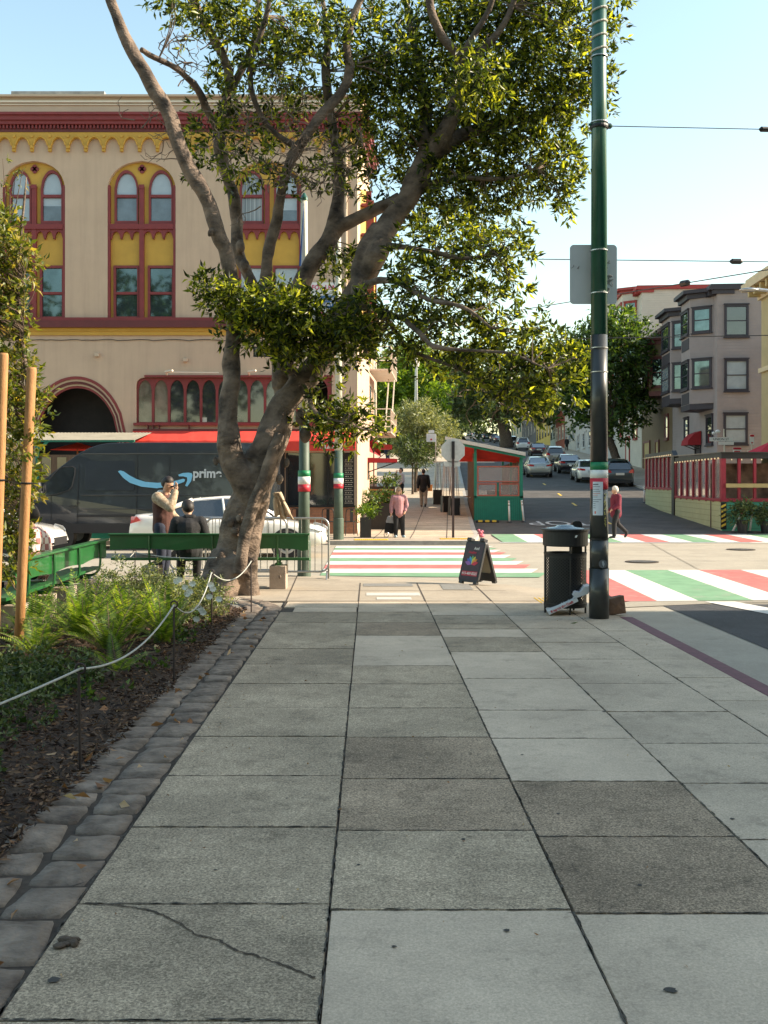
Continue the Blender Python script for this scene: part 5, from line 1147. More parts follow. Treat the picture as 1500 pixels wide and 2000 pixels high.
q = MB(); a, b = P(495, 697, 17.7), P(597, 677, 17.7); q.bx(a.x, b.x, 17.68, 17.72, a.z, b.z); q.build('frame', M_black, ns, w=True)
q = MB(); a, b = P(498, 694.5, 17.7), P(596, 679.5, 17.7); q.bx(a.x, b.x, 17.672, 17.68, a.z, b.z); q.build('plate', mat('plate olive', (.20, .20, .15), .6, .1, 9), ns, w=True)
text('lettering', 'STOCKTON', .15, M_black, ns, TM(P(547, 0, 17.67).x, 17.668, P(0, 687, 17.67).z), .002, .003, sx=.88)
# stop sign from behind
sp = G(885, 1050); st = thing('stop_sign', 'stop sign seen from its grey back on a dark post at the far corner', 'stop sign', (sp.x, sp.y, 0))
s = F / sp.y; q = MB(); q.bx(sp.x - .035, sp.x + .035, sp.y - .03, sp.y + .03, 0, 2.9); q.build('post', mat('post brown', (.055, .035, .035), .6, .2, 9), st, w=True)
q = MB(); cz = H - (880 - CY) / s; r = .355 / math.cos(PI / 8) * 1.0; q.prism([(sp.x + .0 + r * math.cos(PI / 8 + k * PI / 4), cz + r * math.sin(PI / 8 + k * PI / 4)) for k in range(8)], sp.y + .032, sp.y + .037, 'Y'); q.build('panel', M_alum, st, w=True)
q = MB(); q.prism(rrect(sp.x - .28, sp.x + .22, H - (911 - CY) / s, H - (901 - CY) / s, .03), sp.y + .032, sp.y + .036, 'Y'); q.build('plaque', M_alum, st, w=True)
q = MB(); q.bx(sp.x - .045, sp.x + .045, sp.y - .045, sp.y + .045, cz - .25, cz + .28); q.build('bracket', M_black, st, w=True)

# ------------------------------------------------------------ litter bin and rubbish
tb_ = G(1104, 1196); s = F / tb_.y
lb = thing('litter_bin', 'black perforated steel litter bin with a rain hood beside the green pole', 'litter bin', (tb_.x, tb_.y, 0))
q = MB(); rb = .262
nz_, na = 34, 76
for i in range(nz_):
    for k in range(na):
        a0, a1 = 2 * PI * k / na, 2 * PI * (k + 1) / na; z0, z1 = .10 + .65 * i / nz_, .10 + .65 * (i + 1) / nz_
        hole = (k + i) % 2 == 0 and 1 < i < nz_ - 2
        if hole and (k % 2 == 0 or True):
            # leave a diamond hole: four corner triangles
            c_ = [(rb * math.cos(a), rb * math.sin(a), z) for a, z in ((a0, z0), (a1, z0), (a1, z1), (a0, z1))]
            am, zm = (a0 + a1) / 2, (z0 + z1) / 2
            m_ = [(rb * math.cos(am), rb * math.sin(am), z0), (rb * math.cos(a1), rb * math.sin(a1), zm), (rb * math.cos(am), rb * math.sin(am), z1), (rb * math.cos(a0), rb * math.sin(a0), zm)]
            q.add(c_ + m_, [(0, 4, 7), (4, 1, 5), (5, 2, 6), (7, 6, 3)])
        else: q.add([(rb * math.cos(a0), rb * math.sin(a0), z0), (rb * math.cos(a1), rb * math.sin(a1), z0), (rb * math.cos(a1), rb * math.sin(a1), z1), (rb * math.cos(a0), rb * math.sin(a0), z1)], [(0, 1, 2, 3)])
q.build('basket', M_black, lb, recalc=False)
q = MB(); q.lathe([(.27, .74), (.275, .77), (.255, .77), (.25, .73)], n=36); q.build('rim', M_black, lb); q = MB(); q.lathe([(.27, .08), (.275, .13), (.24, .13), (.24, .08)], n=36); q.build('rim', M_black, lb)
q = MB(); q.lathe([(.20, .10), (.205, .70), (.19, .70), (.185, .12)], n=28); q.build('liner', mat('liner', (.006, .006, .006), .9, .2, 9), lb)
q = MB()
for a in (PI * .75 + .4, -PI / 2 + .05, -.3, PI * .3): q.tube([(.255 * math.cos(a), .255 * math.sin(a), 0.0), (.255 * math.cos(a), .255 * math.sin(a), 1.0)], .013, 6)
q.tube([(-.262, -.02, .0), (-.262, -.02, 1.06)], .014, 6); q.build('uprights', M_black, lb)
q = MB(); q.lathe([(.27, .855), (.285, .865), (.287, 1.04), (.305, 1.055), (.305, 1.075), (.262, 1.08), (.25, .87)], n=36); q.build('hood', M_black, lb, smooth=False)
q = MB(); q.lathe([(.262, 1.075), (.24, 1.085), (.13, 1.10), (.10, 1.12), (.02, 1.125)], n=32); q.build('lid', mat('lid blue grey', (.06, .10, .13), .25, .3, 6, coat=.5), lb, smooth=True)
q = MB(); q.prism(rrect(.11, .24, .70, 1.17, .05), .10, .17, 'Y'); q.build('bracket', M_black, lb, bevel=.01)
q = MB(); q.add([(.06, -.295, .975), (.085, -.295, .975), (.10, -.292, 1.005), (.075, -.292, 1.005)], [(0, 1, 2, 3)]); q.build('sticker', M_tapeW, lb)
pz = thing('pizza_box', 'open white pizza box reading Respect the Craft leaning on the foot of the pole', 'pizza box', tuple(G(1066, 1199)))
a = G(1067, 1201); M_ = Matrix.Translation((a.x + .015, a.y - .12, .015)) @ Matrix.Rotation(-.10, 4, 'Z') @ Matrix.Rotation(-R(26), 4, 'Y')
q = MB(); q.bx(0, .40, 0, .36, 0, .045, M=M_); q.build('tray', mat('box card', (.60, .60, .60), .8, .06, 9), pz, w=True)
q = MB(); q.prism([(.40, .045), (.55, .03), (.62, .10), (.55, .13), (.47, .085), (.42, .12), (.40, .12), (.37, .09), (.40, .07), (.36, .055)], 0.01, .33, 'Y', M=M_); q.build('lid', mat('box lid card', (.55, .55, .57), .8, .08, 9), pz, w=True)
text('lettering', 'Respect the Craft', .042, mat('crimson ink', (.45, .02, .04), .6, .1, 9), pz, M_ @ TM(.185, -.002, .0225), .001, .0015)
q = MB(); a = G(1188, 1203); M_ = Matrix.Translation((a.x + .02, a.y + .05, .0)) @ Matrix.Rotation(.15, 4, 'Z')
q.add([(0, 0, 0), (.24, .02, .02), (.25, .2, .03), (.01, .2, 0), (-.02, 0, .20), (.20, 0, .25), (.22, .16, .24), (0, .17, .20), (.10, -.02, .12)], [(0, 3, 2, 1), (0, 1, 8), (1, 5, 8), (5, 4, 8), (4, 0, 8), (1, 2, 6, 5), (2, 3, 7, 6), (3, 0, 4, 7), (4, 5, 6, 7)])
q.v = [tuple(M_ @ Vector(x)) for x in q.v]; tag(q.build('paper_bag', mat('brown paper', (.16, .09, .055), .85, .35, 9, bump=.6, bscale=20), bevel=.008), 'crumpled brown paper bag on the ground right of the pole', 'paper bag')
p = G(1122, 1218); q = MB(); q.add([(p.x - .05, p.y, .004), (p.x, p.y + .025, .012), (p.x + .05, p.y + .01, .02), (p.x, p.y - .02, .006)], [(0, 1, 2, 3)]); tag(q.build('fallen_leaf', LF_lime), 'small green leaf fallen on the slab before the pole', 'leaf')

# ------------------------------------------------------------ sandwich board
af = thing('sandwich_board', 'black folding pavement sign with rainbow lotus near the crossing', 'sandwich board', tuple(G(930, 1141)))
rd = Vector((.60, -.80, 0)).normalized() * .50; sep = Vector((.8, .6, 0)).normalized()
b0 = G(896, 1137); hh = .67
def panelM(org, xdir, up):       # local x along the panel, y = outward, z up the panel
    x = xdir.normalized(); u = up.normalized(); y = u.cross(x); return Matrix((( x.x, y.x, u.x, org.x), (x.y, y.y, u.y, org.y), (x.z, y.z, u.z, org.z), (0, 0, 0, 1)))
xd = Vector((.62, -.78, 0)).normalized(); W_ = .46
ridge = b0 + sep * .20 + Vector((0, 0, hh)); ridge.z = hh
upA = (ridge - Vector((b0.x, b0.y, 0))); MA = panelM(Vector((b0.x, b0.y, 0.02)), xd, upA); LA = upA.length
b1 = b0 + sep * .42; upB = ridge - Vector((b1.x, b1.y, 0)); MBm = panelM(Vector((b1.x, b1.y, .02)), xd, upB); LB_ = upB.length
q = MB(); q.prism(rrect(0, W_, .0, LA, .05), -.018, .018, 'Y', M=MA); q.bx(.02, .10, -.02, .03, -.03, .01, M=MA); q.bx(W_ - .1, W_ - .02, -.02, .03, -.03, .01, M=MA); q.build('front_panel', M_plastic, af, w=True)
q = MB(); q.prism(rrect(0, W_, .0, LB_, .05), -.018, .018, 'Y', [list(reversed(rrect(.06, W_ - .06, .14, LB_ - .12, .06)))], M=MBm); q.bx(.02, .10, -.02, .03, -.03, .01, M=MBm); q.bx(W_ - .1, W_ - .02, -.02, .03, -.03, .01, M=MBm); q.build('back_frame', M_plastic, af, w=True)
q = MB(); q.bx(.055, W_ - .055, -.004, .004, .135, LB_ - .115, M=MBm); q.build('back_sheet', mat('back sheet', (.30, .26, .19), .7, .1, 4), af, w=True)
q = MB(); q.bx(.03, .13, -.05, .05, LA - .01, LA + .05, M=MA); q.bx(W_ - .13, W_ - .03, -.05, .05, LA - .01, LA + .05, M=MA); q.build('hinge', M_plastic, af, w=True, bevel=.01)
sd_ = -1 if (MA.to_3x3() @ Vector((0, -1, 0))).dot(Vector((-1, -1, 0))) > 0 else 1
yo = .0205 * sd_
q = MB(); q.bx(.03, W_ - .03, min(yo, yo * .93), max(yo, yo * .93), .03, LA - .05, M=MA); face = q.build('poster', mat('poster dark', (.045, .022, .030), .5, .5, 2), af, w=True)
petc = [(-75, (.30, .12, .40)), (-50, (.05, .10, .45)), (-25, (.05, .35, .60)), (0, (.12, .45, .15)), (25, (.65, .55, .05)), (50, (.65, .25, .03)), (75, (.55, .02, .05))]
for an, c in petc:
    a = R(an); q = MB(); L_, wd = .155, .032; pts = [(0, 0), (-wd, L_ * .5), (0, L_), (wd, L_ * .5)]
    pp = [(W_ / 2 - .0 + (x * math.cos(a) + z * math.sin(a)), LA * .42 + (-x * math.sin(a) + z * math.cos(a))) for x, z in spline([(0, 0), (-wd * .8, L_ * .35), (-wd, L_ * .55), (0, L_), (wd, L_ * .55), (wd * .8, L_ * .35), (0, 0)], 3)[:-1]]
    q.prism([(x, z) for x, z in pp], yo * (1.05 + abs(an) / 900), yo * (1.1 + abs(an) / 900), 'Y', M=MA); q.build('petal', mat('petal%d' % an, c, .5, .05, 9), face, w=True)
q = MB(); q.bx(.05, W_ - .05, min(yo * 1.02, yo * 1.06), max(yo * 1.02, yo * 1.06), .10, .18, M=MA); q.build('red_strip', mat('strip red', (.50, .02, .04), .5, .05, 9), face, w=True)
TMA = MA @ (Matrix.Rotation(PI / 2, 4, 'X') if sd_ < 0 else Matrix.Rotation(PI / 2, 4, 'X') @ Matrix.Rotation(PI, 4, 'Y'))
def tA(s, x, z, sz, m_): text('lettering', s, sz, m_, face, MA @ Matrix.Translation((x, yo * 1.12, z)) @ (Matrix.Rotation(PI / 2, 4, 'X') if sd_ < 0 else Matrix.Rotation(PI, 4, 'Z') @ Matrix.Rotation(PI / 2, 4, 'X')), .0008, .001)
tA('415-489-8225', W_ / 2, .14, .062, M_tapeW); tA('And', W_ * .62, LA - .13, .07, M_tapeW); tA('Healing', W_ * .45, LA - .20, .06, mat('petal75', (.55, .02, .05)))

# ------------------------------------------------------------ benches
def bench(name, label, M, L, blocks, supports):
    """local x along, y towards the seat, z up"""
    t = thing(name, label, 'bench', tuple(M @ Vector((L / 2, .2, 0))), 0, 'green park benches')
    q = MB(); q.prism([(0, .62), (.0, .845), (L, .845), (L, .62), (L * .97, .60)] + [(L * f_, .61 + .03 * math.sin(PI * ((f_ * 3) % 1))) for f_ in np.linspace(.95, .05, 28)], -.025, .02, 'Y', M=M); q.build('backrest', M_bench, t, w=True, bevel=.004)
    q = MB(); q.bx(-.02, L + .02, -.065, .05, .846, .875, M=M); q.build('top_rail', M_bench, t, w=True, bevel=.006)
    q = MB()
    for k in range(4): q.bx(-.01, L + .01, .07 + k * .115, .175 + k * .115, .45 - .01 * k, .485 - .01 * k, M=M)
    q.build('seat', M_bench, t, w=True)
    for x in supports:
        q = MB(); pts = spline([(x, -.045, .84), (x, -.05, .62), (x, -.03, .48), (x, .05, .405), (x, .20, .40), (x, .45, .41)], 4); q.tube([M @ Vector(p) for p in pts], .018, 6); q.build('bracket', M_bench, t, w=True)
    for x in blocks:
        q = MB(); q.bx(x - .13, x + .13, .0, .36, -.03, .365, M=M); q.build('block', M_concb, t, w=True, bevel=.012)
        q = MB(); q.bx(x - .05, x + .05, .05, .3, .365, .40, M=M); q.build('bracket', M_bench, t, w=True)
bench('park_bench', 'green bench facing the street behind the leaning trunk with a seated person in black', Matrix.Translation((-4.06, 15.62, 0)), 3.1, (.62, 2.62), (.62, 1.6, 2.62))
bench('park_bench', 'sunlit green bench on concrete blocks at the left edge of the planting bed', Matrix.Translation((-3.64, 10.2, .0)) @ Matrix.Rotation(PI / 2 + .03, 4, 'Z'), 3.95, (.5, 1.45, 2.35, 3.35), (.35, 1.3, 2.4, 3.5))

# ------------------------------------------------------------ crowd barriers
def barrier(label, u0, u1, Y):
    x0, x1 = (u0 - CX) / F * Y, (u1 - CX) / F * Y; t = thing('crowd_barrier', label, 'barrier', ((x0 + x1) / 2, Y, -.05), 0, 'steel crowd barriers behind the bench')
    z0, z1, r = .12, 1.05, .14; q = MB(); loop = rrect(x0, x1, z0, z1, r, 6); q.tube([(p[0], Y, p[1]) for p in loop + loop[:1]], .019, 8, caps=False); q.build('frame', M_steel, t, w=True, smooth=True)
    n = int((x1 - x0) / .115)
    for i in range(1, n): x = x0 + (x1 - x0) * i / n; q = MB(); q.tube([(x, Y, z0), (x, Y, z1)], .008, 6); q.build('bar', M_steel, t, w=True)
    for x in (x0 + .05, x1 - .03): q = MB(); q.tube([(x, Y - .25, -.05), (x, Y, .12), (x, Y + .25, -.05)], .016, 6); q.build('foot', M_steel, t, w=True); q = MB(); q.tube([(x1, Y, .3), (x1, Y, -.05)], .018, 6); q.build('leg', M_steel, t, w=True)
barrier('steel barrier whose rounded end stands clear right of the bench', 402, 642, 17.4)
barrier('steel barrier with rounded end behind the person sitting in black', 332, 560, 17.75)

# ------------------------------------------------------------ vehicles
def lerp_tab(tab, x):
    for (a, va), (b, vb) in zip(tab, tab[1:]):
        if x <= b: return va + (vb - va) * max(0, (x - a) / (b - a))
    return tab[-1][1]
CARP = {
 'sedan': dict(L=4.75, top=[(-1, .60), (-.985, .90), (-.93, 1.03), (-.62, 1.06), (-.35, .97), (.35, .93), (.48, .92), (.85, .77), (.965, .64), (1, .48)], gh=[(-.74, 1.05), (-.36, 1.40), (-.05, 1.46), (.10, 1.44), (.47, .93)], roof=(-.36, .10), bel=.95),
 'suv': dict(L=4.7, top=[(-1, .62), (-.985, 1.0), (-.95, 1.10), (-.4, 1.08), (.4, 1.06), (.50, 1.05), (.86, .96), (.97, .78), (1, .55)], gh=[(-.965, 1.10), (-.84, 1.58), (-.5, 1.70), (.05, 1.69), (.20, 1.64), (.52, 1.06)], roof=(-.84, .20), bel=1.07)}
CARC = {}
def car(name, label, cat, col, loc, rz, kind='sedan', pitch=0, group=None, front=True):
    cp_ = CARP[kind]; a = cp_['L'] / 2; t = thing(name, label, cat, loc, rz, group); t.rotation_euler = (0, -pitch, rz)
    key = 'paint' + str(col); m = mat(key, col, .28, .02, 3, coat=1, metal=.35 if max(col) < .6 else .0)
    hw = lambda f: lerp_tab([(-1, .74), (-.96, .84), (-.8, .90), (-.3, .915), (.5, .915), (.85, .88), (.95, .80), (1, .66)], f)
    st_ = [-1, -.992, -.97, -.93, -.87, -.8, -.7, -.6, -.5, -.35, -.2, 0, .2, .35, .48, .6, .7, .8, .88, .93, .965, .985, 1]
    q = MB(); vs = []; rn_ = 0
    for f in st_:
        T = lerp_tab(cp_['top'], f); w_ = hw(f); zb = .24 + .10 * max(0, abs(f) - .8) / .2; m1 = zb + (T - zb) * .5
        prof = [(0, zb), (w_ * .8, zb), (w_ * .96, zb + .06), (w_, m1), (w_ * .985, T - .12), (w_ * .94, T - .04), (w_ * .80, T), (0, T + .015)]
        ring = [(f * a, y, z) for y, z in prof] + [(f * a, -y, z) for y, z in reversed(prof[1:-1])]; rn_ = len(ring); vs += ring
    fs = [(i * rn_ + k, i * rn_ + (k + 1) % rn_, (i + 1) * rn_ + (k + 1) % rn_, (i + 1) * rn_ + k) for i in range(len(st_) - 1) for k in range(rn_)] + [tuple(range(rn_)), tuple(reversed(range((len(st_) - 1) * rn_, len(st_) * rn_)))]
    q.add(vs, fs); body = q.build('body', m, t, smooth=True)
    gh = cp_['gh']; q = MB(); vs = []; fl = list(np.linspace(gh[0][0], gh[-1][0], 17)); zb = cp_['bel'] - .04
    wt = lambda z: .80 - max(0, z - zb - .04) * .42
    for f in fl:
        z = max(lerp_tab(gh, f), zb + .01); vs += [(f * a, .82, zb), (f * a, wt(z) + .015, z - .035), (f * a, wt(z) - .06, z), (f * a, -wt(z) + .06, z), (f * a, -wt(z) - .015, z - .035), (f * a, -.82, zb)]
    q.add(vs, [(i * 6 + k, i * 6 + k + 1, i * 6 + k + 7, i * 6 + k + 6) for i in range(16) for k in range(5)] + [tuple(range(6)), tuple(reversed(range(96, 102)))])
    q.build('windows', M_carglass, t, smooth=False)
    q = MB(); r0, r1 = cp_['roof']; vs = []; rl = np.linspace(r0, r1, 8)
    for f in rl:
        z = lerp_tab(gh, f) + .012; vs += [(f * a, wt(z) + .03, z - .06), (f * a, wt(z) - .04, z), (f * a, 0, z + .012), (f * a, -wt(z) + .04, z), (f * a, -wt(z) - .03, z - .06)]
    q.add(vs, [(i * 5 + k, i * 5 + k + 1, i * 5 + k + 6, i * 5 + k + 5) for i in range(7) for k in range(4)])
    q.build('roof', m, t, smooth=True)
    for s_ in (1, -1):
        for p0, p1, r_ in ((((gh[-1][0] * a, s_ * .80, zb + .02)), (r1 * a, s_ * wt(lerp_tab(gh, r1)), lerp_tab(gh, r1) - .02), .035), ((gh[0][0] * a, s_ * .79, gh[0][1] - .02), (r0 * a, s_ * wt(lerp_tab(gh, r0)), lerp_tab(gh, r0) - .02), .06 if kind == 'sedan' else .07),
                           ((-.02 * a, s_ * .825, zb + .02), (-.06 * a, s_ * (wt(1.4) + .015), lerp_tab(gh, -.06) - .04), .028)) + ((((-.52 * a, s_ * .825, zb + .02), (-.5 * a, s_ * (wt(1.6) + .015), lerp_tab(gh, -.5) - .04), .04),) if kind == 'suv' else ()):
            MB().tube([p0, p1], r_, 6).build('pillar', m, t, smooth=True)
    wr = .33 if kind == 'sedan' else .36
    for xw in (.60 * a, -.60 * a):
        for s_ in (1, -1):
            q = MB(); q.lathe([(wr + .055, 0), (wr + .055, .918 * s_)], (xw, 0, wr + .01), 24, axis='Y') if False else q.lathe([(wr + .05, .70 * s_), (wr + .05, .921 * s_)], (xw, 0, wr + .01), 24, axis='Y'); q.build('wheel_arch', M_plastic, t)
            q = MB(); q.lathe([(wr * .6, .72 * s_), (wr, .74 * s_), (wr, .925 * s_), (wr * .93, .94 * s_), (wr * .66, .94 * s_)], (xw, 0, wr), 24, axis='Y'); wq = q.build('wheel', M_tyre, t)
            q = MB(); q.lathe([(wr * .66, .90 * s_), (wr * .66, .943 * s_), (wr * .58, .945 * s_), (wr * .2, .93 * s_), (wr * .08, .95 * s_)], (xw, 0, wr), 20, axis='Y'); q.build('rim', M_rim, wq)
    T = lambda f: lerp_tab(cp_['top'], f)
    for s_ in (1, -1):
        q = MB()
        if kind == 'sedan': q.add([(-.99 * a - .012, s_ * .42, .84), (-.965 * a - .02, s_ * .80, .82), (-.86 * a, s_ * .918, .90), (-.90 * a, s_ * .90, 1.0), (-.955 * a - .03, s_ * .78, .99), (-.99 * a - .012, s_ * .45, .94)], [(0, 1, 4, 5), (1, 2, 3, 4)])
        else: q.add([(-.995 * a - .008, s_ * .52, .90), (-.965 * a - .015, s_ * .83, .86), (-.90 * a, s_ * .91, .92), (-.93 * a, s_ * .87, 1.14), (-.965 * a - .03, s_ * .80, 1.16), (-.992 * a - .012, s_ * .56, 1.02)], [(0, 1, 4, 5), (1, 2, 3, 4)])
        q.build('tail_light', M_tlight, t)
        if front:
            q = MB(); q.add([(.985 * a, s_ * .50, .62), (.93 * a + .03, s_ * .82, .64), (.80 * a, s_ * .905, .74), (.84 * a, s_ * .82, .80), (.93 * a + .02, s_ * .66, .755), (.985 * a, s_ * .50, .68)], [(0, 1, 4, 5), (1, 2, 3, 4)]); q.build('headlight', M_hlight, t)
        q = MB(); q.ell((.40 * a, s_ * 1.0, cp_['bel'] + .07), (.09, .10, .07), 10); q.build('mirror', m, t, smooth=True)
        q = MB(); q.bx(.02 * a, .10 * a, s_ * .918 - .012, s_ * .918 + .012, .84, .865); q.bx(-.42 * a, -.34 * a, s_ * .918 - .012, s_ * .918 + .012, .86, .885); q.build('door_handle', m, t)
        q = MB()
        for xs in (.42 * a, -.04 * a, -.44 * a): q.bx(xs - .006, xs + .006, s_ * .9165 - .003, s_ * .9165 + .003, .36, .86)
        q.build('door_seam', M_plastic, t)
    q = MB(); zc = .78 if kind == 'sedan' else .82; q.bx(-a - .02, -a * .985, -.26, .26, zc - .07, zc + .07); q.build('number_plate', M_plate, t)
    q = MB(); q.bx(-a - .015, -a * .95, -.66, .66, .26, .40); q.build('bumper_trim', M_plastic, t)
    if front: q = MB(); q.bx(a * .95, a + .01, -.48, .48, .34, .52); q.build('grille', M_plastic, t)
    return t
def hillcar(name, label, col, u, v, Y, kind, group='cars parked up the hill street', yaw=0):
    X = (u - CX) / F * Y; sl = (zt(Y + 4) - zt(Y)) / 4; rz = PI / 2 - HA + yaw
    L = CARP[kind]['L']
    return car(name, label, 'car', col, (X + .0797 * L / 2, Y + L / 2, zt(Y + L / 2) + ROAD), rz, kind, math.atan(sl), group)
hillcar('parked_car', 'silver saloon with blue-tinted rear window driving up the hill street', (.36, .35, .30), 1055, 0, 72, 'sedan', 'cars on the hill street')
hillcar('parked_car', 'black saloon just right of the silver saloon', (.02, .018, .02), 1115, 0, 77, 'sedan', 'cars on the hill street')
hillcar('parked_car', 'dark grey sport utility car parked low at the right of the green pole', (.045, .055, .06), 1211, 0, 62, 'suv', 'cars on the hill street')
hillcar('parked_car', 'white car half hidden behind the green pole', (.70, .68, .62), 1156, 0, 66, 'sedan', 'cars on the hill street')
hillcar('parked_car', 'silver people carrier above the black saloon', (.34, .31, .28), 1086, 0, 92, 'suv', 'cars on the hill street')
hillcar('parked_car', 'dark maroon saloon above the silver people carrier', (.05, .02, .025), 1053, 0, 112, 'sedan', 'cars on the hill street')
hillcar('parked_car', 'white sport utility car in the left parking row', (.62, .60, .56), 1022, 0, 132, 'suv', 'cars on the hill street')
for i, (u, Y, c, k, lb_) in enumerate(((1001, 152, (.03, .03, .035), 'suv', 'black car directly above the white sport utility car'), (988, 168, (.5, .5, .5), 'sedan', 'light saloon above the black one in the parking row'), (975, 188, (.06, .05, .05), 'sedan', 'dark saloon midway in the distant parking row'), (966, 208, (.25, .2, .18), 'suv', 'brown-grey car in the distant parking row'), (951, 232, (.02, .02, .02), 'suv', 'tall black van-like car near the top of the row'),
                                        (938, 256, (.5, .55, .58), 'sedan', 'pale blue-grey saloon near the top of the row'), (928, 282, (.45, .5, .52), 'sedan', 'second highest pale car of the row'), (917, 312, (.3, .38, .42), 'suv', 'highest and smallest car on the hill'))):
    hillcar('parked_car', lb_, c, u, 0, Y, k, 'cars on the hill street')
car('white_car', 'white saloon crossing behind the bench and the leaning trunk', 'car', (.74, .71, .66), ((452 - CX) / F * 24.5, 24.6, ROAD), 0, 'sedan', 0, 'white cars on the near street')
car('white_car', 'white saloon nose showing behind the wooden stake at the left edge', 'car', (.74, .71, .66), ((-78 - CX) / F * 23.6, 23.6, ROAD), 0, 'sedan', 0, 'white cars on the near street')

# delivery van
VY = 26.5; Vs = F / VY
vp = lambda u, v: ((u - CX) / Vs, H - (v - CY) / Vs)
vn = thing('delivery_van', 'dark blue-grey delivery van with a pale blue smile arrow and prime lettering', 'van', (vp(270, 0)[0], VY + 1, ROAD))
M_van = mat('van paint', (.026, .031, .042), .2, .10, 1.2, coat=.6, spec=.5); M_vanl = mat('van cladding', (.022, .020, .023), .5, .1, 4)
ol = [(535, 1040), (535, 876), (528, 868), (505, 865), (300, 863.5), (215, 864.5), (195, 867), (172, 874), (150, 886), (130, 901), (104, 921), (84, 937), (72, 948), (62, 962), (57, 978), (55, 1010), (54, 1030), (60, 1042)]
q = MB(); q.prism([vp(*p) for p in ol], VY, VY + 2.0, 'Y'); q.v = [(x, y + (1 if y < VY + 1 else -1) * max(0, z - 1.35) * .11, z) for x, y, z in q.v]
vb_ = q.build('body', M_van, vn, w=True, bevel=.07)
q = MB(); q.bx(vp(62, 0)[0], vp(530, 0)[0], VY - .012, VY + .02, vp(0, 1041)[1], vp(0, 1022)[1]); q.bx(vp(150, 0)[0], vp(530, 0)[0], VY - .018, VY + .02, vp(0, 1010)[1], vp(0, 1005)[1]); q.build('sill_cladding', M_vanl, vn, w=True, bevel=.005)
q = MB()
tk_ = lambda v: max(0, vp(0, v)[1] - 1.35) * .11
def vline(u, va, vb, wd=.008):
    for i in range(6):
        a_, b_ = va + (vb - va) * i / 6, va + (vb - va) * (i + 1) / 6
        q.add([(vp(u, 0)[0] - wd, VY + tk_(a_) - .004, vp(0, a_)[1]), (vp(u, 0)[0] + wd, VY + tk_(a_) - .004, vp(0, a_)[1]), (vp(u, 0)[0] + wd, VY + tk_(b_) - .004, vp(0, b_)[1]), (vp(u, 0)[0] - wd, VY + tk_(b_) - .004, vp(0, b_)[1])], [(0, 1, 2, 3)])
M_seam = mat('van seam', (.006, .007, .009), .6, .1, 4)
for a_ in ((152, 906, 1036, .012), (267, 870, 1030, .009), (100, 968, 1030, .009), (330, 870, 1030, .006)):
    q = MB(); vline(*a_); q.build('panel_seam', M_seam, vn, w=True)
for v_ in (967, 994, 886):
    q = MB(); yk = VY + tk_(v_) - .006; q.bx(vp(158, 0)[0], vp(528, 0)[0], yk - .006, yk + .02, vp(0, v_)[1] - .012, vp(0, v_)[1] + .012); q.build('body_crease', M_van, vn, w=True, bevel=.005)
q = MB(); q.prism(rrect(vp(165, 0)[0], vp(262, 0)[0], vp(0, 958)[1], vp(0, 900)[1], .08), 0, .004, 'Y'); q.v = [(x, VY + max(0, z - 1.35) * .11 - .005 + y, z) for x, y, z in q.v]; q.build('blank_panel', M_van, vn, w=True, bevel=.002)
wl_ = [(84, 949), (97, 934), (112, 917), (120, 912.5), (140, 911), (145, 914), (145, 926), (140, 950), (134, 957), (112, 965), (92, 968), (84, 962)]
q = MB(); q.prism([vp(*p) for p in wl_], 0, .03, 'Y'); q.v = [(x, VY + max(0, z - 1.35) * .11 - .012 + y, z) for x, y, z in q.v]; wv = q.build('side_window', M_carglass, vn, w=True)
q = MB(); lp = [vp(*p) for p in wl_ + wl_[:1]]; q.tube([(x, VY + max(0, z - 1.35) * .11 - .012, z) for x, z in lp], .014, 5, caps=False); q.build('window_seal', M_plastic, wv, w=True)
q = MB(); q.bx(vp(150, 0)[0], vp(153, 0)[0] + .02, VY - .03, VY, vp(0, 984)[1], vp(0, 981)[1]); q.bx(vp(138, 0)[0], vp(149, 0)[0], VY - .035, VY, vp(0, 990)[1], vp(0, 987)[1]); q.build('door_handle', M_vanl, vn, w=True)
q = MB(); q.ell((vp(79, 0)[0], VY - .2, vp(0, 953)[1]), (.10, .11, .20), 12); q.bx(vp(79, 0)[0] - .02, vp(84, 0)[0], VY - .14, VY + .05, vp(0, 962)[1] - .03, vp(0, 962)[1] + .03); q.build('mirror', M_plastic, vn, w=True, smooth=True)
for u in (112, 462):
    x = vp(u, 0)[0]; q = MB(); q.lathe([(.44, VY - .016), (.44, VY + .3)], (x, 0, .26), 28, axis='Y'); q.build('wheel_arch', M_plastic, vn, w=True)
    for yy in (VY - .02, VY + 1.75): q = MB(); q.lathe([(.2, yy), (.35, yy + .02), (.36, yy + .05), (.36, yy + .25)], (x, 0, .24), 24, axis='Y'); wq = q.build('wheel', M_tyre, vn, w=True); q = MB(); q.lathe([(.21, yy - .005), (.21, yy + .02), (.08, yy + .04), (.05, yy)], (x, 0, .24), 18, axis='Y'); q.build('rim', mat('dull rim', (.2, .2, .2), .5, .1, 9, metal=.6), wq, w=True)
zc = lambda zz_: (.0, 680 + zz_ / 3)
sm = [(688, 722), (720, 760), (760, 789), (830, 812), (920, 821), (1000, 808), (1045, 796), (1078, 783), (1083, 770), (1072, 765), (1000, 784), (920, 789), (850, 783), (800, 768), (755, 745), (722, 722), (700, 716)]
hd = [(1042, 741), (1070, 731), (1100, 729), (1120, 732), (1126, 745), (1118, 780), (1096, 811), (1084, 806), (1096, 776), (1094, 757), (1072, 751), (1046, 751)]
M_sm = mat('smile blue', (.16, .42, .62), .4, .03, 4)
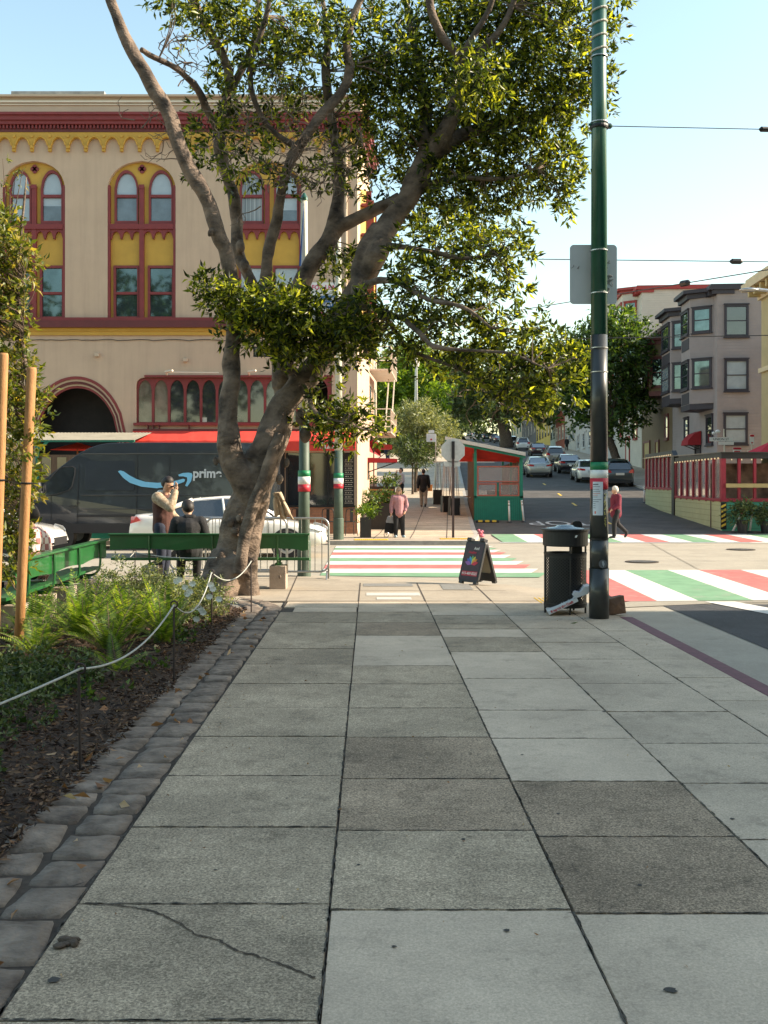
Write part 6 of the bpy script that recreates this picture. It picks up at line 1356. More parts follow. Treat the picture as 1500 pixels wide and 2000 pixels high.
for pl in (sm, hd):
    q = MB(); q.prism([vp(x / 3, 680 + z / 3) for x, z in pl], 0, .003, 'Y'); q.v = [(x, VY + max(0, z - 1.35) * .11 - .007 + y, z) for x, y, z in q.v]; q.build('smile_arrow', M_sm, vn, w=True)
zt_ = vp(0, 925)[1]; text('lettering', 'prime', .34, mat('van lettering', (.42, .45, .47), .5, .03, 4), vn, Matrix.Translation((vp(404, 0)[0], VY + max(0, zt_ - 1.35) * .11 - .006, zt_)) @ Matrix.Rotation(PI / 2 - math.atan(.11), 4, 'X'), .002, .011, sx=.95)

# ------------------------------------------------------------ dining shelters
dr = thing('dining_shelter', 'teal timber dining shelter with red framed windows and pale roof on the hill street', 'dining shelter', (5.1, 40, zt(40)))
DY = 40.0; ds = F / DY; dx_ = lambda u: (u - CX) / ds; dz = lambda v: H - (v - CY) / ds
q = MB(); q.bx(dx_(926), dx_(1020), DY, DY + .08, dz(1019), dz(972))
q.bx(dx_(926), dx_(931), DY - .02, DY + .1, dz(972), dz(874)); q.bx(dx_(1015), dx_(1021), DY - .02, DY + .1, dz(1012), dz(884)); q.bx(dx_(926), dx_(1021), DY - .02, DY + .1, dz(973), dz(969)); q.bx(dx_(971), dx_(974), DY, DY + .08, dz(970), dz(942)); q.build('front_wall', M_teal, dr, w=True)
q = MB()
for i in range(24): x = dx_(927) + i * .081; q.bx(x, x + .012, DY - .006, DY + .0, dz(1018), dz(974))
q.build('board_grooves', mat('teal groove', (.005, .10, .065), .7, .1, 5), dr, w=True)
for (u0, u1, v0, v1) in ((932, 1014, 942, 910), (932, 970, 969, 944), (975, 1014, 969, 944)):
    q = MB(); a, b, c, d = dx_(u0), dx_(u1), dz(v0), dz(v1); q.prism([(a, c), (b, c), (b, d), (a, d)], DY - .03, DY + .0 - .001, 'Y', [[(a + .05, c + .05), (a + .05, d - .05), (b - .05, d - .05), (b - .05, c + .05)]]); fr = q.build('window', mat('salmon frame', (.42, .12, .08), .7, .1, 4), dr, w=True)
    q = MB(); q.bx(a + .04, b - .04, DY - .012, DY - .008, c + .04, d - .04); q.build('pane', M_clear, fr, w=True)
q = MB(); dd = .0797; BY = 12.0
for i in range(9):      # brown side posts going back
    y = DY + .2 + i * BY / 9; x = dx_(926) + (y - DY) * dd; q = MB(); q.bx(x - .05, x + .05, y, y + .12, zt(y) - .1, dz(888) + .05); q.build('side_post', M_brownw, dr, w=True)
for i in range(4):
    y = DY + .6 + i * 3; x = dx_(926) + (y - DY) * dd; q = MB(); q.add([(x - .02, y, zt(y) - .1), (x - .02 + 2.6 * dd, y + 2.6, zt(y + 2.6) - .1), (x - .02 + 2.6 * dd, y + 2.6, zt(y) + 1.4), (x - .02, y, zt(y) + 1.3), (x + .04, y, zt(y) - .1), (x + .04 + 2.6 * dd, y + 2.6, zt(y + 2.6) - .1), (x + .04 + 2.6 * dd, y + 2.6, zt(y) + 1.4), (x + .04, y, zt(y) + 1.3)], [(0, 1, 2, 3), (4, 7, 6, 5), (0, 3, 7, 4), (3, 2, 6, 7), (1, 5, 6, 2)]); q.build('side_panel', M_brownw, dr, w=True)
q = MB(); xl_, xr_ = dx_(868), dx_(1024); zl, zr = dz(853), dz(884); sh = BY * dd
q.add([(xl_, DY - .35, zl), (xr_, DY - .35, zr), (xr_ + sh, DY + BY, zr + .35), (xl_ + sh, DY + BY, zl + .35), (xl_, DY - .35, zl - .14), (xr_, DY - .35, zr - .14), (xr_ + sh, DY + BY, zr + .21), (xl_ + sh, DY + BY, zl + .21)], [(0, 1, 2, 3), (4, 7, 6, 5), (0, 4, 5, 1), (1, 5, 6, 2), (2, 6, 7, 3), (3, 7, 4, 0)]); q.build('roof', M_roofm, dr, w=True)
q = MB(); q.add([(xl_ + .1, DY - .15, zl - .16), (xr_ - .1, DY - .15, zr - .16), (xr_ - .1, DY + .5, zr - .42), (xl_ + .5, DY + .5, zl - .75)], [(0, 1, 2, 3)]); q.bx(dx_(900), dx_(1019), DY + 1.4, DY + 1.42, dz(900), dz(880)); q.build('red_lining', M_awn, dr, w=True)
q = MB(); q.prism([(xl_, zl - .145), (xr_, zr - .145), (xr_, zr - .24), (xl_, zl - .24)], DY - .25, DY - .18, 'Y'); q.bx(xr_ - .15, xr_ - .05, DY + 3, DY + 3.1, .2, zr); q.bx(xr_ + sh - .3, xr_ + sh - .2, DY + BY - .3, DY + BY - .2, .8, zr + .2); q.build('roof_beam', M_teal, dr, w=True)
q = MB()
for i in range(3): q.bx(dx_(936) + .1, dx_(1006), DY + 1.2 + i * 3, DY + 1.9 + i * 3, zt(DY) + .72, zt(DY) + .76); q.bx(dx_(960), dx_(960) + .08, DY + 1.5 + i * 3, DY + 1.58 + i * 3, 0, zt(DY) + .72)
q.build('tables', mat('table wood', (.34, .20, .10), .5, .2, 4), dr, w=True)
q = MB(); q.bx(dx_(1020) + .0, dx_(1020) + .06, DY + .1, DY + BY, zt(DY) + 0, zt(DY) + 1.0)
for i in range(10): y = DY + .4 + i * 1.2; x = dx_(1020) + (y - DY) * dd - .2; q.bx(x, x + .08, y, y + .08, zt(y) - .1, dz(900))
q.build('street_side_posts', M_brownw, dr, w=True)
def wheelstop(): 
    p = G(952, 1021, ROAD); t = thing('wheel_stop', 'black rubber wheel stop with yellow blocks before the teal shelter', 'wheel stop', tuple(p)); q = MB(); q.bx(-.45, .45, -.07, .07, 0, .1); q.build('block', M_plastic, t, bevel=.02)
    for k in range(3): q = MB(); q.bx(-.36 + k * .27, -.2 + k * .27, -.073, .06, .03, .103); q.build('reflector', M_yellow, t)
wheelstop()
def delineator(label, u, v, h, lean=0, red=False):
    p = G(u, v, ROAD); t = thing('delineator_post', label, 'post', tuple(p), 0, 'flexible white posts by the shelters'); q = MB(); q.lathe([(.13, 0), (.12, .02), (.05, .05)], n=14); q.build('base', M_plastic, t)
    q = MB(); q.tube([(0, 0, .03), (lean, 0, h)], .038, 10); q.build('tube', M_tapeW, t, smooth=True)
    for f_ in ((.72, .8), (.86, .93)): q = MB(); q.tube([(lean * f_[0], 0, .03 + h * f_[0]), (lean * f_[1], 0, .03 + h * f_[1])], .0395, 10); q.build('sleeve', M_tapeR if red else M_steel, t)
delineator('white post standing upright in front of the teal shelter wall', 995, 1021, .86, -.02); delineator('white post at the right corner of the teal shelter', 1023, 1020, .86, -.08)
delineator('leaning red and white post left of the potted shrub', 1431, 1040, .85, .42, True); delineator('red and white post right of the potted shrub', 1464, 1040, .85, .12, True); delineator('short white post at the far end of the pale green shelter wall', 1258, 982, .85, .02)
# right shelter
ra = thing('dining_shelter', 'pale green dining shelter with crimson posts and black beam on the right', 'dining shelter', (13, 38, 0))
A_, B_ = Vector((12.4, 35.2, 0)), Vector((13.7, 49.6, 0)); dr_ = (B_ - A_).normalized(); LN = (B_ - A_).length
MR = Matrix.Translation(A_) @ Matrix.Rotation(math.atan2(dr_.y, dr_.x), 4, 'Z')       # x along the side, y to the left (street), -y inside
M_pg = mat('pale green boards', (.40, .44, .25), .8, .08, 2); M_crim = mat('crimson paint', (.26, .012, .03), .55, .12, 5); M_tealp = mat('pale teal boards', (.06, .26, .17), .8, .08, 2)
zb_f = lambda x: zt(A_.y + x * dr_.y) + ROAD
def slantbox(q, x0, x1, y0, y1, za0, za1, zb0, zb1):
    vs = [(x0, y0, za0), (x1, y0, za1), (x1, y1, za1), (x0, y1, za0), (x0, y0, zb0), (x1, y0, zb1), (x1, y1, zb1), (x0, y1, zb0)]
    q.add([MR @ Vector(v) for v in vs], [(0, 3, 2, 1), (4, 5, 6, 7), (0, 1, 5, 4), (1, 2, 6, 5), (2, 3, 7, 6), (3, 0, 4, 7)])
for (x0, x1, lift) in ((0, 7.6, 0), (8.1, LN, .35)):
    q = MB(); slantbox(q, x0, x1, -.1, 0, zb_f(x0) - .1, zb_f(x1) - .1, 1.02 + lift, 1.05 + lift * 1.1); w1 = q.build('side_wall', M_pg, ra, w=True)
    q = MB()
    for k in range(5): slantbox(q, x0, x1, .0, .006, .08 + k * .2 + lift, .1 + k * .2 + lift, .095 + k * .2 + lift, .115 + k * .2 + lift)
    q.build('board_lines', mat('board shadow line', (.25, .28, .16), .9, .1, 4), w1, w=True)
    q = MB(); slantbox(q, x0, x1, -.12, .02, 2.58 + lift, 2.60 + lift, 2.74 + lift, 2.76 + lift); q.build('top_beam', M_black, ra, w=True)
    n = 7
    for i in range(n + 1):
        x = x0 + (x1 - x0 - .15) * i / n; q = MB(); slantbox(q, x, x + .16, -.1, .02, 1.0 + lift, 1.0 + lift, 2.59 + lift, 2.59 + lift); q.build('post', M_crim, ra, w=True)
        if i < n:
            q = MB(); slantbox(q, x + .16, x + (x1 - x0 - .15) / n, -.05, -.04, 1.05 + lift, 1.05 + lift, 2.58 + lift, 2.58 + lift); q.build('pane', M_clear, ra, w=True)
    q = MB()
    slantbox(q, x0, x1, -.1, .03, 1.03 + lift, 1.06 + lift, 1.13 + lift, 1.15 + lift); q.build('rail', M_crim, ra, w=True)
    for i in range(16):
        x = x0 + (x1 - x0) * (i + .5) / 16; q = MB(); c = MR @ Vector((x, .05, 2.56 + lift)); q.ell(c, (.03, .03, .035), 6); q.build('bulb', mat('bulb', (.8, .62, .35), .3, .05, 3, emit=.3), ra, w=True)
q = MB(); slantbox(q, 7.6, 8.1, -.15, .05, 0, 0, 2.8, 3.1); q.build('pillar', M_black, ra, w=True)
q = MB(); q.bx(12.4, 22, 35.1, 35.2, -.1, 1.02); w1 = q.build('front_wall', M_tealp, ra, w=True)
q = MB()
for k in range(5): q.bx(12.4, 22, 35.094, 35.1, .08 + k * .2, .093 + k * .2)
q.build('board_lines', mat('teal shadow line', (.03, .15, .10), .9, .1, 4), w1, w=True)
q = MB(); q.bx(12.35, 22, 35.06, 35.2, 2.54, 2.74); q.build('top_beam', M_black, ra, w=True)
q = MB(); q.bx(12.38, 22, 35.07, 35.19, 1.02, 1.14); q.build('rail', M_crim, ra, w=True)
for x in (12.36, 12.95, 13.5, 14.05, 14.6, 15.9, 17.7): q = MB(); q.bx(x, x + (.16 if x in (12.36, 14.05) else .09), 35.08, 35.18, 1.1, 2.54); q.build('post', M_crim, ra, w=True)
q = MB(); q.bx(12.5, 14.2, 34.98, 35.04, 1.52, 1.66); q.bx(14.0, 17, 34.98, 35.04, 1.52, 1.62); q.bx(14.1, 14.16, 34.98, 35.04, 1.14, 2.4); q.build('bench_slat', M_mustard, ra, w=True)
q = MB(); q.bx(12.5, 22, 36.6, 36.65, 0, 2.4); q.build('dark_backing', mat('shelter inside', (.06, .02, .02), .8, .6, 1.5, col2=(.34, .22, .16)), ra, w=True)
for i in range(10): q = MB(); q.ell((12.7 + i * .35, 35.02, 2.50), (.022, .022, .028), 6); q.build('bulb', mat('bulb', (.8, .62, .35)), ra, w=True)
q = MB(); q.add([(12.3, 35.0, 2.74), (22, 35.0, 2.74), (22, 38, 2.74), (13.6, 49.8, 2.9), (12.3, 35.0, 2.77), (22, 35.0, 2.77), (22, 38, 2.77), (13.6, 49.8, 2.93)], [(0, 3, 2, 1), (4, 5, 6, 7), (0, 1, 5, 4), (3, 0, 4, 7)]); q.build('roof', M_poleblk, ra, w=True)
for k in range(5): q = MB(); z0 = .12 + k * .17; q.prism([(12.36, z0), (12.52, z0 + .08), (12.52, z0 + .16), (12.36, z0 + .08)], 35.08, 35.093, 'Y'); q.build('hazard_stripe', M_yellow, ra, w=True)
q = MB(); q.bx(12.34, 12.54, 35.088, 35.0995, .05, 1.0); q.build('hazard_board', M_black, ra, w=True)
def potted(label, u, v, pr_, h, r, lm, cat='potted plant', n=90, L=.16, mp=None, name='potted_plant', off=ROAD, box=False):
    p = G(u, v, off); t = thing(name, label, cat, tuple(p)); q = MB()
    if box: q.bx(-pr_, pr_, -pr_, pr_, 0, h)
    else: q.lathe([(pr_ * .75, 0), (pr_, h), (pr_ * .9, h), (pr_ * .85, h - .05)], n=18)
    q.build('pot', mp or M_plastic, t); c = tufts((0, 0, h + r * .7), (r, r, r * .8), n, 9, L, L * .3, up=.6); leafmesh('foliage', lm, *c[:4], parent=t, w=False); return t
potted('shrub in a dark pot between the two leaning red and white posts', 1450, 1041, .2, .45, .36, LF_dark); potted('dark pot plant cut by the right edge of the view', 1497, 1041, .22, .4, .30, LF_dark)
# teal shelter with corrugated roof behind the van
tl = thing('dining_shelter', 'teal shelter with corrugated pale roof behind the dark van', 'dining shelter', (-8.5, 30.6, 0))
ty = 29.5; tx = lambda u: (u - CX) / F * ty; tz = lambda v: H - (v - CY) / F * ty
q = MB(); n = 90; x0, x1 = tx(-60), tx(262); vs = []
for i in range(n + 1): x = x0 + (x1 - x0) * i / n; k = .012 * (i % 2); vs += [(x, ty, tz(860) + k), (x, ty + 2.4, tz(845) + .12 + k)]
q.add(vs, [(2 * i, 2 * i + 2, 2 * i + 3, 2 * i + 1) for i in range(n)]); q.build('roof', mat('weathered corrugated sheet', (.26, .24, .19), .8, .2, 3), tl, w=True, recalc=False)
q = MB(); q.bx(x0, x1, ty + .02, ty + .1, tz(863), tz(859)); 
for u in (-50, 68, 252): q.bx(tx(u), tx(u + 6), ty + .05, ty + .15, -.1, tz(862))
q.add([(tx(70), ty + .04, tz(880)), (tx(88), ty + .04, tz(862)), (tx(96), ty + .04, tz(862)), (tx(70), ty + .04, tz(888))], [(0, 1, 2, 3)]); q.bx(x0, x1, ty, ty + .08, tz(1052), tz(1036)); q.build('beams', M_teal, tl, w=True)
q = MB(); q.bx(x0, x1, ty + .1, ty + .16, tz(1040), tz(888)); q.build('front_wall', M_brownw, tl, w=True)
for i in range(10): u = -40 + i * 30; q = MB(); q.bx(tx(u), tx(u + 18), ty + .085, ty + .098, tz(930), tz(893)); q.build('window', M_glass, tl, w=True)
um = thing('parasol', 'red parasol under the corrugated roof behind the van nose', 'parasol', (tx(128), ty + 1.2, 0))
q = MB(); c = Vector((tx(128), ty + 1.2, 0)); n = 8; R_ = .85
q.add([(c.x, c.y, tz(861))] + [(c.x + R_ * math.cos(2 * PI * k / n), c.y + R_ * math.sin(2 * PI * k / n), tz(876)) for k in range(n)], [(0, k + 1, (k + 1) % n + 1) for k in range(n)]); q.build('canopy', M_awn, um, w=True, recalc=False)
q = MB(); q.tube([(c.x, c.y, 0), (c.x, c.y, tz(861))], .025, 8); q.build('pole', M_wood, um, w=True)
# ------------------------------------------------------------ beside the pizza corner
potted('bright green bushy plant in a tall black square planter at the corner', 714, 1050, .17, .62, .22, LF_lime, 'planter', 60, .12, name='tall_planter', off=0, box=True)
pl_ = thing('planter_shelf', 'dark slatted planter wall topped with green plants beside the corner', 'planter', (.5, 34.5, 0))
q = MB(); q.bx(-.1, 1.15, 34.4, 34.8, .0, .98); q.build('trough', mat('dark planter', (.02, .016, .014), .7, .3, 6), pl_, w=True)
q = MB(); q.bx(-.15, 1.2, 38.4, 38.9, .9, 2.0) if False else q.bx(-.1, 1.0, 39.2, 39.6, .2, 1.55); q.build('slatted_box', mat('dark slats', (.03, .022, .018), .7, .3, 6), pl_, w=True)
for k in range(5): q = MB(); q.bx(-.05, .95, 39.18, 39.2, .75 + k * .16, .80 + k * .16); q.build('slat', M_wood, pl_, w=True)
c = join_t([tufts((.5, 34.6, 1.1), (.75, .3, .22), 90, 9, .13, .05), tufts((.45, 39.4, 1.7), (.7, .3, .22), 60, 9, .14, .05), tufts((.1, 34.2, 1.0), (.3, .3, .35), 50, 9, .12, .04), tufts((.9, 39.2, 1.75), (.2, .2, .3), 20, 9, .12, .04)]); leafmesh('foliage', LF_far, *c, parent=pl_)
for (lbl, u0, u1, v0, v1, y, m_) in (('narrow red awning along the side of the pizza corner', 697, 776, 903, 896, 36.5, M_awnd), ('small bright red awning farther along the side wall', 738, 766, 877, 869, 52, M_awn)):
    t = thing('side_awning', lbl, 'awning', tuple(P((u0 + u1) / 2, v0, y)), 0, 'awnings on the side wall'); a, b = P(u0, v0, y), P(u1, v1, y); q = MB(); q.prism([(a.x, a.z), (b.x, a.z), (b.x, b.z), (a.x, b.z + .06)], y, y + .9, 'Y'); q.build('canvas', m_, t, w=True)
    q = MB(); q.tube([(b.x - .05, y + .1, a.z), (a.x, y + .1, a.z - .5)], .02, 5); q.build('bracket', M_black, t, w=True)
t = thing('parasol', 'folded dark red parasol tilted beside the side wall', 'parasol', tuple(P(735, 940, 40)))
q = MB(); a, b = P(712, 868, 40), P(746, 888, 40); q.add([tuple(P(716, 858, 40)), tuple(P(742, 868, 40)), tuple(P(744, 892, 40.3)), tuple(P(712, 878, 39.6)), tuple(P(728, 858, 40.9))], [(0, 1, 2, 3), (0, 4, 1), (1, 4, 2), (2, 4, 3), (3, 4, 0)]); q.build('canopy', M_awnd, t, w=True)
q = MB(); q.tube([P(730, 950, 40), P(730, 866, 40)], .025, 6); q.build('pole', M_black, t, w=True)
def cafe_chair(label, x, y, rz):
    t = thing('cafe_chair', label, 'chair', (x, y, 0), rz, 'black metal cafe chairs by the brick wall'); q = MB(); q.bx(-.19, .19, -.19, .19, .44, .46); q.build('seat', M_black, t, bevel=.01)
    for sx_ in (-.17, .17):
        for sy in (-.17, .17): q = MB(); q.tube([(sx_, sy, .44), (sx_ * 1.2, sy * 1.2, 0)], .013, 5); q.build('leg', M_black, t)
    q = MB(); q.tube([tuple(p) for p in spline([(-.18, .18, .44), (-.18, .2, .75), (-.12, .21, .86), (.12, .21, .86), (.18, .2, .75), (.18, .18, .44)], 4)], .014, 6); q.bx(-.05, .05, .195, .205, .46, .85); q.build('backrest', M_black, t)
cafe_chair('black metal chair left of the farther striped pole', (643 - CX) / F * 31.6, 31.6, PI * .95); cafe_chair('black metal chair right of the farther striped pole', (683 - CX) / F * 31.6, 31.6, PI * 1.1); cafe_chair('black metal chair half hidden behind the nearer striped pole', (582 - CX) / F * 31.8, 31.8, PI)
# patio heaters
def heater(label, u, v, h=2.05):
    p = G(u, v); t = thing('patio_heater', label, 'patio heater', tuple(p), random.uniform(-.2, .2), 'pyramid patio heaters on the pavement'); q = MB(); q.prism([(-.22, 0), (.22, 0), (.2, .7), (-.2, .7)], -.2, .2, 'Y'); q.build('base', M_black, t)
    for sx_ in (-1, 1):
        for sy in (-1, 1): q = MB(); q.tube([(sx_ * .21, sy * .21, .0), (sx_ * .09, sy * .09, h - .05)], .016, 5); q.build('corner_rod', M_steel, t)
    q = MB(); q.lathe([(.04, .7), (.04, h - .1)], n=10); q.build('glass_tube', M_clear, t); q = MB(); q.prism([(-.22, h - .03), (.22, h - .03), (.2, h), (-.2, h)], -.2, .2, 'Y'); q.build('cap', M_steel, t)
heater('patio heater farther back beside the walking person in black', 855, 985); heater('patio heater right behind the stop sign post', 887, 1006); heater('patio heater between the other two leaning left', 872, 1000)
# small pavement things
t = thing('parking_sign', 'white parking notice on a thin pole left of the stop sign', 'sign', tuple(G(851, 975))); p = G(851, 975); q = MB(); q.tube([(p.x, p.y, p.z), (p.x, p.y, P(0, 848, p.y).z)], .03, 6); q.build('pole', M_steel, t, w=True)
q = MB(); a, b = P(833, 863, p.y - .05), P(851, 847, p.y - .05); q.bx(a.x, b.x, p.y - .06, p.y - .04, a.z, b.z); q.bx(P(837, 0, p.y).x, P(848, 0, p.y).x, p.y - .06, p.y - .04, b.z + .03, b.z + .18); q.build('plate', M_tapeW, t, w=True)
q = MB(); q.lathe([(.05, 0), (.05, .01)], (P(842, 0, p.y).x, p.y - .075, a.z + .12), 12, axis='Y'); q.build('red_ring', M_tapeR, t, w=True)
p = G(812, 919); t = thing('bollard', 'black and white bollard at the side street kerb', 'bollard', tuple(p)); q = MB(); q.lathe([(.1, 0), (.09, .45)], n=12); q.build('base', M_black, t); q = MB(); q.lathe([(.09, .45), (.08, .95), (.03, 1.0)], n=12); q.build('top', M_tapeW, t)
q = MB(); p = G(830, 959); q.bx(p.x - .42, p.x + .42, p.y, p.y + .4, p.z, p.z + .32); q.bx(p.x - .45, p.x + .45, p.y - .03, p.y + .43, p.z + .321, p.z + .36); tag(q.build('wooden_crate', mat('orange wood', (.45, .17, .04), .7, .2, 5), bevel=.01), 'low orange brown wooden box behind the walking person in black', 'box')
q = MB()
for i in range(7): q.ell((random.uniform(-.06, .06), random.uniform(-.05, .05), .05 + i * .03), (.09 - .007 * i, .05, .05), 8)
o = q.build('plastic_bag', mat('pink film', (.50, .12, .17), .5, .2, 8), smooth=True); o.location = G(938, 1050, ROAD); tag(o, 'crumpled pink plastic bag at the far kerb above the sandwich board', 'bag')
# lamp post, street lamp, far signs
p = G(813, 905); t = thing('lamp_post', 'pale grey lamp post rising through the lime green tree', 'lamp post', tuple(p)); yy = 62.0; X = (813 - CX) / F * yy; t.location = (X, yy, zt(yy)); zf = lambda v: H - (v - CY) / F * yy
q = MB(); q.lathe([(.12, zt(yy)), (.10, zf(790)), (.075, zf(702))], (X, yy, 0), 12); q.build('shaft', M_steel, t, w=True); q = MB(); q.lathe([(.11, zf(795)), (.11, zf(775))], (X, yy, 0), 12); q.build('control_box', M_steel, t, w=True); q = MB(); q.lathe([(.16, zf(716)), (.22, zf(708)), (.1, zf(698))], (X, yy, 0), 12); q.build('lantern', M_cream, t, w=True)
t = thing('street_lamp', 'grey cobra-head street lamp reaching in from the right edge', 'street lamp', tuple(P(1475, 566, 30))); q = MB(); q.tube([P(1478, 565, 30), P(1560, 575, 30)], .05, 8); q.build('arm', M_steel, t, w=True)
q = MB(); q.ell(P(1463, 566, 30), (.30, .16, .06), 12); q.build('head', M_steel, t, w=True, smooth=True); q = MB(); q.tube([P(1560, 575, 30), P(1560, 1000, 30)], .1, 8); q.build('pole', M_steel, t, w=True)
yy = 50.0; t = thing('street_sign', 'white street name plates on a thin pole by the grey house', 'sign', (P(1412, 0, yy).x, yy, zt(yy))); q = MB(); q.tube([P(1416, 915, yy), P(1414, 838, yy)], .035, 6); q.build('pole', M_steel, t, w=True)
q = MB(); a, b = P(1385, 862, yy), P(1430, 854, yy); q.bx(a.x, b.x, yy - .06, yy - .04, a.z, b.z); a, b = P(1402, 869, yy), P(1432, 863, yy); q.bx(a.x, b.x, yy - .08, yy - .06, a.z, b.z); q.build('plate', M_tapeW, t, w=True)
text('lettering', 'UNION ST', .17, M_black, t, TM(P(1407.5, 0, yy).x, yy - .062, P(0, 858, yy).z), .001)
q = MB(); q.ell(P(1402, 843, yy), (.14, .1, .1), 8); q.ell(P(1393, 846, yy), (.08, .08, .08), 8); q.build('camera', M_tapeW, t, w=True)
for lbl, u, v0, v1, wd in (('red and white no-stopping sign above the crimson shelter', 1439, 885, 873, 8), ('small pink-white notice beside the red parasol at right', 1468, 868, 848, 4)):
    t = thing('notice_sign', lbl, 'sign', tuple(P(u, v0, 46))); q = MB(); a, b = P(u - wd, v0, 46), P(u + wd, v1, 46); q.bx(a.x, b.x, 45.95, 45.97, a.z, b.z); q.build('plate', M_tapeW, t, w=True); q = MB(); q.bx(a.x, b.x, 45.94, 45.95, b.z - .12, b.z - .02); q.bx(a.x + .05, b.x - .05, 45.94, 45.95, a.z + .05, a.z + .1); q.build('red_print', M_tapeR, t, w=True); q = MB(); q.tube([P(u, v0, 46.02), P(u, v0 + 60, 46.02)], .02, 5); q.build('pole', M_steel, t, w=True)
t = thing('parasol', 'bright red parasol cut by the right edge above the crimson shelter', 'parasol', tuple(P(1500, 950, 40))); q = MB(); c = P(1505, 862, 40); n = 8
q.add([tuple(c)] + [(c.x + 1.0 * math.cos(2 * PI * k / n), c.y + 1.0 * math.sin(2 * PI * k / n), c.z - .45) for k in range(n)] + [(c.x + 1.02 * math.cos(2 * PI * k / n), c.y + 1.02 * math.sin(2 * PI * k / n), c.z - .62) for k in range(n)], [(0, k + 1, (k + 1) % n + 1) for k in range(n)] + [(k + 1, n + k + 1, n + (k + 1) % n + 1, (k + 1) % n + 1) for k in range(n)]); q.build('canopy', mat('scarlet canvas', (.50, .015, .04), .8, .1, 4), t, w=True, recalc=False)
q = MB(); q.tube([c, c - Vector((0, 0, 2.6))], .03, 6); q.build('pole', M_steel, t, w=True)
yy = 215.0
for nm, lbl, u, v, r, m_, sh_ in (('warning_sign', 'yellow diamond warning sign far up the hill', 918, 816, 6.5, M_yellow, 4), ('far_stop_sign', 'tiny red stop sign at the top of the hill', 938, 826, 5, M_tapeR, 8)):
    t = thing(nm, lbl, 'sign', tuple(P(u, 850, yy))); c = P(u, v, yy); rr = r / F * yy; q = MB(); q.prism([(c.x + rr * math.cos(2 * PI * k / sh_ + (0 if sh_ == 4 else PI / 8)), c.z + rr * math.sin(2 * PI * k / sh_ + (0 if sh_ == 4 else PI / 8))) for k in range(sh_)], yy, yy + .03, 'Y')
    if sh_ == 4: q.bx(c.x - rr, c.x + rr, yy, yy + .03, c.z - rr * 2, c.z - rr * 1.1)
    q.build('plate', m_, t, w=True); q = MB(); q.tube([(c.x, yy + .06, c.z + rr * .6), (c.x, yy + .06, zt(yy))], .06, 6); q.build('post', M_steel, t, w=True)
    if sh_ == 8: text('lettering', 'STOP', .42, M_tapeW, t, TM(c.x, yy - .01, c.z), .005, .01)

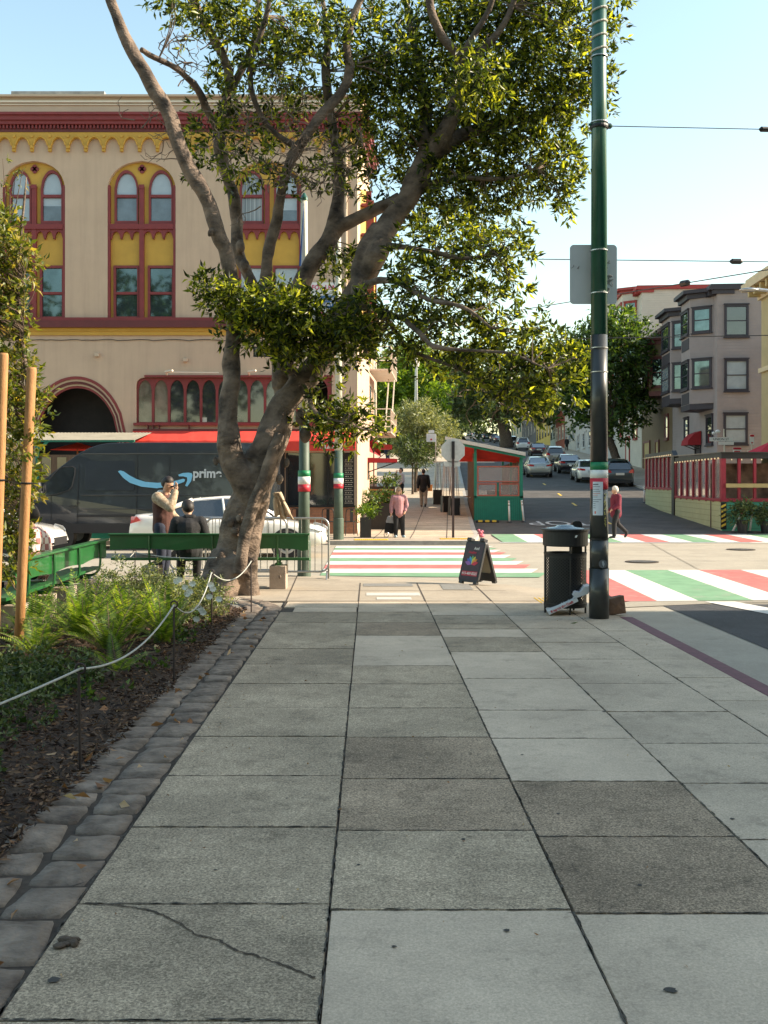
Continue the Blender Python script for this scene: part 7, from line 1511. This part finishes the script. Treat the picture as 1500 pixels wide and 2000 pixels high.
# ------------------------------------------------------------ people
def pmat(n, c, **k): return mat('cloth ' + n, c, .85, .15, 18, bump=.3, bscale=60, **k)
def person(label, loc, rz, J, outfit, hgt=1.7, vox=.014, group=None, hand_curl=.5):
    """J overrides joints (metres at 1.7 m height, facing -Y); outfit: dict of coloured layers"""
    t = thing('person', label, 'person', loc, rz, group); k = hgt / 1.7
    D = dict(head=(0, -.01, 1.585), neck=(0, .01, 1.43), chest=(0, .0, 1.27), waist=(0, 0, 1.06), pel=(0, 0, .93), shL=(.175, .01, 1.37), shR=(-.175, .01, 1.37), elL=(.235, .03, 1.10), elR=(-.235, .03, 1.10), wrL=(.25, -.06, .86), wrR=(-.25, -.06, .86),
             hpL=(.09, 0, .90), hpR=(-.09, 0, .90), knL=(.10, -.02, .49), knR=(-.10, -.02, .49), anL=(.105, .02, .08), anR=(-.105, .02, .08), toL=(.12, -.13, .035), toR=(-.12, -.13, .035), look=(0, -1, 0))
    D.update(J); D = {a: Vector(b) * (k if a != 'look' else 1) for a, b in D.items()}; g = k
    lk = D['look'].normalized(); hd = D['head']; sdv = lk.cross(Vector((0, 0, 1))); sdv = sdv.normalized() if sdv.length > .1 else Vector((1, 0, 0)); upv = sdv.cross(lk).normalized()
    q = MB(); c = q.cap
    c(D['neck'] - Vector((0, 0, .04)), .055 * g, hd - upv * .05 * g, .05 * g)
    c(hd + upv * .035 * g - lk * .012 * g, .088 * g, hd - upv * .02 * g + lk * .008 * g, .076 * g, 14); c(hd - upv * .06 * g + lk * .035 * g, .045 * g, hd - upv * .075 * g + lk * .045 * g, .035 * g)
    c(hd + lk * .085 * g + upv * .005 * g, .012 * g, hd + lk * .10 * g - upv * .025 * g, .016 * g, 8)
    for s in (1, -1): c(hd + sdv * .082 * s * g + upv * .01 * g, .016 * g, hd + sdv * .084 * s * g - upv * .02 * g, .012 * g, 8)
    c(D['chest'], .115 * g, D['waist'], .105 * g); c(D['waist'], .105 * g, D['pel'], .115 * g); c(D['shL'], .06 * g, D['shR'], .06 * g); c(D['hpL'], .085 * g, D['hpR'], .085 * g)
    for s in 'LR':
        c(D['sh' + s], .052 * g, D['el' + s], .038 * g); c(D['el' + s], .038 * g, D['wr' + s], .026 * g)
        c(D['hp' + s], .08 * g, D['kn' + s], .055 * g); c(D['kn' + s], .052 * g, D['an' + s], .036 * g); c(D['an' + s], .035 * g, D['to' + s], .03 * g)
        hdv = (D['wr' + s] - D['el' + s]).normalized(); c(D['wr' + s], .025 * g, D['wr' + s] + hdv * .07 * g, .032 * g)
    body = q.build('body', M_skin, t); remesh(body, vox * g, 3)
    q = MB()         # fingers
    for s in 'LR':
        hdv = (D['wr' + s] - D['el' + s]).normalized(); sx_ = hdv.orthogonal().normalized(); nn = hdv.cross(sx_)
        if s in J.get('_', ''): pass
        for i in range(5):
            off = (i - 1.5) * .017; r0 = D['wr' + s] + hdv * (.085 if i < 4 else .03) * g + sx_ * off * g
            if i == 4: r0 = D['wr' + s] + hdv * .03 * g - sx_ * .03 * g; d1 = (hdv - sx_ * .8).normalized()
            else: d1 = (hdv + nn * .35).normalized()
            L1 = (.040, .046, .043, .034, .035)[i] * g; m_ = r0 + d1 * L1; d2 = (d1 + nn * .8).normalized(); q.tube([r0, m_, m_ + d2 * L1 * .8], [.0085 * g, .008 * g, .006 * g], 6)
    fm = q.build('tmp', M_skin, None); bm = bmesh.new(); bm.from_mesh(body.data); bm.from_mesh(fm.data); bm.to_mesh(body.data); bm.free(); bpy.data.objects.remove(fm)
    body.data.polygons.foreach_set('use_smooth', [True] * len(body.data.polygons))
    q = MB()
    for s in (1, -1): q.ell(hd + sdv * .032 * s * g + lk * .078 * g + upv * .012 * g, (.011 * g, .011 * g, .009 * g), 8)
    q.build('eyes', M_black, t)
    def layer(name, m, segs):
        q = MB()
        for a, ra, b, rb in segs: q.cap(a, ra * g, b, rb * g, 12)
        o_ = q.build(name, m, t); remesh(o_, vox * 1.05 * g, 2); return o_
    V = Vector
    if 'trousers' in outfit:
        m, w_ = outfit['trousers']; sg_ = [(D['pel'] + V((0, 0, .05)), .135, D['pel'], .14), (D['hpL'], .105, D['hpR'], .105)]
        for s in 'LR': sg_ += [(D['hp' + s], .105 * w_, D['kn' + s], .075 * w_), (D['kn' + s], .075 * w_, D['an' + s] + (D['kn' + s] - D['an' + s]) * .08, .06 * w_)]
        layer('trousers', m, sg_)
    m, fat = outfit['top']; low = outfit.get('hem', .02)
    hem = D['pel'] + (D['waist'] - D['pel']).normalized() * -low
    sg_ = [(D['chest'], .150 * fat, D['waist'], .142 * fat), (D['waist'], .142 * fat, hem, .150 * fat), (D['shL'], .082 * fat, D['shR'], .082 * fat), (D['chest'] + V((.07, 0, .02)), .12 * fat, D['chest'] + V((-.07, 0, .02)), .12 * fat), (D['waist'] + V((.05, 0, 0)), .115 * fat, D['waist'] + V((-.05, 0, 0)), .115 * fat)]
    if 'coat_len' in outfit: sg_ += [(hem, .15 * fat, hem - V((0, 0, outfit['coat_len'])), .16 * fat)]
    layer('jacket', m, sg_)
    ms, fs = outfit.get('sleeves', (m, fat)); end = outfit.get('sleeve_end', .95)
    for s in 'LR': layer('sleeve', ms, [(D['sh' + s], .078 * fs, D['el' + s], .062 * fs), (D['el' + s], .062 * fs, D['el' + s].lerp(D['wr' + s], end), .046 * fs)] if end > 0 else [(D['sh' + s], .078 * fs, D['sh' + s].lerp(D['el' + s], .8), .068 * fs)])
    if 'hood' in outfit: layer('hood', outfit['hood'], [(D['neck'] + V((.05, 0, -.01)) - lk * .05, .06, D['neck'] + V((-.05, 0, -.01)) - lk * .05, .06)])
    if 'hair' in outfit:
        hm, ln, vol = outfit['hair']; sg_ = [(hd + upv * .055 * g - lk * .02 * g, .092 * vol, hd + upv * .015 * g - lk * .045 * g, .085 * vol)]
        if ln: sg_ += [(hd + sdv * .06 * s_ * g - lk * .03 * g, .05, hd + sdv * .07 * s_ * g - lk * .02 * g - upv * ln * g, .038) for s_ in (1, -1)] + [(hd - lk * .06 * g, .06, hd - lk * .06 * g - upv * ln * g, .05)]
        layer('hair', hm, sg_)
    sm_ = outfit.get('shoes', M_black)
    for s in 'LR': layer('shoe', sm_, [(D['an' + s] - V((0, 0, .025)), .048, D['to' + s] + V((0, 0, .005)), .042)])
    if 'glasses' in outfit:
        q = MB()
        for s_ in (1, -1): q.ell(hd + sdv * .033 * s_ * g + lk * .088 * g + upv * .010 * g, (.024 * g, .024 * g, .018 * g), 8)
        q.tube([hd + sdv * .085 * g + upv * .012 * g, hd + sdv * .06 * g + lk * .085 * g + upv * .014 * g, hd - sdv * .06 * g + lk * .085 * g + upv * .014 * g, hd - sdv * .085 * g + upv * .012 * g], .005 * g, 5); q.build('glasses', M_black, t)
    return t
BK = pmat('black', (.012, .012, .014)); NV = pmat('dark blue', (.02, .025, .045)); GY = pmat('grey', (.30, .28, .27)); PK = pmat('pink', (.40, .19, .20)); MR_ = pmat('maroon', (.14, .012, .03)); KH = pmat('khaki', (.34, .28, .22)); WH = pmat('white', (.6, .58, .54)); BR = pmat('dark brown', (.07, .025, .018)); CRM = pmat('camouflage cream', (.62, .52, .38), col2=(.22, .13, .07)); LGY = pmat('pale grey', (.42, .40, .42))
HB = M_hair; HG = mat('white hair', (.62, .58, .50), .7, .1, 20); HBl = mat('fair hair', (.36, .22, .12), .6, .2, 20)
# man standing by the bench, hand at his face
p1 = ((318 - CX) / F * 16.6, 16.6, 0)
person('person in a brown and cream jacket standing by the bench, hand at the face', p1, R(78), dict(head=(0, -.09, 1.575), neck=(0, -.02, 1.43), elR=(-.21, -.22, 1.22), wrR=(-.09, -.25, 1.47), elL=(.27, -.02, 1.10), wrL=(.22, -.22, .96), look=(0, -1, -.42)),
       dict(top=(BR, 1.12), sleeves=(CRM, 1.28), trousers=(NV, 1.05), hair=(HB, 0, 1.0), hood=WH, glasses=1, hem=.06), 1.76)
# person sitting on the bench, back to us
p2 = ((369 - CX) / F * 15.93, 15.93, 0)
person('person all in black sitting on the bench with their back to the viewer', p2, R(180 + 8), dict(head=(.02, -.06, 1.215), neck=(0, -.01, 1.07), chest=(0, .02, .92), waist=(0, .03, .72), pel=(0, .02, .60), shL=(.18, .02, 1.01), shR=(-.18, .02, 1.01), elL=(.26, -.03, .76), elR=(-.26, -.03, .76), wrL=(.12, -.26, .68), wrR=(-.12, -.26, .68),
       hpL=(.10, 0, .58), hpR=(-.10, 0, .58), knL=(.12, -.44, .56), knR=(-.12, -.44, .56), anL=(.16, -.55, .12), anR=(-.10, -.50, .12), toL=(.19, -.69, .05), toR=(-.10, -.64, .05), look=(.3, -1, -.5)),
       dict(top=(BK, 1.22), sleeves=(BK, 1.35), trousers=(BK, 1.1), hair=(HB, 0, 1.1), hood=BK, shoes=WH), 1.74)
# plaid shirt person on the sunlit bench
M_plaid = mat('plaid shirt', (.55, .45, .40), .85, .3, 9, col2=(.28, .10, .08)); 
if True:
    n_ = M_plaid.node_tree; b_ = n_.nodes['Principled BSDF']; tc = n_.nodes.new('ShaderNodeTexCoord'); ck = n_.nodes.new('ShaderNodeTexChecker'); ck.inputs['Scale'].default_value = 13; ck.inputs[1].default_value = (.58, .50, .44, 1); ck.inputs[2].default_value = (.30, .12, .11, 1); n_.links.new(tc.outputs['Object'], ck.inputs[0]); n_.links.new(ck.outputs[0], b_.inputs['Base Color'])
p3 = ((66 - CX) / F * 12.2, 12.2, 0)
person('person in a pale plaid shirt sitting on the sunlit bench behind the leafy young tree', p3, R(-82), dict(head=(0, -.06, 1.24), neck=(0, -.01, 1.09), chest=(0, .03, .93), waist=(0, .05, .72), pel=(0, .02, .60), shL=(.18, .03, 1.02), shR=(-.18, .03, 1.02), elL=(.27, .03, .78), elR=(-.27, .03, .78), wrL=(.15, -.2, .66), wrR=(-.15, -.2, .66),
       hpL=(.10, 0, .58), hpR=(-.10, 0, .58), knL=(.12, -.44, .55), knR=(-.12, -.44, .55), anL=(.14, -.45, .1), anR=(-.12, -.45, .1), toL=(.15, -.6, .05), toR=(-.13, -.6, .05)),
       dict(top=(M_plaid, 1.2), sleeves=(M_plaid, 1.3), trousers=(BK, 1.1), hair=(HB, 0, 1.05)), 1.72)
walk = dict(knL=(.09, -.16, .50), anL=(.09, -.24, .10), toL=(.10, -.38, .06), knR=(-.09, -.02, .49), anR=(-.09, .24, .16), toR=(-.09, .14, .05), elL=(.24, .08, 1.11), wrL=(.25, .10, .88), elR=(-.24, -.02, 1.1), wrR=(-.25, -.16, .90))
p4 = G(779, 1050); person('person in a quilted pink jacket, dark trousers and sunglasses waiting at the far kerb', tuple(p4), R(8), dict(elL=(.27, .04, 1.12), wrL=(.20, -.10, .92), elR=(-.25, .02, 1.10), wrR=(-.27, -.06, .86), anL=(.14, .0, .08), toL=(.17, -.13, .035), knL=(.12, 0, .49)),
       dict(top=(PK, 1.22), sleeves=(PK, 1.3), trousers=(BK, 1.18), hair=(HBl, .12, 1.03), glasses=1, shoes=pmat('pale shoe', (.35, .45, .5)), hem=.08), 1.52)
tr_ = thing('shopping_trolley', 'grey and black wheeled shopping bag beside the pink jacket', 'shopping trolley', tuple(G(761, 1049))); q = MB(); q.prism([(-.17, .12), (.15, .10), (.16, .42), (-.12, .50)], -.12, .12, 'Y'); q.build('bag', BK, tr_, bevel=.03)
q = MB(); q.prism([(-.13, .44), (.165, .42), (.16, .60), (.10, .66), (-.06, .64)], -.13, .13, 'Y'); q.build('flap', pmat('grey nylon', (.32, .33, .36)), tr_, bevel=.03)
q = MB(); q.tube([(.17, .0, .08), (.20, 0, .75), (.16, 0, .84), (.08, 0, .84)], .012, 6); q.build('handle', M_steel, tr_)
for x in (-.10, .17): q = MB(); q.tube([(x + .075 * math.cos(a), -.13, .08 + .075 * math.sin(a)) for a in np.linspace(0, 2 * PI, 15)], .011, 6, caps=False); q.ell((x, -.13, .08), (.02, .02, .02), 6); q.build('wheel', M_steel, tr_)
p5 = G(783, 985); person('person in a pale grey top, hand raised to the face, on the hill pavement', tuple(p5), R(-70), dict(elR=(-.20, -.20, 1.22), wrR=(-.07, -.20, 1.46), look=(0, -1, .05), wrL=(.27, -.16, .92)), dict(top=(LGY, 1.1), sleeve_end=.35, trousers=(BK, 1.1), hair=(HB, 0, 1.0), hem=.08), 1.74)
p6 = G(827, 991); w6 = dict(walk); person('person in a black hooded jacket and pale trousers walking away up the pavement', tuple(p6), R(176), w6, dict(top=(BK, 1.25), sleeves=(BK, 1.3), trousers=(KH, 1.2), hair=(HB, 0, 1.0), hood=BK, hem=.08), 1.76)
p7 = G(1203, 1052, ROAD); person('white-haired person in a maroon coat striding left past the green pole', tuple(p7), R(-80), dict(knL=(.09, -.10, .49), anL=(.09, -.10, .09), toL=(.09, -.24, .04), knR=(-.09, .10, .48), anR=(-.09, .42, .19), toR=(-.09, .36, .06), elR=(-.23, .05, 1.10), wrR=(-.22, -.12, .92), elL=(.23, -.02, 1.12), wrL=(.22, -.2, .98), head=(0, -.05, 1.575)),
       dict(top=(MR_, 1.25), sleeves=(MR_, 1.3), trousers=(BK, 1.1), hair=(HG, 0, 1.12), hem=.12, hood=MR_), 1.66)
Yp = 92.0; person('distant person in a dark blue coat on the upper pavement beyond the awnings', ((757 - CX) / F * Yp, Yp, zt(Yp)), R(10), walk, dict(top=(NV, 1.2), trousers=(NV, 1.1), hair=(HG, 0, 1.0)), 1.7, .03)
Yp = 128.0; person('distant person in black by the parked cars near the pale building', ((1107 - CX) / F * Yp, Yp, zt(Yp)), R(0), {}, dict(top=(BK, 1.2), trousers=(BK, 1.1), hair=(HB, 0, 1.0)), 1.72, .03)
# cloth hanging by the trunk
q = MB(); vs = []; n, m_ = 12, 10
for j in range(m_ + 1):
    for i in range(n + 1):
        u = 534 + 34 * (i / n) * (.35 + .65 * j / m_) + 6 * j / m_; v = 962 + 48 * j / m_ - 4 * math.sin(i * .9) * j / m_
        p = P(u, v, 15.5 + .05 * math.sin(i * 1.7 + j * .3)); vs.append(tuple(p))
q.add(vs, [(j * (n + 1) + i, j * (n + 1) + i + 1, (j + 1) * (n + 1) + i + 1, (j + 1) * (n + 1) + i) for j in range(m_) for i in range(n)])
o = q.build('hanging_cloth', pmat('sand cloth', (.42, .33, .22)), smooth=True, recalc=False); md = o.modifiers.new('s', 'SOLIDIFY'); md.thickness = .03; tag(o, 'sand coloured cloth bag hanging from the right side of the trunk', 'bag')

# ------------------------------------------------------------ rope fence of the bed
M_rope = mat('pale rope', (.38, .38, .34), .8, .15, 30); M_rod = mat('rust iron rod', (.035, .022, .018), .7, .3, 20)
def rod(label, u, vb, vt, Y=None):
    p = G(u, vb) if Y is None else Vector(((u - CX) / F * Y, Y, 0)); t = thing('rope_post', label, 'post', (p.x, p.y, 0), 0, 'thin iron posts carrying the bed rope'); zt_ = H - (vt - CY) / F * p.y
    q = MB(); q.tube([(0, 0, -.05), (random.uniform(-.01, .01), 0, zt_ - .05)], .0085, 8); q.build('rod', M_rod, t); q = MB(); q.tube([(.028 * math.cos(a), 0, zt_ - .028 + .028 * math.sin(a)) for a in np.linspace(0, 2 * PI, 15)], .007, 6, caps=False); q.build('eye', M_rod, t)
    return Vector((p.x, p.y, zt_ - .03))
RP = [rod('nearest iron rope post among the mulch', 157, 1505, 1296), rod('second iron rope post beside the cobbles', 340, 1332, 1174), rod('third iron rope post by the white flowers', 413, 1226, 1113), rod('iron rope post right of the trunk base', 491, 1195, 1091), rod('iron rope post in front of the bench block', 263, 1142, 1075), rod('iron rope post before the sunlit bench', 83, 1215, 1128)]
def rope(label, a, b, sag, thick=.0072):
    q = MB(); n = 20; q.tube([a.lerp(b, i / n) - Vector((0, 0, 4 * sag * (i / n) * (1 - i / n))) for i in range(n + 1)], thick, 6); tag(q.build('rope', M_rope, smooth=True), label, 'rope', 'ropes strung round the planting bed')
rope('rope from the nearest post out of the left edge', Vector((-2.45, 4.05, .42)), RP[0], .03); rope('rope sagging between the nearest and second post', RP[0], RP[1], .13); rope('short rope from the second post to the flowers', RP[1], RP[2], .22); rope('short sagging rope before the trunk base', RP[2], RP[3], .16); rope('rope running behind the trunk along the bench', RP[4], RP[3] + Vector((-.5, .3, .02)), .04); rope('deeply sagging rope below the bench gap', RP[5], RP[4], .22); rope('rope from the bench post out of the left edge', Vector((-6, 11.7, .5)), RP[5], .02)
# ------------------------------------------------------------ ferns and low planting
def fern(label, x, y, n, L, up=.75, seed=0, spread=2 * PI, a0=0):
    t = thing('fern', label, 'fern', (x, y, bedz(x, y)), 0, 'sword ferns in the planting bed'); rr = random.Random(seed); C, D, Ls, Ws, SD = [], [], [], [], []; q = MB()
    for k in range(n):
        az = a0 + spread * k / n + rr.uniform(-.2, .2); el = rr.uniform(.65, 1.35) * up; Lf = L * rr.uniform(.7, 1.1); p = Vector((0, 0, .0)); d = Vector((math.cos(az) * math.cos(el), math.sin(az) * math.cos(el), math.sin(el))); K = 26; pts = [p.copy()]
        for i in range(K):
            d = (d + Vector((0, 0, -.9 / K * (.5 + i / K)))).normalized(); p = p + d * Lf / K; pts.append(p.copy())
            if i < 3: continue
            sd_ = d.cross(Vector((0, 0, 1))).normalized(); wl = Lf * .17 * math.sin(PI * min(1, (i + 2) / (K + 1)) ** .7) + .01
            for s_ in (1, -1): C.append(tuple(p)); D.append(tuple(sd_ * s_ + d * .35 + Vector((0, 0, .12)))); Ls.append(wl); Ws.append(Lf / K * .8); SD.append(tuple(d))
        q.tube(pts[::3], .003, 4, caps=False)
    q.build('stems', M_twig, t); leafmesh('fronds', LF_fern, np.array(C), np.array(D), np.array(Ls), np.array(Ws), parent=t, w=False, lift=.02, side=SD)
FN = [(-2.75, 9.6, 26, .72, 'big fern with upright fronds just right of the clear wooden stake'), (-2.45, 10.2, 24, .70, 'fern cluster in the middle of the bed'), (-2.2, 10.6, 22, .66, 'sunlit fern nearest the flowering shrub'), (-3.35, 10.0, 20, .62, 'fern at the left edge beside the bench block'), (-2.42, 9.3, 18, .58, 'darker fern in front of the sunlit ones'), (-2.05, 9.9, 18, .55, 'low fern leaning towards the second rope post'), (-2.1, 8.3, 6, .5, 'small fern with one long flat frond on the mulch'), (-3.0, 9.0, 18, .52, 'shaded fern below the stake'), (-2.8, 10.9, 20, .62, 'fern at the back of the bed before the bench'), (-3.15, 10.7, 18, .6, 'fern between the two bench blocks behind the bed')]
for i, (x, y, n, L, lb_) in enumerate(FN): fern(lb_, x, y, n, L, 1.0, i)
# flowering shrub
fs_ = thing('flowering_shrub', 'airy pale green shrub with white daisy flowers in front of the trunk', 'shrub', (-2.35, 12.0, 0))
lst = [tufts(c_, r_, n_, 9, .045, .014, up=.7) for c_, r_, n_ in (((-2.9, 12.3, .34), (.5, .45, .34), 420), ((-2.4, 12.0, .30), (.5, .5, .32), 420), ((-2.05, 12.3, .22), (.35, .45, .27), 260), ((-3.1, 11.6, .24), (.5, .4, .28), 260), ((-2.5, 11.4, .22), (.5, .4, .26), 240))]
leafmesh('foliage', LF_pale, *join_t(lst), parent=fs_); q = MB()
for l in lst:
    for tc_ in l[4][::9]: q.tube([(tc_[0] * .9 - .24, tc_[1], .0), tuple(tc_)], .003, 4, caps=False)
q.build('stems', M_twig, fs_, w=True)
for i, (u, v) in enumerate(((362, 1147), (366, 1160), (371, 1155), (393, 1190), (384, 1209), (409, 1165), (416, 1150), (376, 1140), (350, 1132), (345, 1135), (412, 1142), (397, 1196), (388, 1186), (428, 1170))):
    c = P(u, v, 11.0); q = MB()
    for k in range(8):
        a = 2 * PI * k / 8 + i; e = Vector((math.cos(a) * .042, -.012, math.sin(a) * .036)); s_ = Vector((math.cos(a + 1.57) * .018, 0, math.sin(a + 1.57) * .018)); q.add([c, c + e * .6 + s_, c + e, c + e * .6 - s_], [(0, 1, 2, 3)])
    q.build('flower', mat('white petals', (.80, .80, .74), .6, .03, 9), fs_, w=True, recalc=False)
# ground cover
gc = [tufts((x, y, z), (rx, ry, rz), n, 8, L, L * .6, up=.6) for x, y, z, rx, ry, rz, n, L in ((-2.9, 7.7, .10, .65, 1.0, .24, 800, .04), (-2.75, 6.6, .08, .6, .8, .22, 800, .036), (-2.6, 5.5, .06, .55, .7, .20, 800, .032), (-2.4, 4.6, .05, .45, .6, .18, 600, .03), (-3.3, 6.2, .1, .6, 1.2, .24, 400, .035), (-2.5, 7.9, .06, .4, .5, .16, 160, .05), (-3.6, 8.2, .1, .6, .8, .2, 200, .05))]
o = leafmesh('ground_cover', LF_dark, *join_t(gc)); tag(o, 'small leaved dark ground cover filling the left of the bed', 'ground cover', kind='stuff')
gc = [tufts((x, y, z), (rx, ry, rz), n, 6, L, L * .75, up=.9) for x, y, z, rx, ry, rz, n, L in ((-2.15, 7.6, .03, .3, .4, .07, 26, .05), (-1.98, 8.8, .03, .25, .4, .08, 24, .05), (-2.35, 6.7, .03, .3, .4, .05, 16, .05), (-2.05, 10.4, .04, .25, .8, .10, 50, .05), (-2.05, 11.3, .05, .25, .7, .12, 50, .05), (-3.6, 10.6, .1, .5, .6, .15, 40, .08), (-2.6, 13.2, .05, .5, .4, .12, 60, .05))]
o = leafmesh('ground_cover', LF_far, *join_t(gc)); tag(o, 'broad leaved seedlings scattered over the mulch near the cobbles', 'ground cover', kind='stuff')
# young tree with stakes
yt = thing('young_tree', 'sunlit yellow green young tree at the left edge tied between two stakes', 'tree', (-3.25, 9.4, 0))
YB = [(0, 480, 46, 60), (25, 520, 40, 50), (0, 600, 48, 50), (30, 600, 34, 40), (0, 690, 40, 50), (25, 690, 30, 40), (5, 780, 34, 50), (45, 770, 34, 40), (70, 800, 22, 46), (15, 870, 30, 44), (50, 860, 30, 30), (20, 960, 34, 44), (45, 960, 26, 34), (0, 1050, 42, 42), (30, 1050, 30, 40), (20, 1110, 30, 20), (62, 900, 16, 22), (-40, 560, 50, 90), (-50, 750, 50, 90), (-50, 950, 50, 90), (10, 430, 25, 20), (42, 480, 22, 16), (60, 560, 14, 14), (55, 640, 16, 10), (50, 720, 16, 12)]
lst = []
for (u, v, ru, rv) in YB:
    Y = 9.5 + random.uniform(-.15, .35); s = Y / F; p = P(u, v, Y); lst.append(tufts(p, (ru * s, .22, rv * s), max(3, int(.028 * ru * rv)), 8, .078, .032, up=.5))
leafmesh('crown', LF_yel, *join_t(lst), parent=yt); q = MB()
q.tube(spline([(-3.3, 9.55, -.05), (-3.34, 9.55, 1.2), (-3.28, 9.6, 2.4), (-3.38, 9.6, 3.5), (-3.3, 9.6, 4.6)], 4), [.03] * 4 + [.026] * 4 + [.02] * 4 + [.012] * 4 + [.005], 8); q.build('trunk', M_bark, yt, w=True, smooth=True); q = MB()
for l in lst:
    for tc_ in l[4][::4]: z0 = max(.4, tc_[2] - .25); q.tube([(-3.32, 9.58, z0), tuple((Vector((-3.32, 9.58, z0)).lerp(Vector(tc_), .6) + Vector((0, 0, -.03)))), tuple(tc_)], [.006, .004, .002], 4, caps=False)
for u, v in ((20, 380), (45, 330), (5, 310), (30, 340)): q.tube([P(5, 470, 9.6), P((u + 5) / 2 + 6, (v + 470) / 2, 9.6), P(u, v, 9.5)], [.007, .005, .002], 4); 
q.build('branches', M_twig, yt, w=True); l2 = []
for u, v in ((20, 380), (45, 330), (8, 318), (30, 345), (38, 352), (25, 395), (12, 360)): l2.append(tufts(P(u, v, 9.55), (.03, .03, .04), 2, 4, .05, .016, up=.8))
leafmesh('shoots', LF_yel, *join_t(l2), parent=yt)
def stake(label, ub, vb, ut, vt, Y, r):
    a, b = P(ub, vb, Y), P(ut, vt, Y); a.z = -.1; t = thing('tree_stake', label, 'stake', (a.x, a.y, 0), 0, 'round wooden tree stakes'); q = MB(); q.tube([a, a.lerp(b, .33), a.lerp(b, .66), b - Vector((0, 0, .02)), b], [r, r, r * .98, r * .98, r * .86], 16, wob=.04); q.build('pole', M_wood, t, w=True, smooth=False); smoothcyl(t.children[0])
    q = MB(); c = a.lerp(b, .62); q.tube([c + Vector((r * 1.1 * math.cos(x), r * 1.1 * math.sin(x), 0)) for x in np.linspace(0, 2 * PI, 13)], .008, 5, caps=False); q.build('tie', M_black, t, w=True)
stake('slightly leaning wooden stake standing clear right of the young tree', 34, 1300, 62, 718, 9.3, .045); stake('nearer wooden stake cut by the left edge', -14, 1330, 7, 690, 8.6, .042)
